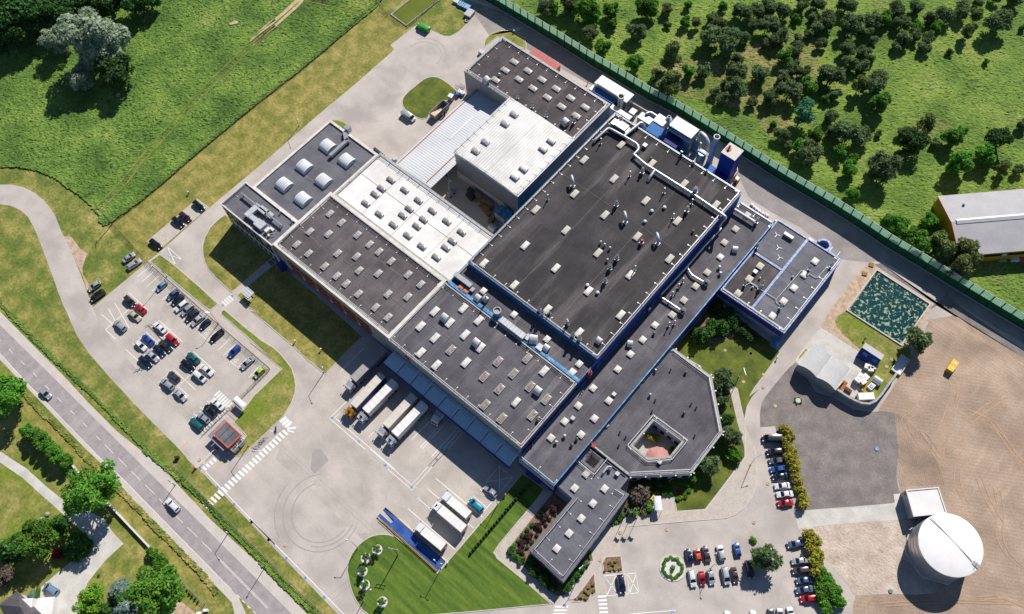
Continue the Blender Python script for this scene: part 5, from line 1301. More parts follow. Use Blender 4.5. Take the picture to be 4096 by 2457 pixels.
def blobs(seed, n, R_, rz, zc, rb, flat=1):
    rg = random.Random(seed); L = [((0, 0, zc), (R_ * .7, R_ * .7, rz * .75))]
    for i in range(n):
        a = rg.random() * 6.283; q = math.sqrt(rg.random()) * R_ * .78; z = zc + rg.uniform(-.7, .85) * rz * math.sqrt(max(.05, 1 - (q / R_) ** 2)) * flat
        k = rb * rg.uniform(.7, 1.25); L.append(((math.cos(a) * q, math.sin(a) * q, z), (k, k, k * .85)))
    return L


TREES = {}


def proto_tree(kind, name, cat, mat, crown, tr):
    t = thing(name, name.replace('_', ' '), cat)
    if tr: tr.build('trunk', 'bark', t)
    crown.build('crown' if tr else 'foliage', mat, t)
    TREES.setdefault(kind, []).append(Proto(t))


for i in range(4):
    proto_tree('pine', 'pine_tree', 'tree', 'leaf_pine', leaves(blobs(i, 12, 1.0, .95, 1.1, .42), 2600, .15, i, 2.4, .3, .3, .4), trunk(1.0, .05, i, 3, .5))
for i in range(3):
    proto_tree('broad', 'broadleaf_tree', 'tree', 'leaf_broad', leaves(blobs(20 + i, 15, .95, .95, 1.25, .4), 2400, .11, 20 + i, 1.2, .5), trunk(1.1, .06, i))
for i in range(2):
    proto_tree('birch', 'birch_tree', 'tree', 'leaf_birch', leaves(blobs(40 + i, 15, .8, 1.3, 1.7, .38), 2300, .11, 40 + i, 1.5, .3), trunk(1.9, .06, 40 + i))
for i in range(2):
    proto_tree('dark', 'broadleaf_tree', 'tree', 'leaf_dark', leaves(blobs(50 + i, 18, .95, .9, 1.25, .38), 3400, .08, 50 + i, 1.2, .4), trunk(1.2, .07, 50 + i))
proto_tree('silver', 'silver_tree', 'tree', 'leaf_silver', leaves(blobs(60, 40, .95, .95, 1.15, .3), 8500, .055, 60, 1.3, .5, .9, .6), trunk(1.0, .06, 60, 3, .5))
proto_tree('openb', 'broadleaf_tree', 'tree', 'leaf_broad', leaves(blobs(63, 30, .98, .75, 1.15, .24)[1:], 3400, .05, 63, 1.3, .5), trunk(1.2, .07, 63, 12, 1.1))
proto_tree('fullb', 'broadleaf_tree', 'tree', 'leaf_broad', leaves(blobs(64, 24, .95, .8, 1.1, .3), 3600, .06, 64, 1.2, .6), trunk(1.1, .07, 64))
proto_tree('limeb', 'broadleaf_tree', 'tree', 'leaf_lime', leaves(blobs(65, 24, .92, .8, 1.1, .3), 3000, .065, 65, 1.2, .6), trunk(1.1, .07, 65))
proto_tree('bluegreen', 'broadleaf_tree', 'tree', 'leaf_blue_green', leaves(blobs(66, 22, .9, 1.1, 1.4, .3), 2600, .075, 66, 1.2, .5), trunk(1.3, .07, 66))


def conifer(kind, mat, seed, n=1500, tiers=7):
    rg = random.Random(seed); bl = []
    for k in range(tiers):
        f = k / (tiers - 1); z = .25 + f * 2.3; rr = (1 - f) * .95 + .06; m_ = max(1, int(9 * (1 - f)))
        for j in range(m_):
            a = 6.283 * j / m_ + rg.random(); bl.append(((math.cos(a) * rr * .55, math.sin(a) * rr * .55, z), (rr * .48, rr * .48, .16)))
    proto_tree(kind, 'spruce_tree', 'tree', mat, leaves(bl, n * 2, .12, seed, 2.2, .5, .3, .2), trunk(2.5, .07, seed, 0))


conifer('spruce', 'leaf_spruce', 70); conifer('bluespruce', 'leaf_blue_spruce', 71)
for k, mt, nm in (('gold', 'leaf_gold', 'golden_shrub'), ('bush', 'leaf_dark', 'round_shrub'), ('lime', 'leaf_lime', 'round_shrub'), ('purple', 'leaf_purple', 'purple_shrub'), ('brown', 'leaf_brown', 'bronze_shrub'), ('redb', 'leaf_red', 'red_shrub'), ('green', 'leaf_broad', 'round_shrub'), ('juniper', 'leaf_spruce', 'spreading_shrub')):
    proto_tree(k, nm, 'shrub', mt, leaves(blobs(80 + len(k) + ord(k[1]), 9, .9, .62, .62, .42), 1100, .12, 80 + len(k), 1.4, .5, .6, .5), trunk(.5, .06, 5, 4))
proto_tree('thuja', 'clipped_conifer', 'shrub', 'leaf_dark', leaves([((0, 0, .7), (.62, .62, .7)), ((0, 0, 1.3), (.5, .5, .8)), ((0, 0, 1.9), (.28, .28, .5))], 800, .13, 91, 1.6, .5, .8, .8), trunk(.8, .06, 9, 0))


def spot(r, x, y, wd, zf, k=1.0):
    """ground point and real width of a plant seen at (x, y) with picture width wd"""
    p = (RX[r % 4] + x / ZS, RY[r // 4] + y / ZS); wp = wd / ZS / 2
    a, b = at((p[0] - wp, p[1]), 0), at((p[0] + wp, p[1]), 0); R_ = (b - a).length / 2 * 1.12
    c = at(p, R_ * zf * k); return Vector((c.x, c.y, 0)), R_


ZC = dict(pine=1.15, broad=1.3, birch=1.75, dark=1.3, silver=1.3, openb=1.1, fullb=1.1, limeb=1.1, bluegreen=1.4, spruce=1.1, bluespruce=1.1)
HK = dict(pine=1.0, broad=1.0, birch=1.0, dark=.9, silver=.95)
WORDS = dict(pine='dark pine', broad='green broadleaf tree', birch='olive feathery birch', dark='dark green tree', spruce='spruce')


def plant(kind, r, x, y, wd, label, group=None, hs=1.0):
    pr = TREES[kind]; c, R_ = spot(r, x, y, wd, ZC.get(kind, .6), hs)
    o = pr[int(abs(c.x * 7 + c.y * 3)) % len(pr)].place(c, random.random() * 6.28, (R_, R_, R_ * hs), label, group)
    return o, (RX[r % 4] + x / ZS, RY[r // 4] + y / ZS), wd


ANCH = []


def named(kind, r, x, y, wd, label, short, hs=1.0, zone='wood'):
    o, p, _ = plant(kind, r, x, y, wd, label, None, hs); ANCH.append((zone, p, short))


named('birch', 2, 1540, 500, 190, 'tall feathery olive birch standing nearest the middle of the green fence', 'the tall feathery birch')
named('birch', 2, 1520, 745, 215, 'pale olive birch leaning over the top of the green fence', 'the pale fence birch')
named('bluegreen', 3, 490, 1010, 200, 'bright blue-green round tree casting a shadow on bare soil', 'the blue-green tree')
named('broad', 3, 1185, 925, 165, 'bright green tree at the left edge of the open meadow', 'the bright meadow tree')
named('pine', 3, 2230, 190, 210, 'big dark bush standing apart near the upper right corner', 'the big corner bush')
named('pine', 7, 1210, 165, 250, 'wide dark bush standing alone in the meadow beyond the fence bend', 'the lone wide bush')
named('broad', 7, 1900, 115, 200, 'bright leafy tree in the meadow just above the yellow hall', 'the tree above the yellow hall')
named('pine', 3, 880, 1195, 205, 'left half of the largest dark bush pair in the meadow', 'the large bush pair')
named('broad', 3, 1230, 165, 115, 'brightest lime-green tree in the dense upper pine stand', 'the lime tree in the pines')
named('pine', 2, 2050, 375, 200, 'largest dark pine of the stand nearest the fence', 'the largest fenceside pine')
named('broad', 2, 780, 90, 190, 'bushy bright tree at the top edge by the fence', 'the bushy top-edge tree')
WOODS = """2 pine 400,60,150 pine 630,20,170 broad 480,75,100 broad 850,150,120 broad 1000,90,125 broad 1010,215,85 pine 815,310,130 broad 920,430,135 pine 1235,290,145 broad 1210,570,140 broad 1330,50,180 pine 1500,90,100 pine 1510,225,60 broad 1670,200,90 birch 1770,190,90 pine 1400,690,110 broad 1700,640,115 pine 1830,650,115 pine 1900,170,105 pine 1960,210,120 pine 1890,330,175 pine 2180,330,110 pine 2180,110,150 pine 2130,530,100 pine 2150,640,130 pine 2100,590,80 pine 2140,790,170 pine 2010,890,110 pine 1940,830,90 pine 2030,760,80 broad 1690,40,70 broad 2000,60,80
3 pine 91,665,150 pine 30,920,90 pine 180,230,155 pine 60,100,125 pine 30,225,95 pine 180,60,140 pine 300,90,135 pine 290,335,150 pine 150,395,80 pine 440,340,72 pine 440,440,122 broad 325,510,130 broad 420,170,72 pine 570,160,80 pine 615,250,110 pine 530,310,82 pine 650,395,92 pine 400,620,130 pine 500,645,95 pine 310,695,110 pine 370,820,175 broad 540,780,150 pine 660,800,82 pine 180,875,135 broad 215,1120,60 pine 290,1205,122 broad 600,1210,122 broad 480,1330,142 pine 350,1310,80 broad 690,890,72 pine 780,850,102 pine 740,1055,112 pine 740,680,195 pine 880,440,132 pine 910,580,132 pine 1030,485,122 pine 1030,605,112 broad 1100,535,72 pine 720,175,150 pine 620,40,120 pine 480,40,130 pine 880,50,152 pine 930,225,182 pine 1050,285,122 pine 1100,190,150 pine 1340,85,142 pine 1110,362,80 pine 1380,210,120 pine 1390,345,122 pine 1320,420,90 pine 1500,60,122 pine 1500,315,100 broad 1510,235,92 pine 1620,345,112 pine 1580,435,92 pine 1630,155,112 pine 1760,125,142 broad 1690,240,92 pine 1930,85,142 birch 2060,120,120 birch 1970,280,105 pine 2060,30,80 pine 2210,-10,85 pine 2380,-5,130 broad 2460,245,55 pine 1805,465,60 broad 2135,555,50 birch 1000,755,130 pine 1160,745,195 birch 1600,1105,150 dark 1490,1265,195 pine 1400,1190,100 pine 1170,1205,60 pine 1000,1230,165 pine 740,1180,100 broad 810,1365,112 broad 930,1440,100 pine 1380,1385,92 broad 1830,1235,155 broad 1920,1180,85 pine 1670,1285,72 dark 2240,1255,195 broad 2120,1385,172 pine 2465,1120,95 pine 2310,1475,80
7 pine 540,40,205 broad 910,172,130 broad 930,402,112 birch 2290,160,102 pine 2420,180,92"""
todo = []
for ln in WOODS.split('\n'):
    r, rest = ln.split(' ', 1); tk = rest.split()
    for k, q in zip(tk[::2], tk[1::2]):
        x, y, wd = map(float, q.split(',')); todo.append((k, int(r), x, y, wd))
DIRS = ['right of', 'below right of', 'below', 'below left of', 'left of', 'above left of', 'above', 'above right of']


def label_by_anchor(todo, zone, group=None):
    cell = {}; an = [a for a in ANCH if a[0] == zone]
    for k, r, x, y, wd in todo:
        p = (RX[r % 4] + x / ZS, RY[r // 4] + y / ZS)
        a = min(an, key=lambda q: (q[1][0] - p[0]) ** 2 + (q[1][1] - p[1]) ** 2)
        dx, dy = p[0] - a[1][0], p[1] - a[1][1]
        cell.setdefault((a[2], int(round(math.atan2(dy, dx) / (math.pi / 4))) % 8, k), []).append((dx * dx + dy * dy, k, r, x, y, wd))
    for (a, dr, k), L in cell.items():
        L.sort()
        for i, (_, k, r, x, y, wd) in enumerate(L):
            sz = 'small ' if wd < 95 else 'large ' if wd > 150 else ''
            od = '' if len(L) == 1 else 'nearest ' if i == 0 else ORD[i] + ' nearest '
            plant(k, r, x, y, wd, f"{sz}{WORDS[k]}, {od + 'one ' if od else 'the one '}{DIRS[dr]} {a}", group)


label_by_anchor(todo, 'wood')
for i, (x, y, wd, k) in enumerate([(1240, 640, 115, 'broad'), (1335, 680, 175, 'broad'), (1425, 765, 155, 'broad'), (1625, 640, 130, 'broad'), (1560, 835, 175, 'broad'), (1725, 810, 175, 'birch'), (1800, 910, 205, 'birch'), (1955, 900, 225, 'birch'), (1905, 1045, 205, 'birch'), (2005, 985, 185, 'birch')]):
    plant(k, 7, x, y, wd, f"{'green bush' if k == 'broad' else 'grey-green willow'}, {ORD[i]} from the left in the thicket beside the yellow hall", 'thicket beside the yellow hall')
# corner wood at the upper left
named('silver', 0, 830, 300, 470, 'big silver-grey willow, the palest and largest tree at the upper left', 'the silver willow', .95, 'nw')
named('silver', 0, 490, 335, 235, 'small pale willow left of the big silver one', 'the small pale willow', 1.0, 'nw')
named('dark', 0, 1040, 620, 285, 'dark round tree touching the lower right of the silver willow', 'the dark round tree', .9, 'nw')
plant('silver', 0, 705, 690, 205, 'loose pale green shrub below the silver willow'); plant('green', 0, 560, 600, 60, 'tiny bush below the small pale willow')
label_by_anchor([('dark', 0, *q) for q in ((150, 130, 360), (60, 300, 240), (200, 260, 240), (520, 110, 250), (380, 10, 220), (800, 0, 200), (960, 20, 240), (1160, 10, 230), (1330, -10, 180), (40, 20, 250), (300, 40, 220), (660, 0, 180), (10, 400, 150))], 'nw')
# garden across the road
named('fullb', 8, 60, 870, 340, 'large bright tree cut by the left edge beside the road', 'the left edge tree', 1, 'gd')
named('openb', 12, 840, 340, 490, 'wide open-crowned tree standing over the garden drive', 'the open-crowned tree', 1, 'gd')
named('fullb', 12, 360, 810, 330, 'bright round tree in the middle of the left garden group', 'the bright garden tree', 1, 'gd')
named('fullb', 12, 1425, 1255, 425, 'dense dark green round tree near the garden wall bottom', 'the dense round tree', 1, 'gd')
named('limeb', 12, 820, 1360, 260, 'yellow-green tree on the lawn by the garden drive', 'the yellow-green tree', 1, 'gd')
plant('spruce', 12, 660, 870, 235, 'feathery green conifer on the drive side of the garden group', None, .7)
plant('spruce', 12, 500, 670, 175, 'dark conifer just above the bright garden tree', None, .8)
plant('spruce', 12, 240, 700, 120, 'small dark conifer at the upper left of the garden group', None, .8)
plant('spruce', 12, 150, 800, 135, 'dark conifer left of the bright garden tree', None, .8)
plant('spruce', 12, 60, 890, 225, 'olive conifer at the left edge of the garden group', None, .8)
plant('redb', 12, 510, 940, 105, 'dark red shrub at the foot of the bright garden tree')
plant('brown', 12, 40, 1130, 180, 'purple-brown bush at the left edge of the garden')
plant('bluespruce', 12, 1060, 1275, 200, 'upper blue-grey spruce beside the dense round tree', None, .6)
plant('spruce', 12, 1090, 1345, 200, 'green spruce between the two blue-grey ones', None, .6)
plant('bluespruce', 12, 1100, 1440, 215, 'lower blue-grey spruce beside the dense round tree', None, .6)
plant('spruce', 12, 930, 1440, 140, 'green conifer below the yellow-green tree', None, .7)
plant('bluespruce', 12, 285, 1315, 92, 'small round blue spruce by the house', None, .5)
for i, (r, x, y, w_) in enumerate([(8, 300, 1215, 130), (8, 365, 1250, 130), (8, 430, 1310, 130), (8, 480, 1370, 130), (8, 535, 1420, 125), (8, 585, 1450, 120), (8, 250, 1180, 110)]):
    plant('broad', r, x, y, w_, 'leafy hedge tree in the row along the garden wall', 'hedge trees along the garden wall')
for i, (x, y, w_) in enumerate([(1365, 950, 120), (1420, 1000, 125), (1460, 1050, 120), (1500, 1090, 95)]):
    plant('green', 12, x, y, w_, 'dark green shrub in the line beside the lower garden wall', 'shrubs beside the lower garden wall')
for i, (x, y) in enumerate([(1652, 1245), (1680, 1273), (1703, 1300), (1727, 1322), (1753, 1347), (1780, 1375)]): plant('thuja', 12, x, y, 26, 'tiny clipped conifer in the row inside the roadside fence', 'tiny conifers inside the roadside fence')
for i in range(7): plant('green', 12, 345 - i * 2, 1255 + i * 18, 38, 'low green hedge shrub beside the parked blue car', 'low hedge beside the garden drive')
plant('green', 12, 885, 1135, 24, 'small lone ball shrub on the garden lawn')
# works grounds
plant('spruce', 10, 1805, 300, 165, 'left dark spruce in the lawn between the wings', None, 1.0); plant('spruce', 10, 1995, 235, 165, 'right dark spruce in the lawn between the wings', None, 1.0)
plant('juniper', 10, 1900, 270, 180, 'low spreading juniper between the two spruces')
for i, (x, y, w_) in enumerate([(1960, 60, 120), (2040, 130, 140), (2120, 210, 150), (2180, 270, 130), (2240, 320, 120), (2290, 350, 80)]): plant('bush', 10, x, y, w_, 'dark hedge shrub at the shaded foot of the annexe wall', 'dark shrubs at the foot of the annexe')
plant('pine', 11, 1510, 355, 205, 'lone dark conifer at the corner of the pond'); TREES['pine'][0]
plant('pine', 10, 2005, 730, 190, 'pine beside the office wing, topmost of those along its right side'); plant('pine', 10, 2000, 870, 130, 'lower dark pine just below the topmost one beside the office wing')
plant('bush', 10, 2030, 1090, 150, 'rounded dark green shrub at the right corner of the office wing'); plant('pine', 10, 2070, 1235, 165, 'wide dark pine right of the lower office wing corner')
plant('green', 10, 2095, 1400, 145, 'ball-shaped bush on the lawn by the footpath'); plant('pine', 14, 1890, 150, 165, 'pine leaning over the lawn at the lower right of the office wing')
plant('bush', 10, 1985, 960, 110, 'small dark shrub between the pines and the office wall'); plant('green', 14, 1760, 250, 110, 'loose green bush at the lower office wing corner')
gm = 'golden shrubs along the visitor parking'
for i, (r, x, y, w_) in enumerate([(11, 325, 1180, 120), (11, 350, 1270, 125), (11, 365, 1350, 120), (11, 380, 1425, 130), (15, 365, 40, 125), (15, 400, 140, 135), (15, 410, 200, 110), (15, 430, 265, 125), (15, 455, 370, 98), (15, 485, 470, 125)]):
    plant('gold', r, x, y, w_, f"golden-green shrub, {ORD[i]} from the top in the upper hedge row", gm)
for i, (r, x, y, w_) in enumerate([(15, 550, 790, 140), (15, 570, 860, 140), (15, 590, 930, 145), (15, 605, 1000, 150), (15, 610, 1070, 140), (15, 635, 1140, 150), (15, 650, 1215, 145), (15, 665, 1290, 140), (15, 660, 1370, 125), (15, 700, 1430, 120)]):
    plant('gold' if i < 5 else 'lime' if i in (6, 8) else 'green', r, x, y, w_, f"{'golden' if i < 5 else 'green'} shrub, {ORD[i]} from the top in the lower hedge row", gm)
for i, (x, y, w_) in enumerate([(720, 1200, 150), (760, 1290, 140), (800, 1380, 130)]): plant('green', 15, x, y, w_, f"spreading green bush, {ORD[i]} from the top behind the lower hedge row", 'bushes behind the lower hedge')
plant('pine', 14, 2385, 960, 225, 'large grey-green tree at the right end of the visitor car park'); plant('lime', 14, 2280, 815, 65, 'small bright shrub at the head of the visitor car park tree')
for i in range(21):
    f = i / 20; x = 1985 + (2465 - 1985) * f; y = 935 + (365 - 935) * f
    plant('thuja', 13, x, y, 42, 'clipped conifer in the long row beside the lorry stands', 'clipped conifers beside the lorry stands', .8)
for i in range(6):
    f = i / 5; plant('thuja', 14, 55 + (260 - 55) * f, 545 + (325 - 545) * f, 36, 'clipped conifer in the shaded end of the row near the entrance', 'clipped conifers near the entrance', .8)
gb = 'ball shrubs along the front office wing'
for x, y in ((495, 582), (447, 630), (410, 682), (368, 730), (328, 778), (288, 832), (245, 883), (205, 938)): plant('bush', 14, x, y, 38, 'small dark ball shrub in the row under the front office wing', gb)
for x, y in ((490, 530), (405, 610), (345, 690), (260, 780), (200, 850), (180, 910)): plant('purple', 14, x, y, 75, 'purple-leaved shrub in the bed left of the front office wing', 'purple shrubs in the left bed')
for x, y in ((350, 585), (285, 680), (247, 722), (205, 777), (170, 820), (130, 862), (390, 540)): plant('green', 14, x, y, 42, 'low star-shaped fern in the bed left of the front office wing', 'ferns in the left bed')
for x, y, w_ in ((100, 900, 80), (90, 930, 60), (140, 960, 75), (190, 1000, 75), (170, 980, 60)): plant('juniper', 14, x, y, w_, 'spreading juniper at the corner of the left bed', 'junipers in the left bed')
for x, y, w_ in ((310, 1090, 120), (400, 1170, 120), (480, 1240, 110), (280, 1010, 100), (430, 1100, 90)): plant('bush', 14, x, y, w_, 'dark shrub in the shaded end bed of the front office wing', 'dark shrubs in the end bed')
for x, y, w_ in ((610, 1230, 90), (640, 1170, 90), (680, 1130, 90), (580, 1260, 70), (740, 1080, 70), (770, 1030, 60), (700, 1090, 60)): plant('juniper', 14, x, y, w_, 'spreading green shrub in the sunny bed right of the front office wing', 'shrubs in the right bed')
for x, y, w_ in ((805, 962, 42), (815, 930, 30), (1040, 660, 40), (1010, 680, 28), (1130, 525, 30), (1090, 570, 28)): plant('lime', 14, x, y, w_, 'bright ball shrub on the right side of the front office wing', 'bright ball shrubs by the front wing')
plant('brown', 14, 1275, 425, 190, 'bronze-leaved bush behind the flagpoles'); plant('green', 14, 1330, 500, 110, 'green bush right of the flagpoles'); plant('green', 14, 1190, 550, 110, 'green bush at the foot of the flagpoles')
plant('gold', 14, 1300, 560, 70, 'golden bush right below the flagpoles'); plant('lime', 14, 1165, 385, 48, 'bright ball shrub left of the bronze bush'); plant('juniper', 14, 1090, 610, 70, 'low green shrub left of the flagpoles')
for x, y in ((1605, 313), (1642, 313), (1680, 330), (1705, 375), (1665, 425), (1602, 445)): plant('green', 14, x, y, 44, 'clipped ball shrub in the bed below the office windows', 'ball shrubs below the office windows')
plant('redb', 14, 1608, 385, 42, 'red shrub in the bed below the office windows'); plant('gold', 14, 1635, 432, 36, 'yellow shrub in the bed below the office windows')
for i in range(5): plant('green', 14, 1375 + i * 42, 402 - i * 3, 52, 'trimmed hedge shrub along the top of the forecourt', 'low hedge above the forecourt')
for x, y in ((1250, 330), (1320, 320), (1420, 310), (1500, 330)): plant('bush', 14, x, y, 90, 'dark shrub in the shaded strip under the office windows', 'dark shrubs under the office windows')
for x, y in ((945, 1088), (988, 1088), (1035, 1083), (1078, 1080), (1012, 1042), (985, 1020), (1040, 1010)): plant('gold', 14, x, y, 30, 'yellow-green ball shrub in the square flower bed', 'ball shrubs in the square bed')
for x, y in ((725, 1335), (773, 1343), (795, 1300), (842, 1277), (838, 1218), (770, 1280), (800, 1240)): plant('gold', 14, x, y, 32, 'yellow-green ball shrub in the triangular flower bed', 'ball shrubs in the triangular bed')
plant('gold', 10, 1378, 1240, 105, 'small round tree inside the office courtyard'); plant('green', 10, 1550, 1355, 62, 'shrub in the right corner of the office courtyard')
# small trees on white pebble rings
for i, (x, y) in enumerate([(1145, 906), (1043, 981), (1011, 1099), (1032, 1222), (1190, 1376)]):
    c = pts(f"13:{x},{y}")[0]
    tag(MB().lathe([(1.42, 0), (1.42, .05), (1.3, .09)], (c.x, c.y, .1), 28).build('pebble_ring', 'white_pebble'), f"white pebble ring on the front lawn, {ORD[i]} from the top", 'pebble ring', 'pebble rings on the front lawn')
    plant('openb', 13, x, y - 8, 78, f"small young tree on the white pebble ring {ORD[i]} from the top", 'young trees on pebble rings', 1.5)
# planted roundabout
c = pts("14:1552,1068")[0]
t = thing('flower_roundel', 'round white gravel bed ringed with low green hedge in the visitor car park', 'flower bed', (c.x, c.y, 0))
MB().lathe([(3.55, 0), (3.55, .16), (3.3, .16), (3.3, .1)], (c.x, c.y, 0), 40, False).build('kerb_ring', 'kerb_stone', t); MB().lathe([(3.35, .1), (3.3, .12)], (c.x, c.y, 0), 40).build('gravel', 'white_pebble', t)
rg = random.Random(3)
bl = [((c.x + math.cos(a) * rr, c.y + math.sin(a) * rr, .35), (.5, .5, .4)) for a, rr in [(i * 6.283 / 26, 2.55 + rg.uniform(-.3, .3)) for i in range(26)]] + [((c.x, c.y, .5), (.75, .75, .6)), ((c.x + .3, c.y - .8, .4), (.5, .5, .4))]
leaves(bl, 4200, .1, 5, 1.3, .6, .6, .4).build('hedge', 'leaf_broad', t)
# ------------------------------------------------------------------ works equipment and street furniture


def pp(x0, y0, s, txt, z=0.0):
    """notes taken on enlarged details: origin and enlargement"""
    return [at((x0 + float(a) / s, y0 + float(b) / s), z) for a, b in (t_.split(',') for t_ in txt.split())]


def bb(P_): return min(p.x for p in P_), max(p.x for p in P_), min(p.y for p in P_), max(p.y for p in P_)


def block(name, label, cat, P_, h, wall, roof, over=.1, rt=.15, z0=0, part='roof', group=None):
    x0, x1, y0, y1 = bb(P_); t = thing(name, label, cat, ((x0 + x1) / 2, (y0 + y1) / 2, z0), group)
    MB().walls(rect(x0, x1, y0, y1), z0, h).build('wall', wall, t)
    MB().box(((x0 + x1) / 2, (y0 + y1) / 2, h + rt / 2), (x1 - x0 + 2 * over, y1 - y0 + 2 * over, rt)).build(part, roof, t)
    return t, (x0, x1, y0, y1)


# --- storage tank
tc = Vector((54.0, 103.4, 0)); TH = 8.0; TR = 8.1
t = thing('storage_tank', 'large white cylindrical storage tank standing on an octagonal base', 'tank', tuple(tc))
MB().lathe([(9.0, 0), (8.95, .35)], (tc.x, tc.y, .03), 8).build('base', 'concrete_slab', t)
MB().lathe([(TR, .4), (TR, TH)], (tc.x, tc.y, 0), 72, False).build('shell', 'steel', t, True)
MB().lathe([(TR + .12, TH - .25), (TR + .12, TH + .05), (TR - .1, TH + .12), (4, TH + .35), (.05, TH + .5)], (tc.x, tc.y, 0), 72).build('top', 'tank_top', t, True)
mb = MB()
for z in (2.4, 4.4, 6.4): mb.lathe([(TR + .02, z - .04), (TR + .07, z), (TR + .02, z + .04)], (tc.x, tc.y, 0), 72, False)
mb.build('hoop', 'steel_dull', t)
a, b = pts("15:1630,610 2010,1010", TH + .45); MB().tube([a, b], .09, 6).build('pipe', 'steel_dull', t)
c = pts("15:2035,1040", TH)[0]; d = (c - tc); d.z = 0; d.normalize()
mb = MB().box((c.x, c.y, TH + .25), (1.8, 1.1, .15), math.atan2(d.y, d.x))
for k in (-.8, 0, .8): mb.bar(c + Vector((-d.y, d.x, 0)) * k * .6 + Vector((0, 0, .3)), c + Vector((-d.y, d.x, 0)) * k * .6 + Vector((0, 0, 1.3)), .07)
for k in range(22): mb.bar(tc + d * (TR + .35) + Vector((-d.y, d.x, 0)) * .3 + Vector((0, 0, .5 + k * .35)), tc + d * (TR + .35) - Vector((-d.y, d.x, 0)) * .3 + Vector((0, 0, .5 + k * .35)), .06)
mb.build('ladder', 'steel', t)
sb = [Vector((38.7, 110.6, 0)), Vector((43.8, 105.5, 0)), Vector((50.1, 112.0, 0)), Vector((45.0, 116.9, 0))]
t, _ = hall('pump_house', 'small white flat-roofed pump house beside the white tank', sb, 4.3, 'white_roof', 'wall_grey', cap='frame_white', cw=.25, ph=.25)
a, b = sb[0].lerp(sb[1], .5), sb[0]; u = (sb[1] - sb[0]).normalized(); ang = math.atan2(u.y, u.x)
MB().box((sb[0].x + u.x * 4.6 - .02, sb[0].y + u.y * 4.6 - .02, 1.4), (2.4, .16, 2.8), ang).build('door', 'steel', t)
MB().box((sb[0].x + u.x * .9, sb[0].y + u.y * .9, 3.0), (.7, .2, .7), ang).build('warning_sign', 'red', t)
for s in ("15:1540,608 1470,730", "15:1590,608 1440,730"):
    a, b = pts(s, 1.2); tag(MB().tube([Vector((a.x, a.y, 1.6)), Vector((b.x, b.y, 1.6)), Vector((b.x, b.y, .1))], .14, 8).build('supply_pipe', 'steel_dull'), 'steel supply pipe between the pump house and the white tank', 'pipe', 'supply pipes by the white tank')
# --- yellow hall beyond the fence
A0 = Vector((-.3, 200.4, 0)); u = Vector((.7071, .7071, 0)); v = Vector((.7071, -.7071, 0)); LW, LL = 21.5, 62
t = thing('warehouse', 'yellow-walled warehouse with pale grey pitched roof at the right edge', 'warehouse', tuple(A0))
P4 = [A0, A0 + v * LW, A0 + v * LW + u * LL, A0 + u * LL]
g = [(*p.xy, 0) for p in P4] + [(*p.xy, 5.8) for p in P4] + [(*(A0 + v * LW / 2).xy, 7.8), (*(A0 + v * LW / 2 + u * LL).xy, 7.8)]
MB().add(g, [(0, 1, 5, 8, 4), (1, 2, 6, 5), (2, 3, 7, 9, 6), (3, 0, 4, 7)]).build('wall', 'wall_yellow', t)
o = -u * .35
E0, E1, E2, E3 = A0 + o - v * .3, A0 + o + v * (LW + .3), P4[2] + v * .3, P4[3] - v * .3; R0, R1 = A0 + o + v * LW / 2, A0 + u * LL + v * LW / 2
z = lambda p, h: (p.x, p.y, h)
MB().add([z(E0, 5.85), z(R0, 7.95), z(R1, 7.95), z(E3, 5.85), z(E1, 5.85), z(E2, 5.85)], [(0, 1, 2, 3), (1, 4, 5, 2)]).build('roof', 'grey_roof', t)
MB().bar(z(E0, 5.9), z(R0, 8.0), .16).bar(z(R0, 8.0), z(E1, 5.9), .16).build('verge_trim', 'red', t)
a, b = R0 + u * 1.6, R1
MB().add([z(a - v * .9, 7.95), z(a, 8.5), z(a + v * .9, 7.95), z(b - v * .9, 7.95), z(b, 8.5), z(b + v * .9, 7.95)], [(0, 1, 4, 3), (1, 2, 5, 4), (0, 2, 1)]).build('ridge_light', 'tarp_white', t)
for s, zz in (("7:1930,495", 6.6), ("7:2052,818", 6.4)):
    c = pts(s, zz + .4)[0]; MB().lathe([(.25, -.2), (.25, .5), (.45, .5), (.3, .9)], (c.x, c.y, zz), 10).build('roof_vent', 'blue_machine', t)
f = P4[1]
MB().bar(f + u * 1 + v * .06 + Vector((0, 0, 3.9)), f + u * 60 + v * .06 + Vector((0, 0, 3.9)), .1, 1.3).build('window_band', 'window_dark', t)
for k in (6.5, 14): MB().bar(f + u * k + v * .1 + Vector((0, 0, 3.9)), f + u * (k + 1.5) + v * .1 + Vector((0, 0, 3.9)), .12, 1.1).build('window', 'frame_white', t)
for i, (s, wdt, mt, lb) in enumerate((("7:2275,985", 2.6, 'tarp_grey', 'pale covered trailer'), ("7:2390,985", 3.0, 'tarp_white', 'white wrapped pile'), ("7:2445,990", 1.6, 'coral', 'red machine part'))):
    c = pts(s, .6)[0]; tag(MB().prism([c + u * wdt / 2 + v, c - u * wdt / 2 + v * .8, c - u * wdt / 2 - v, c + u * wdt / 2 - v * .7], 0, 1.2, scale=.8).build('yard_pile', mt), lb + ' in front of the yellow warehouse', 'pile')
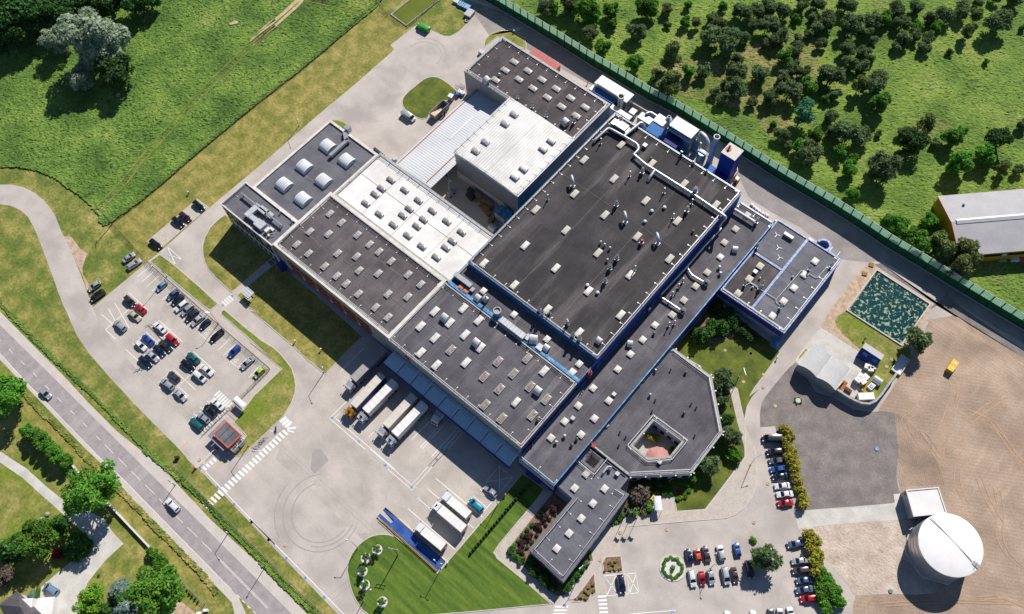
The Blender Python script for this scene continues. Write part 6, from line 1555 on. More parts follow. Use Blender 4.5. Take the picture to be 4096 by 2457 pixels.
# --- storage yard below the pond
SH0, SH1, SY0, SY1 = -3.5, 8.9, 123.5, 131.9; xm = 2.7
t = thing('storage_shelter', 'white double-vaulted storage shelter against the curved wall below the pond', 'shelter', (2.7, 127.7, 0))
for x0, x1 in ((SH0, xm), (xm, SH1)):
    n = 12; v_ = []
    for y in (SY0, SY1): v_ += [(x0 + (x1 - x0) * i / n, y, 4.2 + 1.2 * math.sin(math.pi * i / n)) for i in range(n + 1)]
    MB().add(v_, [(i, i + 1, n + 2 + i, n + 1 + i) for i in range(n)]).build('vault_roof', 'barrel_roof', t, True)
    MB().add(v_[:n + 1] + [(x1, SY0, 0), (x0, SY0, 0)], [tuple(range(n + 3))]).build('end_wall', 'wall_grey', t)
MB().walls([Vector((SH0, SY0, 0)), Vector((SH0, SY1, 0)), Vector((SH0 + .1, SY1, 0)), Vector((SH0 + .1, SY0, 0))], 0, 4.2).build('side_wall', 'frame_white', t)
MB().bar((xm, SY0, 4.22), (xm, SY1, 4.22), .25).bar((SH1, SY0, 4.22), (SH1, SY1, 4.22), .2).build('gutter', 'steel_dull', t)
WL = pts("11:440,577 620,692 790,802 880,862 945,897 1010,925 1080,932 1140,907 1190,852 1260,752 1330,657", 3.0)
t = thing('retaining_wall', 'grey wall curving round the lower side of the storage yard', 'wall', tuple(WL[4]))
mb = strip(WL, .55, 3.0); q = MB()
for a, b in zip(WL, WL[1:]):
    q.bar((a.x, a.y, 1.5), (b.x, b.y, 1.5), .5, 3.0)
q.build('wall', 'wall_grey', t); strip(WL, .6, 3.02).build('coping', 'cap_worn', t)
t = thing('site_cabin', 'navy-walled cabin with a grey pitched roof and two roof windows', 'cabin', (11, 141.3, 0)); x0, x1, y0, ym, y1 = 7.9, 14.2, 138.7, 140.4, 143.1
MB().walls(rect(x0 + .15, x1 - .15, y0 + .2, y1 - .2), 0, 2.5).build('wall', 'wall_deep_blue', t)
MB().add([(x0, y0, 2.2), (x1, y0, 2.2), (x1, ym, 3.8), (x0, ym, 3.8)], [(0, 1, 2, 3)]).build('front_slope', 'navy', t)
MB().add([(x0, ym, 3.8), (x1, ym, 3.8), (x1, y1, 2.6), (x0, y1, 2.6)], [(0, 1, 2, 3)]).build('roof', 'grey_roof', t)
for x in (9.0, 12.1): MB().add([(x, y0 + .45, 2.67), (x + 1.4, y0 + .45, 2.67), (x + 1.4, y0 + 1.1, 3.29), (x, y0 + 1.1, 3.29)], [(0, 1, 2, 3)]).build('roof_window', 'cap_blue', t)
gI = 'white tanks and bags in the storage yard'
t = thing('liquid_tank', 'white caged liquid container', 'container'); MB().box((0, 0, .85), (1.2, 1.15, 1.3)).lathe([(.2, 1.5), (.2, 1.6)], (0, 0, 0), 10).build('bottle', 'tarp_white', t)
mb = MB()
for k in range(5):
    for sx in (-1, 1): mb.bar((sx * .63, -.6 + .3 * k, .15), (sx * .63, -.6 + .3 * k, 1.5), .04).bar((-.6 + .3 * k, sx * .61, .15), (-.6 + .3 * k, sx * .61, 1.5), .04)
for zz in (.2, .8, 1.5):
    for sx in (-1, 1): mb.bar((sx * .63, -.6, zz), (sx * .63, .6, zz), .04).bar((-.63, sx * .61, zz), (.63, sx * .61, zz), .04)
mb.build('cage', 'steel_dull', t); MB().box((0, 0, .08), (1.2, 1.1, .14)).build('pallet', 'wood_pallet', t); IBC = Proto(t)
for i, q in enumerate(("1095,570", "1130,587", "1058,605", "1112,607", "1088,628")): IBC.place(pts('11:' + q, 1.0)[0] * 1 - Vector((0, 0, .94)), R(8 * i), (1.25, 1.25, 1.2), 'caged white liquid container in the cluster below the navy cabin', gI)
for i, q in enumerate(("1000,690", "975,722", "1042,700", "1020,738")): IBC.place(pts('11:' + q, 1.0)[0] * 1 - Vector((0, 0, .94)), R(-6 * i), (1.4, 1.4, 1.2), 'white wrapped liquid container in the block of four on the storage yard', gI + ', block of four')
o = IBC.place(pts('1:1808,880', 1)[0] - Vector((0, 0, .98)), R(10), (1.4, 1.4, 1.5), 'white liquid container standing alone by the open skip')
for nm, lb, q, sz, mt, ang in (('pipe_stack', 'stack of orange pipes beside the white containers', '1050,768', (1.0, 4.2, .8), 'yellow_edge', -20), ('garden_hut', 'small white ribbed hut on the grass of the storage yard', '1160,718', (2.6, 2.2, 1.6), 'corrugated', 0), ('box_container', 'white flat-topped box by the curved wall', '1055,865', (4.4, 2.0, 1.8), 'tarp_white', 42),
                               ('scrap_bin', 'rust-brown bin beside the storage shelter', '847,768', (1.3, 2.9, 1.0), 'rust', 0), ('box_container', 'short white box beside the rust-brown bin', '825,800', (1.5, .9, .8), 'tarp_white', 0), ('box_container', 'white tub holding a blue tarpaulin on the yard grass', '1105,772', (1.5, 2.4, .8), 'tarp_white', -8), ('crate', 'crate of red and white bottles beside the storage shelter', '890,808', (2.3, 1.3, .8), 'wood_pallet', 0), ('pallet', 'grey pallet beside the bottle crate', '880,832', (2.0, 1.0, .3), 'steel_dull', 0)):
    c = pts('11:' + q, sz[2])[0]; t = thing(nm, lb, nm.replace('_', ' '), (c.x, c.y, .05)); ca = R(ang)
    if nm == 'garden_hut':
        MB().box((c.x, c.y, .6), (2.3, 1.9, 1.2)).build('wall', 'frame_white', t)
        MB().add([(c.x - 1.3, c.y - 1.1, 1.2), (c.x + 1.3, c.y - 1.1, 1.2), (c.x + 1.3, c.y, 1.9), (c.x - 1.3, c.y, 1.9), (c.x + 1.3, c.y + 1.1, 1.2), (c.x - 1.3, c.y + 1.1, 1.2)], [(0, 1, 2, 3), (3, 2, 4, 5)]).build('roof', mt, t)
    elif nm == 'pipe_stack':
        mb = MB()
        for k in range(9): mb.tube([(c.x - .5 + (k % 4) * .3 + .3, c.y - 2, .25 + .24 * (k // 4)), (c.x - .5 + (k % 4) * .3 - .4, c.y + 2, .25 + .24 * (k // 4))], .12, 8)
        mb.build('pipes', mt, t); MB().box((c.x, c.y - 1.2, .1), (1.6, .15, .2)).box((c.x, c.y + 1.2, .1), (1.6, .15, .2)).build('bearer', 'wood_pallet', t)
    else:
        MB().box((c.x, c.y, .05 + sz[2] / 2), sz, ca).build('body', mt, t)
        if 'blue' in lb: MB().box((c.x, c.y - .3, sz[2] + .1), (1.1, 1.3, .12), ca, .7).build('tarpaulin', 'cap_bright_blue', t)
        elif nm == 'crate':
            mb = MB(); m2 = MB()
            for k in range(24): (mb if k % 2 else m2).lathe([(.13, 0), (.13, .3), (.05, .5)], (c.x - .95 + (k % 8) * .27, c.y - .4 + (k // 8) * .4, sz[2]), 7)
            mb.build('bottles', 'red', t); m2.build('bottles', 'tarp_cream', t)
        else: MB().box((c.x, c.y, .08 + sz[2]), (sz[0] + .12, sz[1] + .12, .07), ca).build('lid', mt, t)
x0, x1, y0, y1 = bb(pts("11:1370,490 1452,545 1350,675 1280,630", .6))
t = thing('concrete_tray', 'shallow white concrete tray at the edge of the ploughed field', 'tray', ((x0 + x1) / 2, (y0 + y1) / 2, 0))
MB().box(((x0 + x1) / 2, (y0 + y1) / 2, .12), (x1 - x0, y1 - y0, .24)).build('floor', 'tarp_white', t); ring(rect(x0, x1, y0, y1), rect(x0 + .25, x1 - .25, y0 + .25, y1 - .25), .1, .9).build('rim', 'concrete_slab', t)
P_ = pts("11:1850,537 1890,562 1825,648 1780,617", 1.7); x0, x1, y0, y1 = bb(P_)
t = thing('skip_container', 'yellow skip with two lids standing on the ploughed field', 'skip', ((x0 + x1) / 2, (y0 + y1) / 2, 0)); c = Vector(((x0 + x1) / 2, (y0 + y1) / 2, 0))
MB().box((c.x, c.y, .85), (x1 - x0, y1 - y0, 1.7), 0, 1.0).build('body', 'wall_yellow', t)
for s in (-1, 1):
    o = MB().box((c.x, c.y + s * (y1 - y0) * .25, 1.76), ((x1 - x0) + .1, (y1 - y0) * .48, .12)).build('lid', 'yellow', t); MB().box((c.x + .2, c.y + s * (y1 - y0) * .25, 1.86), (.5, .5, .08)).build('handle', 'frame_white', o)
# pond kerbs
for s, nm, lb in (("7:1148,1068 1640,1385 11:1372,412 872,90", 'pond_wall', 'low stone wall around the dark lily pond'),):
    P_ = pts(s, .35); t = thing(nm, lb, 'wall', tuple(P_[0])); ring(P_, inset(P_, .4), 0, .4).build('wall', 'kerb_stone', t)
P_ = pts("1:1262,130 1420,0 1480,-60 1790,-90 1705,0 1405,235", .3); t = thing('pond_wall', 'stone edging around the green pond at the top', 'wall', tuple(P_[0])); ring(P_, inset(P_, .5), 0, .35).build('wall', 'stone', t)
# --- rear plant between the hall and the noise barrier
t, e = block('filter_house', 'grey insulated filter house beside the blue lean-to roof behind the rear hall', 'plant house', pts("2:850,745 920,680 1207,855 1135,925", 5.5), 5.5, 'steel', 'duct_white', .02)
MB().box(((e[0] + e[1]) / 2 - .6, e[2] + 1.1, 6.0), (e[1] - e[0] - 3.5, 2.4, .7)).build('roof_unit', 'tarp_white', t)
mb = MB()
for k in range(1, 9): mb.box((e[0] + (e[1] - e[0]) * k / 9, (e[2] + e[3]) / 2, 5.68), (.07, e[3] - e[2], .06))
mb.build('panel_joint', 'steel_dull', t)
t, e2 = block('lean_to', 'blue corrugated lean-to roof in front of the grey filter house', 'lean-to', pts("2:843,830 890,770 1065,885 1030,930", 4.2), 4.2, 'wall_deep_blue', 'blue_sheet', .02)
t, _ = block('filter_house', 'small grey duct box at the left end of the filter house', 'plant house', pts("2:808,800 840,762 885,790 850,832", 3.4), 3.4, 'steel_dull', 'duct_white', .02)


def chimney(label, top, h, r, mat='duct_white', collar=False, base=True):
    c = top; t = thing('chimney', label, 'chimney', (c.x, c.y, 0))
    MB().lathe([(r * 1.12, 0), (r * 1.12, h * .12), (r, h * .2), (r, h), (r * .84, h), (r * .84, h - 1.5)], (c.x, c.y, 0), 24, True).build('flue', mat, t, True)
    MB().lathe([(r * 1.04, h - .35), (r * 1.1, h - .3), (r * 1.1, h + .03), (r * .86, h + .03)], (c.x, c.y, 0), 24, False).build('rim', 'frame_white', t, True)
    if collar: MB().lathe([(r, h - 1.6), (r * 2.1, h - 1.5), (r * 2.1, h - 1.3), (r, h - .8)], (c.x, c.y, 0), 20, False).build('collar', 'duct_white', t, True)
    if base: MB().box((c.x, c.y, 1.2), (r * 3, r * 3, 2.4)).build('base', 'steel_dull', t)
    return t


chimney('wide short steel chimney beside the rear hall corner', pts("2:1090,865", 9)[0], 9, 1.05, 'steel')
chimney('thin white chimney with a round collar beside the ribbed white roof', pts("2:1522,1050", 12)[0], 12, .55, 'duct_white', True)
chimney('tallest white chimney, standing next to the blue tower', Vector((-65.2, 168.1, 0)), 15.8, .95, 'duct_white', False, False)
t, _ = block('plant_house', 'low bright white roof strip at the corner of the rear hall', 'plant house', pts("2:1000,955 1010,985 1160,1068 1190,1052", 6), 6, 'wall_grey', 'tarp_white', .05)
t, _ = block('filter_house', 'small white filter box by the concrete yard wall', 'plant house', pts("2:1165,1000 1195,972 1235,1000 1200,1035", 2.6), 2.6, 'steel_dull', 'duct_white', .05)
t, _ = block('filter_house', 'low pale filter block with stepped top and a bent duct', 'plant house', pts("2:1235,1055 1290,1020 1385,1075 1330,1115", 4), 4, 'steel_dull', 'duct_white', .05)
q = pts("2:1315,1025 1350,1010 1420,1055", 4.6); pipe(t, q, .55, 'steel')
t, _ = block('filter_house', 'grey angular filter house left of the thin white chimney', 'plant house', pts("2:1375,1085 1432,1025 1500,1065 1470,1130", 6), 6, 'steel_dull', 'duct_white', .05)
t, e = block('lean_to', 'long lean-to roof, half blue and half purple, along the main hall', 'lean-to', pts("2:1318,1165 1372,1100 1625,1285 1570,1335", 6), 6, 'wall_deep_blue', 'blue_sheet', .02)
MB().box(((e[0] + e[1]) / 2 + (e[1] - e[0]) * .25, (e[2] + e[3]) / 2, 6.2), ((e[1] - e[0]) * .5, e[3] - e[2] + .02, .1)).build('roof_section', 'purple_sheet', t)
t, e = block('filter_house', 'largest filter house, with a white ribbed roof and pale blue wall', 'plant house', pts("2:1520,1125 1590,1055 1790,1170 1720,1245", 9.0), 9.0, 'steel_dull', 'tarp_white', .1)
mb = MB()
for k in range(10): mb.box((e[0] + (e[1] - e[0]) * k / 9, (e[2] + e[3]) / 2, 9.2), (.12, e[3] - e[2] + .2, .14))
mb.build('roof_rib', 'steel_dull', t); MB().box(((e[0] + e[1]) / 2, e[2] - .5, 7.9), (e[1] - e[0], 1.0, .25)).build('eave_duct', 'duct_white', t)
mb = MB()
for k in range(12):
    x = e[0] + (e[1] - e[0]) * k / 11; mb.bar((x, e[2] - 1.6, 3.4), (x, e[2] - 1.6, 4.5), .07)
for zz in (4.0, 4.5): mb.bar((e[0], e[2] - 1.6, zz), (e[1], e[2] - 1.6, zz), .07)
mb.box(((e[0] + e[1]) / 2, e[2] - 1.0, 3.4), (e[1] - e[0], 1.2, .1)); mb.build('walkway', 'cap_blue', t)
t = thing('extraction_duct', 'thick arched white duct rising beside the tallest chimney', 'duct', tuple(at((2830, 540), 0)))
q = pts("2:1800,1225", 3) + pts("2:1805,1195", 7) + pts("2:1850,1235", 7.2) + pts("2:1872,1290", 6) + pts("2:1862,1350", 2)
pipe(t, q, .75, 'duct_white')
c = pts("2:1745,1270", 3)[0]; t = thing('fan_unit', 'cluster of white fan housings and rails beside the ribbed filter house', 'machine', (c.x, c.y, 0))
MB().box((c.x, c.y, 2.5), (2.2, 2.6, 5)).box((c.x + 1.9, c.y - .3, 1.8), (1.4, 2.0, 3.6)).build('housing', 'duct_white', t)
MB().tube([(c.x, c.y - .4, 5), (c.x + 1.2, c.y - .4, 6), (c.x + 2.4, c.y - .3, 3.7)], .4, 10).build('duct', 'steel', t, True)
mb = MB()
for k in range(5): mb.bar((c.x - 1 + k * .9, c.y - 1.9, 0), (c.x - 1 + k * .9, c.y - 1.9, 4.2), .12)
for zz in (1.4, 2.8, 4.2): mb.bar((c.x - 1, c.y - 1.9, zz), (c.x + 2.6, c.y - 1.9, zz), .1)
mb.build('frame', 'cap_blue', t); MB().bar((c.x - 1.4, c.y - 2.6, .1), (c.x - .6, c.y - 1.0, 4.4), .15).build('stair_rail', 'yellow_edge', t)
c = pp(2600, 420, 4.946, "1030,960", 5)[0]; t = thing('vertical_tank', 'dark steel upright tank at the foot of the tallest chimney', 'tank', (c.x, c.y, 0)); MB().lathe([(1.5, 0), (1.5, 5), (1.3, 5.3)], (c.x, c.y, 0), 24).build('shell', 'steel_dull', t, True); MB().box((c.x + .3, c.y, 5.45), (4, .5, .3)).build('top_beam', 'cap_blue', t)
for k in (0, .9):
    a, b = pp(2600, 420, 4.946, f"{725 + k * 28},{1010 + k * 12} {800 + k * 28},{930 + k * 12}", 2); tag(MB().tube([Vector((a.x, a.y, 2)), Vector((b.x, b.y, 2))], .3, 10).build('supply_pipe', 'duct_white'), 'short white pipe beside the dark upright tank', 'pipe', 'white pipes by the upright tank')
t, _ = block('boiler_tower', 'blue tower with a rusty-stained cream ribbed roof', 'tower', rect(-61.1, -56.1, 165.2, 170.0), 14.0, 'wall_deep_blue', 'tarp_cream', .15)
c = pp(2600, 420, 4.946, "1570,850", 14.4)[0]; MB().lathe([(.25, 0), (.25, .9), (.45, 1.0), (.35, 1.4)], (c.x, c.y, 14.1), 10).build('flue', 'rust', t, True); MB().lathe([(1.0, 0), (1.0, .006)], (c.x + .1, c.y - .5, 14.152), 16).build('rust_stain', 'rust', t)
mb = MB()
for k in range(11): mb.box((-61.1 + 5 * k / 10, 167.6, 14.17), (.07, 5.0, .05))
mb.build('roof_rib', 'frame_white', t)
t, _ = block('lean_to', 'blue lean-to between the tallest chimney and the blue tower', 'lean-to', rect(-64.9, -61.2, 160.6, 165.4), 5.0, 'wall_deep_blue', 'blue_sheet', .02)
t, _ = block('lean_to', 'purple lean-to roof at the foot of the blue tower', 'lean-to', rect(-61.0, -56.2, 158.2, 165.1), 4.5, 'wall_purple', 'purple_sheet', .02)
W_ = pp(2600, 420, 4.946, "1705,1195 1728,1240 1735,1310 1660,1400 1590,1480", 2.2); t = thing('yard_wall', 'concrete wall bent around the foot of the blue tower', 'wall', tuple(W_[1])); mb = MB()
for a, b in zip(W_, W_[1:]): mb.bar((a.x, a.y, 1.1), (b.x, b.y, 1.1), .3, 2.2)
mb.build('wall', 'concrete_slab', t)
W_ = pts("2:1195,925 1300,985 1405,1040", 2.0); t = thing('yard_wall', 'low concrete wall beside the grey filter house along the works road', 'wall', tuple(W_[1])); mb = MB()
for a, b in zip(W_, W_[1:]): mb.bar((a.x, a.y, 1), (b.x, b.y, 1), .3, 2)
mb.build('wall', 'concrete_slab', t)
c = pts("6:2130,270", 1)[0]; t = thing('forklift', 'forklift parked beside the wall at the foot of the blue tower', 'forklift', (c.x, c.y, 0))
MB().box((c.x, c.y, .7), (1.2, 2.0, .9)).build('body', 'wall_yellow', t); MB().box((c.x, c.y, 2.05), (1.1, 1.1, .1)).build('cab_roof', 'duct_white', t); mb = MB()
for a in (-.5, .5):
    for b in (-.5, .5): mb.bar((c.x + a, c.y + b, 1.1), (c.x + a, c.y + b, 2.0), .08)
mb.build('cab_frame', 'dark_steel', t); MB().bar((c.x - .3, c.y - 1.1, .1), (c.x - .3, c.y - 1.1, 2.4), .12).bar((c.x + .3, c.y - 1.1, .1), (c.x + .3, c.y - 1.1, 2.4), .12).bar((c.x - .3, c.y - 2.0, .12), (c.x - .3, c.y - 1.1, .12), .1).bar((c.x + .3, c.y - 2.0, .12), (c.x + .3, c.y - 1.1, .12), .1).build('mast', 'dark_steel', t)
for a in (-.55, .55):
    for b in (-.7, .7): MB().tube([(c.x + a - .1, c.y + b, .3), (c.x + a + .1, c.y + b, .3)], .3, 12).build('wheel', 'rubber', t)
t, _ = block('shipping_container', 'long red shipping container behind the rear hall', 'container', rect(-142.0, -129.6, 166.4, 168.9), 2.7, 'red_container', 'red_container', 0, .06)
mb = MB()
for k in range(30): mb.box((-141.9 + k * .42, 167.65, 2.79), (.1, 2.4, .05))
mb.build('roof_rib', 'red_container', t); MB().box((-135.8, 166.3, 2.66), (12.4, .12, .2)).build('top_rail', 'frame_white', t)
# --- north yard
x0, x1, y0, y1 = -151.8, -149.0, 123.9, 131.2
t = thing('open_skip', 'large open grey skip half filled with wood chips', 'skip', (-150.4, 127.5, 0))
ring(rect(x0, x1, y0, y1), rect(x0 + .12, x1 - .12, y0 + .12, y1 - .12), .3, 2.5).build('wall', 'wall_grey', t); MB().box((-150.4, 127.5, .4), (2.7, 7.1, .1)).build('floor', 'steel_dull', t)
mb = MB(); ng = 10
for i in range(ng):
    for j in range(ng): mb.v.append((x0 + .14 + (x1 - x0 - .28) * i / 9, y0 + .14 + 4.4 * j / 9, .45 + 1.5 * max(0, 1 - j / 8.5) + random.uniform(0, .25)))
mb.f = [(i * ng + j, (i + 1) * ng + j, (i + 1) * ng + j + 1, i * ng + j + 1) for i in range(9) for j in range(9)]; mb.build('wood_chips', 'chip_wood', t)
MB().box((-148.3, 127.6, 1.2), (.5, 2.6, .2)).bar((-148.6, 126.2, 0), (-148.6, 126.2, 2.3), .1).bar((-148.1, 128.8, 0), (-148.6, 128.8, 2.6), .1).bar((-148.0, 127.4, 0), (-148.2, 128, 2.2), .3).build('step_frame', 'dark_steel', t)
c = pts("1:1860,850", .8)[0]; t = thing('pump_machine', 'blue pumping machine standing beside the rear hall corner', 'machine', (c.x, c.y, 0))
MB().box((c.x, c.y, .7), (2.0, 1.0, .8)).tube([(c.x - .6, c.y, 1.2), (c.x - .6, c.y, 1.9)], .2, 8).box((c.x + .5, c.y, 1.3), (.7, .7, .5)).build('body', 'blue_machine', t); MB().bar((c.x - 1.2, c.y + .5, .1), (c.x - .3, c.y + .9, 1.4), .09).bar((c.x + .2, c.y - .8, .1), (c.x + .9, c.y - .4, 1.2), .1).build('hose', 'steel', t)
for k, q in enumerate(("1885,825", "1912,838")):
    c = pts('1:' + q, 1)[0]; t = thing('drum_tank', 'white round-topped drum beside the blue pumping machine', 'tank', (c.x, c.y, 0), 'white drums by the pump'); MB().lathe([(.75, 0), (.78, 1.1), (.7, 1.3), (.3, 1.4)], (c.x, c.y, 0), 18).build('drum', 'tarp_white', t, True); MB().lathe([(.2, 1.38), (.2, 1.5)], (c.x, c.y, 0), 10).build('cap', 'red', t)
mb = MB(); q = pts("1:1850,765 1890,785 1930,775 1888,745", 1)
t = thing('barrier_rail', 'blue steel railings by the rear hall corner', 'railing', tuple(q[0]))
for a, b in zip(q, q[1:]):
    for zz in (.55, 1.1): mb.bar((a.x, a.y, zz), (b.x, b.y, zz), .07)
    for k in range(4): c = a.lerp(b, k / 3); mb.bar((c.x, c.y, 0), (c.x, c.y, 1.1), .07)
mb.build('rails', 'cap_bright_blue', t)
for nm, lb, q, sz, mt in (('ventilator_box', 'white ventilation box at the outer wall of the rear hall', '1:2085,462', (2.2, 1.6, 1.4), 'duct_white'), ('scrap_trailer', 'grey slatted trailer at the top of the north yard', '1:1972,112', (2.8, 3.6, 1.3), 'steel_dull'), ('metal_rack', 'blue-grey metal rack at the top of the north yard', '1:1925,45', (5.2, 2.2, 1.0), 'cap_blue'), ('metal_rack', 'small white and blue rack at the top edge', '1:1855,8', (2.6, 1.5, 1.0), 'duct_white')):
    c = pts(q, sz[2])[0]; t = thing(nm, lb, nm.replace('_', ' '), (c.x, c.y, 0)); MB().box((c.x, c.y, sz[2] / 2), sz, 0 if nm == 'ventilator_box' else R(8)).build('body', mt, t); mb = MB()
    for k in range(5): mb.box((c.x - sz[0] / 2 + sz[0] * (k + .5) / 5, c.y, sz[2] + .04), (.12, sz[1] * .95, .08), 0 if nm == 'ventilator_box' else R(8))
    mb.build('slats', 'frame_white', t)
c = pts("1:1948,188", .2)[0]; tag(MB().lathe([(.35, .05), (.75, .05), (.8, .25), (.75, .45), (.35, .45)], (c.x, c.y, 0), 20, False).build('tyre', 'tyre_dark'), 'big tyre lying at the edge of the north yard', 'tyre')
c = pts("1:895,1162", .2)[0]; tag(MB().lathe([(.6, 0), (.6, .35), (.45, .35), (.45, .1)], (c.x, c.y, 0), 18).build('well_ring', 'concrete_slab'), 'round concrete well ring beside the left hall corner', 'well ring')
c = pts("5:1300,85", .8)[0]; t = thing('satellite_tank', 'white round vessel with fittings beside the open shed', 'tank', (c.x, c.y, 0)); MB().lathe([(.9, .2), (1.0, .7), (.6, 1.3)], (c.x, c.y, 0), 18).build('vessel', 'duct_white', t, True); MB().tube([(c.x + .6, c.y, .8), (c.x + 2, c.y + .3, .9)], .25, 8).build('fitting', 'steel', t)
mb = MB(); c = pts("1:1160,1365", .6)[0]; t = thing('pallet_rack', 'dark metal cages stacked at the wall of the white-roofed hall', 'rack', (c.x, c.y, 0))
for k in range(5):
    for zz in (.1, .7): mb.box((c.x - 2 + k, c.y - .6 * k * .1, zz), (.85, .8, .08))
    for a in (-.4, .4): mb.bar((c.x - 2 + k + a, c.y - .4, 0), (c.x - 2 + k + a, c.y - .4, .9), .06).bar((c.x - 2 + k + a, c.y + .35, 0), (c.x - 2 + k + a, c.y + .35, .9), .06)
mb.build('cages', 'dark_steel', t)
# --- inner yard
gp = 'pallet stacks in the inner yard'


def pallet(n, mat):
    t = thing('pallet_stack', 'x', 'pallets'); mb = MB()
    for k in range(n):
        for j in range(6): mb.box((0, -.5 + .2 * j, .14 + k * .16), (1.25, .15, .03))
        for j in (-.5, 0, .5): mb.box((j, 0, .06 + k * .16), (.1, 1.0, .1))
    mb.build('boards', mat, t); return Proto(t)


PA = {k: pallet(*k) for k in ((2, 'wood_pallet'), (9, 'wood_pallet'), (12, 'wood_pallet'), (9, 'dark_pallet'), (12, 'dark_pallet'))}
for q, n, m, lb in (("505,560", 12, 'dark_pallet', 'green-grey pallet stack at the left end by the silver hall wall'), ("545,590", 12, 'dark_pallet', 'second green-grey pallet stack by the silver hall wall'), ("487,610", 9, 'dark_pallet', 'low green-grey pallet stack nearest the cherry picker'), ("518,645", 9, 'dark_pallet', 'grey pallet stack in front of the green-grey ones'),
                    ("585,610", 12, 'wood_pallet', 0), ("612,640", 12, 'wood_pallet', 0), ("555,678", 2, 'wood_pallet', 'flat wooden pallets lying left of the wooden stacks'), ("650,682", 12, 'wood_pallet', 0), ("678,697", 12, 'wood_pallet', 0), ("708,712", 12, 'wood_pallet', 0), ("738,735", 12, 'wood_pallet', 0), ("627,737", 2, 'wood_pallet', 'flat wooden pallets lying alone in the middle of the inner yard'), ("665,760", 12, 'wood_pallet', 0), ("698,775", 12, 'wood_pallet', 0), ("712,822", 9, 'wood_pallet', 'wooden pallet stack nearest the blue cooling box'), ("750,880", 9, 'wood_pallet', 'wooden pallet stack beyond the blue cooling box'), ("735,905", 9, 'wood_pallet', 'last wooden pallet stack towards the steel duct')):
    c = pp(1700, 560, 2.8, q, .14 * n)[0]; c.z = .03
    PA[(n, m)].place(c, 0 if n > 2 else .3, 1.15, lb or 'tall wooden pallet stack in the double row by the silver hall wall', gp)
P_ = pts("5:2205,567 2258,500 2350,552 2300,612", 4.0); t, e = block('cooling_box', 'blue-green cooling box in the lower corner of the inner yard', 'machine', P_, 4.0, 'duct_white', 'cap_blue', .05)
MB().box(((e[0] + e[1]) / 2, (e[2] + e[3]) / 2, 4.18), (.1, e[3] - e[2], .08)).box(((e[0] + e[1]) / 2, (e[2] + e[3]) / 2, 4.18), (e[1] - e[0], .1, .08)).build('roof_joint', 'wall_blue', t)
c = pts("5:2180,700", 2)[0]; t = thing('fan_unit', 'round steel fan casing below the blue-green cooling box', 'machine', (c.x, c.y, 0)); MB().tube([(c.x - 1.2, c.y, 1.6), (c.x + 1.4, c.y, 1.6)], 1.4, 20).build('casing', 'steel', t, True); MB().box((c.x, c.y, .3), (2.4, 1.8, .6)).build('plinth', 'dark_steel', t)
c = pp(1700, 560, 2.8, "285,603", .5)[0]; c.z = 0; t = thing('cherry_picker', 'white cherry picker with its boom raised in the inner yard', 'lift', tuple(c))
MB().box((c.x, c.y, .65), (1.7, 2.6, .5)).box((c.x, c.y, 1.15), (1.0, 1.5, .6)).build('chassis', 'duct_white', t)
for a in (-.9, .9):
    for b in (-.95, .95): MB().tube([(c.x + a - .12, c.y + b, .42), (c.x + a + .12, c.y + b, .42)], .42, 14).build('wheel', 'rubber', t)
MB().bar((c.x, c.y + .3, 1.4), (c.x - .2, c.y - .2, 3.6), .35).bar((c.x - .2, c.y - .2, 3.6), (c.x + .1, c.y + .2, 7.6), .28).build('boom', 'duct_white', t); mb = MB()
for a, b in ((-.6, -.4), (.6, -.4), (.6, .4), (-.6, .4)): mb.bar((c.x + .1 + a, c.y + .4 + b, 7.6), (c.x + .1 + a, c.y + .4 + b, 8.7), .07)
mb.box((c.x + .1, c.y + .4, 7.6), (1.3, .9, .1)); mb.build('basket', 'steel', t)
# --- gatehouse, shelters, barriers
t = thing('gatehouse', 'orange-rimmed gatehouse with a grey roof at the works entrance', 'gatehouse', (-117, 1, 0))
MB().walls(rect(-119.6, -114.6, -.9, 3.0), 0, 3.0).build('wall', 'wall_grey', t); MB().box((-117.1, 1.05, 3.28), (6.2, 4.8, .2)).build('roof', 'roof_blue_grey', t)
ring(rect(-120.4, -113.8, -1.55, 3.65), rect(-120.1, -114.1, -1.25, 3.35), 2.95, 3.5).build('rim', 'kiosk_orange', t)
MB().box((-121.1, 1.0, 2.5), (1.3, 5.4, .12)).box((-118.2, -2.3, 2.5), (7.0, 1.2, .12)).build('side_canopy', 'steel_dull', t)
for x in (-118.3, -116.1): mb = MB().box((x, 1.05, 3.42), (.12, 4.7, .08)).build('roof_seam', 'dark_steel', t)
for k in range(2): f = ring(rect(-113.6, -112.6, -1.3 + k * 2.2, .5 + k * 2.2), rect(-113.5, -112.7, -1.2 + k * 2.2, .4 + k * 2.2), .1, 2.4).build('glass_porch', 'frame_white', t); MB().walls(rect(-113.55, -112.65, -1.25 + k * 2.2, .45 + k * 2.2), .15, 2.3).build('pane', 'teal_glass', f)
c = pts("8:2153,925", 2.3)[0]; t = thing('turnstile_shelter', 'white vaulted shelter over the car park turnstile', 'shelter', (c.x, c.y, 0)); n = 8; v_ = []
for s in (-2.0, 2.0): v_ += [(c.x + s, c.y - 1.0 * math.cos(math.pi * i / n), 2.2 + .55 * math.sin(math.pi * i / n)) for i in range(n + 1)]
MB().add(v_, [(i, i + 1, n + 2 + i, n + 1 + i) for i in range(n)]).build('roof', 'tarp_white', t, True); mb = MB()
for k in range(9):
    for b in (-1.0, -2.2): mb.bar((c.x - 2 + k * .5, c.y + b, 0), (c.x - 2 + k * .5, c.y + b, 2.2), .06)
for zz in (.3, 1.2, 2.2):
    for b in (-1.0, -2.2): mb.bar((c.x - 2, c.y + b, zz), (c.x + 2, c.y + b, zz), .06)
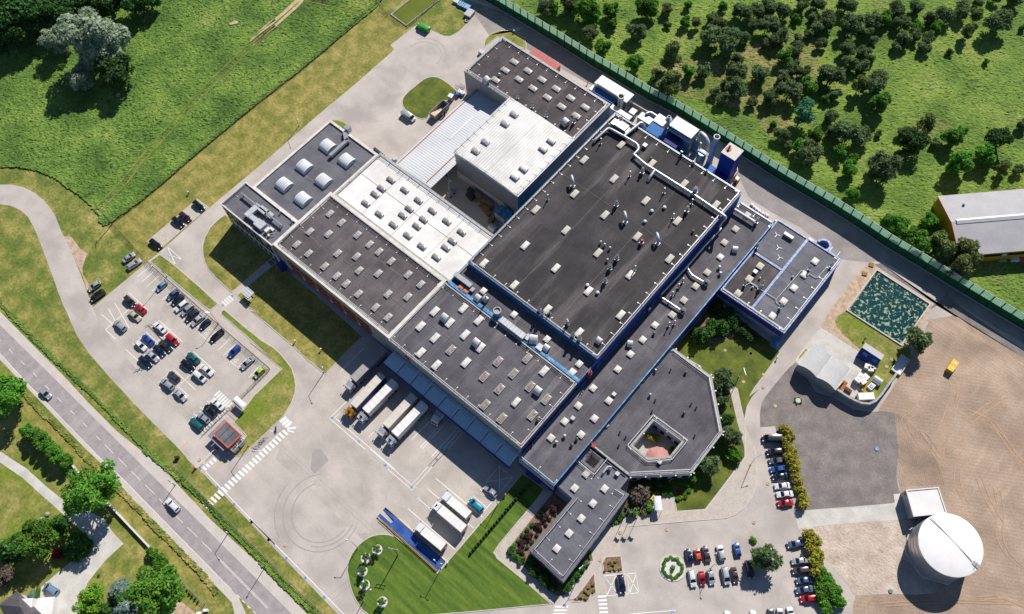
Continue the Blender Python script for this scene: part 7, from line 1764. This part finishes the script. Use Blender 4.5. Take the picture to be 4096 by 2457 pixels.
mb.build('turnstile_bars', 'dark_steel', t)
c = pts("4:2225,1285", 2.4)[0]; t = thing('smoking_shelter', 'small shelter with a white ribbed roof beside the zebra crossing', 'shelter', (c.x, c.y, 0))
MB().add([(c.x - 1.7, c.y - 1.2, 2.3), (c.x + 1.7, c.y - 1.2, 2.3), (c.x + 1.7, c.y + 1.4, 2.6), (c.x - 1.7, c.y + 1.4, 2.6)], [(0, 1, 2, 3)]).build('roof', 'corrugated', t)
MB().box((c.x + 1.2, c.y - .9, 2.0), (1.8, 1.4, .1)).build('lower_roof', 'tarp_cream', t); mb = MB()
for a in (-1.6, 1.6):
    for b in (-1.1, 1.3): mb.bar((c.x + a, c.y + b, 0), (c.x + a, c.y + b, 2.4), .1)
mb.build('post', 'frame_white', t); MB().box((c.x, c.y + .6, .45), (2.6, .4, .1)).box((c.x, c.y + .6, .2), (2.2, .1, .4)).build('bench', 'wood_pallet', t)
c = pts("14:1412,487", 2.3)[0]; t = thing('bicycle_shelter', 'glazed vaulted shelter standing on the forecourt by the flagpoles', 'shelter', (c.x, c.y, 0)); ang = R(45); U = Vector((math.cos(ang), math.sin(ang), 0)) ; 
a, b = pts("14:1412,425 1425,552", 2.4); U = (b - a).normalized(); Vv = Vector((-U.y, U.x, 0)); n = 8; v_ = []
for p in (a, b): v_ += [p + Vv * (-1.1 * math.cos(math.pi * i / n)) + Vector((0, 0, .5 * math.sin(math.pi * i / n))) for i in range(n + 1)]
MB().add(v_, [(i, i + 1, n + 2 + i, n + 1 + i) for i in range(n)]).build('roof', 'vault_sheet', t, True); mb = MB()
for p in (a, b, a.lerp(b, .5)): mb.bar((p.x + Vv.x, p.y + Vv.y, 0), (p.x + Vv.x, p.y + Vv.y, 2.4), .1).bar((p.x - Vv.x, p.y - Vv.y, 0), (p.x - Vv.x, p.y - Vv.y, 2.4), .1)
mb.build('post', 'steel', t)
c = pts("14:1378,440", .7)[0]; t = thing('grit_bin', 'yellow grit bin beside the glazed forecourt shelter', 'bin', (c.x, c.y, .1)); MB().box((c.x, c.y, .5), (.9, 1.4, .8), 0, 1.1).build('body', 'yellow', t); MB().box((c.x, c.y, .98), (1.0, 1.5, .12)).build('lid', 'yellow', t)
for lb, q, arm in (('raised barrier with a red housing at the works entrance, nearest the road', '12:1745,172', '12:1838,98'), ('barrier with a red housing in the shade of the gatehouse', '8:1943,1332', '8:1858,1416')):
    c, e = pts(q + ' ' + arm.split(':')[1], .9); t = thing('barrier_gate', lb, 'barrier', (c.x, c.y, 0)); MB().box((c.x, c.y, .55), (.5, .5, 1.1)).box((c.x, c.y, 1.15), (.4, .6, .15)).build('housing', 'red', t); MB().bar((c.x, c.y, .95), (e.x, e.y, .95), .12).build('arm', 'white_paint', t)
c = pts("8:2055,1380", 1.8)[0]; t = thing('road_sign', 'round red and yellow road sign in front of the gatehouse', 'sign', (c.x, c.y, 0)); MB().bar((c.x, c.y, 0), (c.x, c.y, 2.2), .08).build('post', 'steel_dull', t); MB().tube([(c.x, c.y, 2.0), (c.x + .03, c.y - .04, 2.0)], .4, 16).build('sign_plate', 'red', t)
# --- weighbridge
t = thing('weighbridge', 'long blue weighbridge ramp with yellow edges beside the lorry stands', 'weighbridge', (-57, 14, 0))
MB().box((-54.8, 14.05, .32), (18.4, 3.1, .3)).build('deck', 'ramp_blue', t)
for y in (12.95, 15.15): MB().add([(-68.4, y - .5, .06), (-68.4, y + .5, .06), (-64, y + .5, .47), (-64, y - .5, .47), (-64, y - .5, 0), (-64, y + .5, 0)], [(0, 3, 2, 1), (0, 4, 3), (1, 2, 5)]).build('ramp', 'ramp_blue', t)
for y in (12.38, 15.72): MB().bar((-68.4, y, .4), (-45.6, y, .62), .14, .25).build('edge_rail', 'yellow_edge', t)
mb = MB()
for k in range(9): mb.bar((-66.5 + k * 2.5, 12.1, 0), (-66.5 + k * 2.5, 12.1, .7), .09)
mb.bar((-67.5, 12.1, .68), (-45.8, 12.1, .68), .09); mb.build('guard_rail', 'yellow_edge', t)
for x in (-60, -55.4, -50.4): MB().box((x, 14.05, .475), (.08, 3.06, .02)).build('deck_joint', 'navy', t)
# --- lamps and poles


def lamp(label, base, head, h=8.5, heads=1, head2=None, mat='steel', group='lamp posts on the works grounds', name='street_lamp'):
    b = pts(base)[0]; t = thing(name, label, 'street lamp' if name == 'street_lamp' else 'pole', (b.x, b.y, 0), group)
    MB().tube([(b.x, b.y, 0), (b.x, b.y, h)], [.12, .08], 8).build('pole', mat, t)
    MB().lathe([(.22, 0), (.22, .25)], (b.x, b.y, 0), 10).build('base', 'steel_dull', t)
    for hd in (head, head2):
        if not hd: continue
        e = pts(hd, h + .4)[0]; d = e - Vector((b.x, b.y, h))
        if d.length > 3.5: e = Vector((b.x, b.y, h)) + d.normalized() * 3.5
        MB().tube([(b.x, b.y, h - .1), (e.x, e.y, h + .4)], .06, 6).build('arm', mat, t)
        d.z = 0; d.normalize(); f = e + d * .5
        MB().add([e + Vector((-d.y * .16, d.x * .16, .35 - .35)), e - Vector((-d.y * .16, d.x * .16, 0)), f - Vector((-d.y * .2, d.x * .2, 0)), f + Vector((-d.y * .2, d.x * .2, 0)), e + Vector((0, 0, .16)), f + Vector((0, 0, .18))], [(0, 1, 2, 3), (0, 3, 5, 4), (1, 4, 5, 2), (0, 4, 1), (3, 2, 5)]).build('lamp_head', 'lamp_glass', t)
    return t


lamp('lamp post at the lawn corner beside the docked lorries', "9:668,650", "9:645,600", 8.0)
lamp('lamp post at the left rim of the front lawn', "13:970,890", "13:880,820", 8.2)
lamp('lamp post at the kerb near the silver car by the lorry stands', "13:2225,505", "13:2185,405", 6.8)
lamp('lamp post with two heads at the end of the weighbridge', "13:1718,1075", "13:1662,1003", 8.0, 2, "13:1712,1030")
lamp('lamp post over the staff car park fence beside the footpath crossing', "8:1965,212", "8:1850,112", 8.0)
lamp('lamp post at the corner of the gatehouse', "8:2236,1312", "8:2180,1245", 8.0)
lamp('lamp post at the top corner of the staff car park', "4:1502,1140", "4:1370,1035", 9.0)
lamp('lamp post with two heads beside the bed of the front office wing', "14:735,1090", "14:810,1022", 8.0, 2, "14:725,1065")
lamp('lamp post on the rounded footway corner of the visitor car park', "14:2252,140", "14:2360,45", 7.0)
lamp('lamp post with two heads in the middle of the visitor car park', "14:1893,1072", "14:1943,945", 7.0, 2, "14:1948,1042")
lamp('lamp post with two heads above the visitor car park tree', "14:2395,1060", "14:2438,905", 7.5, 2, "14:2455,1000")
lamp('lamp post on the lawn beside the office wing footpath', "10:2148,690", "10:2208,662", 7.0)
lamp('lamp post on the mown strip beside the north drive', "1:440,1135", "1:425,1072", 6.5)
lamp('dark road lamp leaning over the main road near the bottom', "12:2392,1048", "12:2312,1012", 7.5, mat='dark_steel', group=None)
lamp('road lamp behind the white car on the main road', "12:1575,325", "12:1535,298", 5.5, mat='dark_steel', group=None)
lamp('road lamp between the two road vehicles and the bottom edge', "12:2055,752", "12:2030,742", 6.0, mat='dark_steel', group=None)
lamp('pale street lamp by the dense round garden tree', "12:1300,1380", "12:1150,1392", 6.0, group=None)
lamp('brown lamp pole on the pebble ring of the front lawn', "13:1022,1368", "13:1125,1243", 8.5, mat='wood_pole', group=None)


def power_pole(label, base, h, arms, ang):
    b = pts(base)[0]; t = thing('power_pole', label, 'power pole', (b.x, b.y, 0)); MB().tube([(b.x, b.y, 0), (b.x, b.y, h)], [.17, .11], 8).build('pole', 'wood_pole', t)
    for k in range(arms):
        z_ = h - .4 - k * .8; L = 1.3; d = Vector((math.cos(ang), math.sin(ang), 0)) * L
        MB().bar((b.x - d.x, b.y - d.y, z_), (b.x + d.x, b.y + d.y, z_), .12).build('crossarm', 'steel_dull', t)
        mb = MB()
        for s in (-.9, 0, .9): mb.lathe([(.09, 0), (.12, .15), (.06, .35)], (b.x + d.x * s, b.y + d.y * s, z_ + .06), 8)
        mb.build('insulator', 'lamp_glass', t)
    return Vector((b.x, b.y, h))


p1 = power_pole('wooden power pole with a crossarm on the front lawn', "13:1332,952", 9.5, 2, R(30))
p2 = power_pole('power pole with crossarms in the middle of the staff car park', "8:1455,360", 11, 2, R(60))
p3 = power_pole('wooden pole at the corner of the field fence', "4:1008,672", 8, 1, R(-45))
for k, (a, b) in enumerate(((p1, p2), (p1, Vector((-40, -70, 9))), (p1, Vector((-75, -80, 9))))):
    mb = MB()
    for s in (-1, 1):
        o = Vector((.8 * s, .5 * s, -.4)); mb.tube([a + o + (b - a) * i / 12 - Vector((0, 0, 1.6 * math.sin(math.pi * i / 12))) for i in range(13)], .012, 4)
    tag(mb.build('power_line', 'dark_steel'), 'thin pair of overhead wires at the lawn power pole', 'wires', 'overhead wires')
for nm, mt, q, lb in (('a', 'flag_white', "14:1128,588", 'flagpole flying a white flag'), ('b', 'flag_red', "14:1188,585", 'flagpole flying a red and white flag'), ('c', 'flag_blue', "14:1252,578", 'flagpole flying a blue flag')):
    b = pts(q)[0]; t = thing('flagpole', lb + ' in front of the office', 'flagpole', (b.x, b.y, 0)); h = 7.6
    MB().tube([(b.x, b.y, 0), (b.x, b.y, h)], [.09, .05], 8).build('pole', 'frame_white', t)
    mb = MB(); nn = 7; v_ = []
    for i in range(nn):
        for j in (0, 1): v_.append((b.x + .07 + i * .22, b.y + .16 * math.sin(i * 1.3) - i * .02, h - .15 - j * 1.05 - i * .06))
    mb.add(v_, [(2 * i, 2 * i + 2, 2 * i + 3, 2 * i + 1) for i in range(nn - 1)]); o = mb.build('flag', mt, t)
    if nm == 'b':
        v2 = [(x, y - .02, z_ + .02) if i % 2 == 0 else (x, y - .02, z_ + .53) for i, (x, y, z_) in enumerate(v_)]; MB().add(v2, [(2 * i, 2 * i + 2, 2 * i + 3, 2 * i + 1) for i in range(nn - 1)]).build('flag_stripe', 'flag_white', o)
gB = 'low bollard lights'
for q, k in (("4:1694,385", 'frame_white'), ("9:405,372", 'frame_white'), ("9:638,447", 'frame_white'), ("13:1776,1022", 'frame_white'), ("14:48,412", 'orange'), ("2:125,285", 'frame_white'), ("2:790,745", 'red'), ("11:1042,352", 'dark_steel'), ("11:252,522", 'kerb_stone')):
    c = pts(q, .6)[0]; t = thing('bollard', 'small post standing on the grass or kerb of the works grounds', 'bollard', (c.x, c.y, 0), gB); MB().lathe([(.12, 0), (.12, .9)], (c.x, c.y, 0), 8).build('post', 'dark_steel' if k != 'orange' else 'orange', t); MB().lathe([(.2, .9), (.32, 1.05), (.28, 1.3), (.1, 1.4)], (c.x, c.y, 0), 10).build('head', k, t)
# --- wire fences


def fence(label, line, h=1.7, name='mesh_fence', mat='wire_dark', step=2.6):
    L = pts(line); t = thing(name, label, 'fence', tuple(L[0])); wire = MB(); n = 0
    for a, b in zip(L, L[1:]):
        k = max(1, int((b - a).length / step))
        for i in range(k):
            c = a.lerp(b, i / k)
            if n < 99: MB().box((c.x, c.y, h / 2), (.09, .09, h)).build('post', mat, t)
            n += 1
        for zz in (.15, .5, .85, 1.2, h - .05): wire.bar((a.x, a.y, zz), (b.x, b.y, zz), .04)
        m_ = int((b - a).length / .9)
        for i in range(m_): c = a.lerp(b, i / m_); wire.bar((c.x, c.y, .1), (c.x, c.y, h), .03)
    wire.build('wire_mesh', mat, t); return t


fence('wire fence along the edge of the tall grass field', "1:1190,2 1020,135 700,438 350,722 0,992 4:1815,2 1480,293 1250,482 1008,658", step=3)
fence('wire fence running from the field corner down to the car park', "4:1008,660 1325,1008")
fence('wire fence around the staff car park', "4:1325,1008 1860,1484 8:2430,626 2165,890")
fence('wire fence beside the short gatehouse car row', "8:2065,978 1820,1216")
fence('wire fence along the roadside ditch', "12:1545,138 2000,590 2473,1058 13:300,1140 660,1484", 1.3, step=3, mat='steel_dull')
fence('wire fence around the green pond', "1:1165,65 1235,135 1410,250 1500,180 1700,0", 1.3)
fence('lower wire fence along the garden edge', "12:1650,1195 1845,1393 1780,1480", 1.4, mat='steel_dull')
for s, lb in (("12:965,482 1170,700 1350,890 1500,1040 1572,1107", 'long white garden wall along the dry verge'), ("12:640,135 722,232", 'short upper piece of the white garden wall')):
    L = pts(s, 1.2); t = thing('garden_wall', lb, 'wall', tuple(L[0])); mb = MB()
    for a, b in zip(L, L[1:]): mb.bar((a.x, a.y, .6), (b.x, b.y, .6), .28, 1.2)
    mb.build('wall', 'wall_plinth', t); strip(L, .42, 1.23).build('coping', 'frame_white', t)
# --- house at the lower left
t = thing('house', 'white house with a dark tiled roof cut by the lower left corner', 'house', (-127, -70, 0))
a = pts("12:118,1306", 7.0)[0]; e1 = pts("12:-10,1398", 4.6)[0]; e2 = pts("12:385,1490", 4.6)[0]
dx = (e1 - a); dy = (e2 - a); dx.z = dy.z = 0
far1 = e1 + dy * 2.2; mid = a + dy * 2.4
base = [e1, a + (a - (e1 + e2) / 2).normalized() * 1.6, e2, e2 + (e1 - a) * 1.5 + dy, e1 + dy * 1.6 + dx]
MB().walls(inset([Vector((p.x, p.y, 0)) for p in base], .5), 0, 4.5).build('wall', 'wall_plinth', t)
apx = a + dy * .55 + dx * .25; apx.z = 7.6
ed = [Vector((p.x, p.y, 4.6)) for p in base]
MB().add([apx] + ed, [(0, i, i + 1) for i in range(1, 5)] + [(0, 5, 1)]).build('roof', 'tile_roof', t)
q = pts("12:160,1318 270,1395 330,1490 430,1500 480,1484 385,1365 340,1380 250,1370", 3.2)
c = pts("12:400,1430", 3.0)[0]; MB().box((c.x, c.y, 1.5), (4.5, 5.5, 3.0), R(45)).build('terrace_block', 'tarp_white', t)
c = pts("12:240,1385", 5.4)[0]; MB().box((c.x, c.y, 4.2), (3.0, 2.4, 2.6), R(45)).build('dormer', 'tarp_white', t)
for i, q in enumerate(("12:425,585", "12:375,632")):
    c = pts(q, .3)[0]; tag(MB().lathe([(.5, 0), (.75, .2), (.6, .6), (.2, .8)], (c.x, c.y, 0), 9).build('boulder', 'stone'), ('larger' if i == 0 else 'smaller') + ' grey boulder on the lawn beside the garden path', 'boulder')
# --- cycles, motorbike, person


def cycle(label, c, ang, motor=False, group=None, col='dark_steel'):
    t = thing('motorcycle' if motor else 'bicycle', label, 'motorcycle' if motor else 'bicycle', (c.x, c.y, .02), group); U = Vector((math.cos(ang), math.sin(ang), 0)); r = .32 if motor else .34; w_ = .07 if motor else .025; k = .7 if motor else .53
    for s in (-1, 1):
        cc = c + U * k * s + Vector((0, 0, r)); n = 16; mb = MB(); L = [cc + (U * math.cos(i * 6.283 / n) + Vector((0, 0, 1)) * math.sin(i * 6.283 / n)) * r for i in range(n + 1)]; mb.tube(L, w_, 6); mb.build('wheel', 'rubber', t)
    A, B_ = c - U * k + Vector((0, 0, r)), c + U * k + Vector((0, 0, r)); S_ = c - U * .2 + Vector((0, 0, .85)); Hd = c + U * .4 + Vector((0, 0, .9)); Pd = c + Vector((0, 0, .3)); Vv = Vector((-U.y, U.x, 0))
    mb = MB(); tk = .07 if motor else .045
    for a, b in ((A, S_), (S_, Pd), (Pd, Hd), (S_, Hd), (A, Pd), (Hd, B_)): mb.bar(a, b, tk)
    if motor: mb.box((c.x, c.y, .5), (.6, .35, .4), ang)
    mb.build('frame', col, t); MB().bar(Hd - Vv * .3 + Vector((0, 0, .12)), Hd + Vv * .3 + Vector((0, 0, .12)), .04).build('handlebar', 'steel', t)
    MB().box((S_.x, S_.y, .9), (.7 if motor else .26, .26 if motor else .14, .1), ang).build('saddle', 'rubber', t)


cycle('dark motorcycle parked alone in the white-lined cycle bay', pts("9:232,1165", .4)[0] * 1 - Vector((0, 0, .4)), R(-40), True)
for i, (q, col) in enumerate((("9:38,1338", 'dark_steel'), ("9:62,1320", 'steel_dull'), ("9:92,1285", 'navy'), ("9:108,1270", 'steel_dull'), ("9:130,1248", 'dark_steel'))):
    cycle(f"bicycle in the kerbside row, {ORD[i]} from the lower left end", pts(q, .4)[0] - Vector((0, 0, .4)), R(15 + 12 * i), False, 'bicycles at the kerb', col)
c = pts("9:1650,1118", .9)[0]; c.z = .03


def person(label, c, ang, top, leg):
    t = thing('person', label, 'person', (0, 0, 0))
    V_ = [(0, 0, .95, .15), (0, 0, 1.15, .15), (0, 0, 1.38, .17), (0, 0, 1.52, .065), (0, .01, 1.60, .09), (0, .01, 1.70, .095),
          (.1, 0, .85, .10), (.12, .03, .48, .068), (.12, -.02, .08, .05), (.12, .12, .04, .04), (-.1, 0, .85, .10), (-.12, -.06, .48, .068), (-.13, -.14, .09, .05), (-.13, 0, .04, .04),
          (.2, 0, 1.40, .065), (.27, .02, 1.12, .048), (.25, .2, .92, .036), (.25, .26, .87, .032), (-.2, 0, 1.40, .065), (-.27, 0, 1.12, .048), (-.27, .1, .88, .036), (-.27, .13, .81, .032)]
    Ed = [(0, 1), (1, 2), (2, 3), (3, 4), (4, 5), (0, 6), (6, 7), (7, 8), (8, 9), (0, 10), (10, 11), (11, 12), (12, 13), (2, 14), (14, 15), (15, 16), (16, 17), (2, 18), (18, 19), (19, 20), (20, 21)]
    for hnd, s in ((17, 1), (21, -1)):
        b = V_[hnd]
        for f in range(5):
            o = (f - 1.5) * .02; L = (.075, .085, .08, .065, .06)[f]
            if f == 4: V_.append((b[0] - s * .05, b[1] + .02, b[2] - .02, .010)); Ed.append((hnd, len(V_) - 1)); continue
            V_.append((b[0] + o, b[1] + .02, b[2] - .045, .010)); Ed.append((hnd, len(V_) - 1)); V_.append((b[0] + o, b[1] + .03, b[2] - .045 - L, .008)); Ed.append((len(V_) - 2, len(V_) - 1))
    me = bpy.data.meshes.new('body'); me.from_pydata([v[:3] for v in V_], Ed, []); me.materials.append(M['skin']); o = bpy.data.objects.new('body', me); C.objects.link(o); o.parent = t
    md = o.modifiers.new('skin', 'SKIN'); sv = me.skin_vertices[0].data
    for i, v in enumerate(V_): sv[i].radius = (v[3], v[3])
    sv[0].use_root = True
    o.modifiers.new('smooth', 'SUBSURF').levels = 1
    MB().lathe([(.16, .9), (.17, 1.0), (.175, 1.3), (.19, 1.42), (.12, 1.5)], (0, 0, 0), 14, False).build('jacket', top, t, True)
    for s, y0_, y1_ in ((1, .03, -.02), (-1, -.06, -.14)): MB().tube([(s * .1, 0, .92), (s * .12, y0_, .48), (s * .125, y1_, .1)], [.115, .08, .065], 10).build('trouser_leg', leg, t, True)
    for s, L in ((1, [(.19, 0, 1.42), (.27, .02, 1.12), (.25, .17, .95)]), (-1, [(-.19, 0, 1.42), (-.27, 0, 1.12), (-.27, .08, .93)])): MB().tube(L, [.075, .058, .045], 8).build('sleeve', top, t, True)
    MB().lathe([(.1, 0), (.11, .06), (.07, .13), (.01, .15)], (0, -.005, 1.66), 12).build('hair', 'hair', t, True)
    MB().box((0, .1, 1.63), (.025, .03, .035)).build('nose', 'skin', t)
    t.location = c; t.rotation_euler = (0, 0, ang)


person('person in a lime hi-vis jacket walking in front of the small white van', c, R(-100), 'hi_vis', 'cloth_dark')
# bags and boxes behind the annexe
for i, q in enumerate(("2268,490", "2290,512", "2310,530", "2332,547", "2365,568", "2402,586")):
    c = pts('6:' + q, .8)[0]; tag(MB().box((c.x, c.y, .45), (1.0, 1.0, .9), .2 * i, .85).box((c.x, c.y, .95), (.5, .5, .15), .3).build('bulk_bag', 'tarp_white'), 'white bulk bag in the row behind the long low wing', 'bag', 'white bulk bags behind the wing')
a, b = pts("7:232,635 452,772", .6); t = thing('white_pipe', 'bright white pipe lying behind the annexe', 'pipe', tuple(a)); MB().tube([Vector((a.x, a.y, .5)), Vector((b.x, b.y, .5))], .45, 14).build('pipe', 'tarp_white', t, True); MB().box((a.x, a.y, .1), (.4, 1.2, .2)).box((b.x, b.y, .1), (.4, 1.2, .2)).build('bearer', 'wood_pallet', t)
c = pts("7:548,820", .8)[0]; t = thing('ventilator_box', 'white box at the back wall of the annexe', 'ventilator box', (c.x, c.y, 0)); MB().box((c.x, c.y, .6), (1.7, 1.3, 1.2)).build('body', 'duct_white', t); MB().box((c.x, c.y, 1.24), (1.8, 1.4, .08)).build('lid', 'frame_white', t)
for i, q in enumerate(("7:1100,1033", "7:1040,1112")):
    c = pts(q, .2)[0]; c.z = .03; PA[(2, 'wood_pallet')].place(c, .4, 1.2, ('upper' if i == 0 else 'lower') + ' loose wooden pallet on the bank of the lily pond')
c = pts("11:440,908", .2)[0]; t = thing('inspection_shaft', 'pale inspection shaft ringed by weeds on the gravel lot', 'shaft', (c.x, c.y, 0)); MB().lathe([(.8, 0), (.75, .45), (.5, .5)], (c.x, c.y, 0), 14).build('ring', 'concrete_slab', t); leaves([((c.x + .9 * math.cos(k), c.y + .9 * math.sin(k), .25), (.35, .35, .3)) for k in range(0, 6)], 300, .12, 4).build('weeds', 'leaf_broad', t)
c = pts("11:1150,1340", .1)[0]; tag(MB().lathe([(.65, 0), (.65, .18), (.5, .25)], (c.x, c.y, .03), 18).build('shaft_cover', 'cap_bright_blue'), 'round blue shaft cover on the gravel lot', 'cover')
c = pts("15:1272,1278", .1)[0]; tag(MB().lathe([(.6, 0), (.6, .18), (.45, .25)], (c.x, c.y, .03), 18).build('shaft_cover', 'leaf_blue_spruce'), 'round pale green shaft cover on the sandy lot', 'cover')
for q, lb, mt in (("12:1590,75", 'small dark cabinet beside the works entrance ditch', 'dark_steel'), ("12:1850,1450", 'white utility cabinet at the bottom of the garden fence', 'tarp_white'), ("12:1790,1475", 'second white utility cabinet at the garden gate', 'tarp_white')):
    c = pts(q, .8)[0]; t = thing('utility_cabinet', lb, 'cabinet', (c.x, c.y, 0)); MB().box((c.x, c.y, .6), (1.1, .6, 1.2), R(45)).build('body', mt, t); MB().box((c.x, c.y, 1.23), (1.2, .7, .07), R(45)).build('lid', mt, t)
for L in TREES.values():  # plant patterns that found no place
    for p in L:
        if not p.used:
            for ch in list(p.root.children): bpy.data.objects.remove(ch)
            bpy.data.objects.remove(p.root)
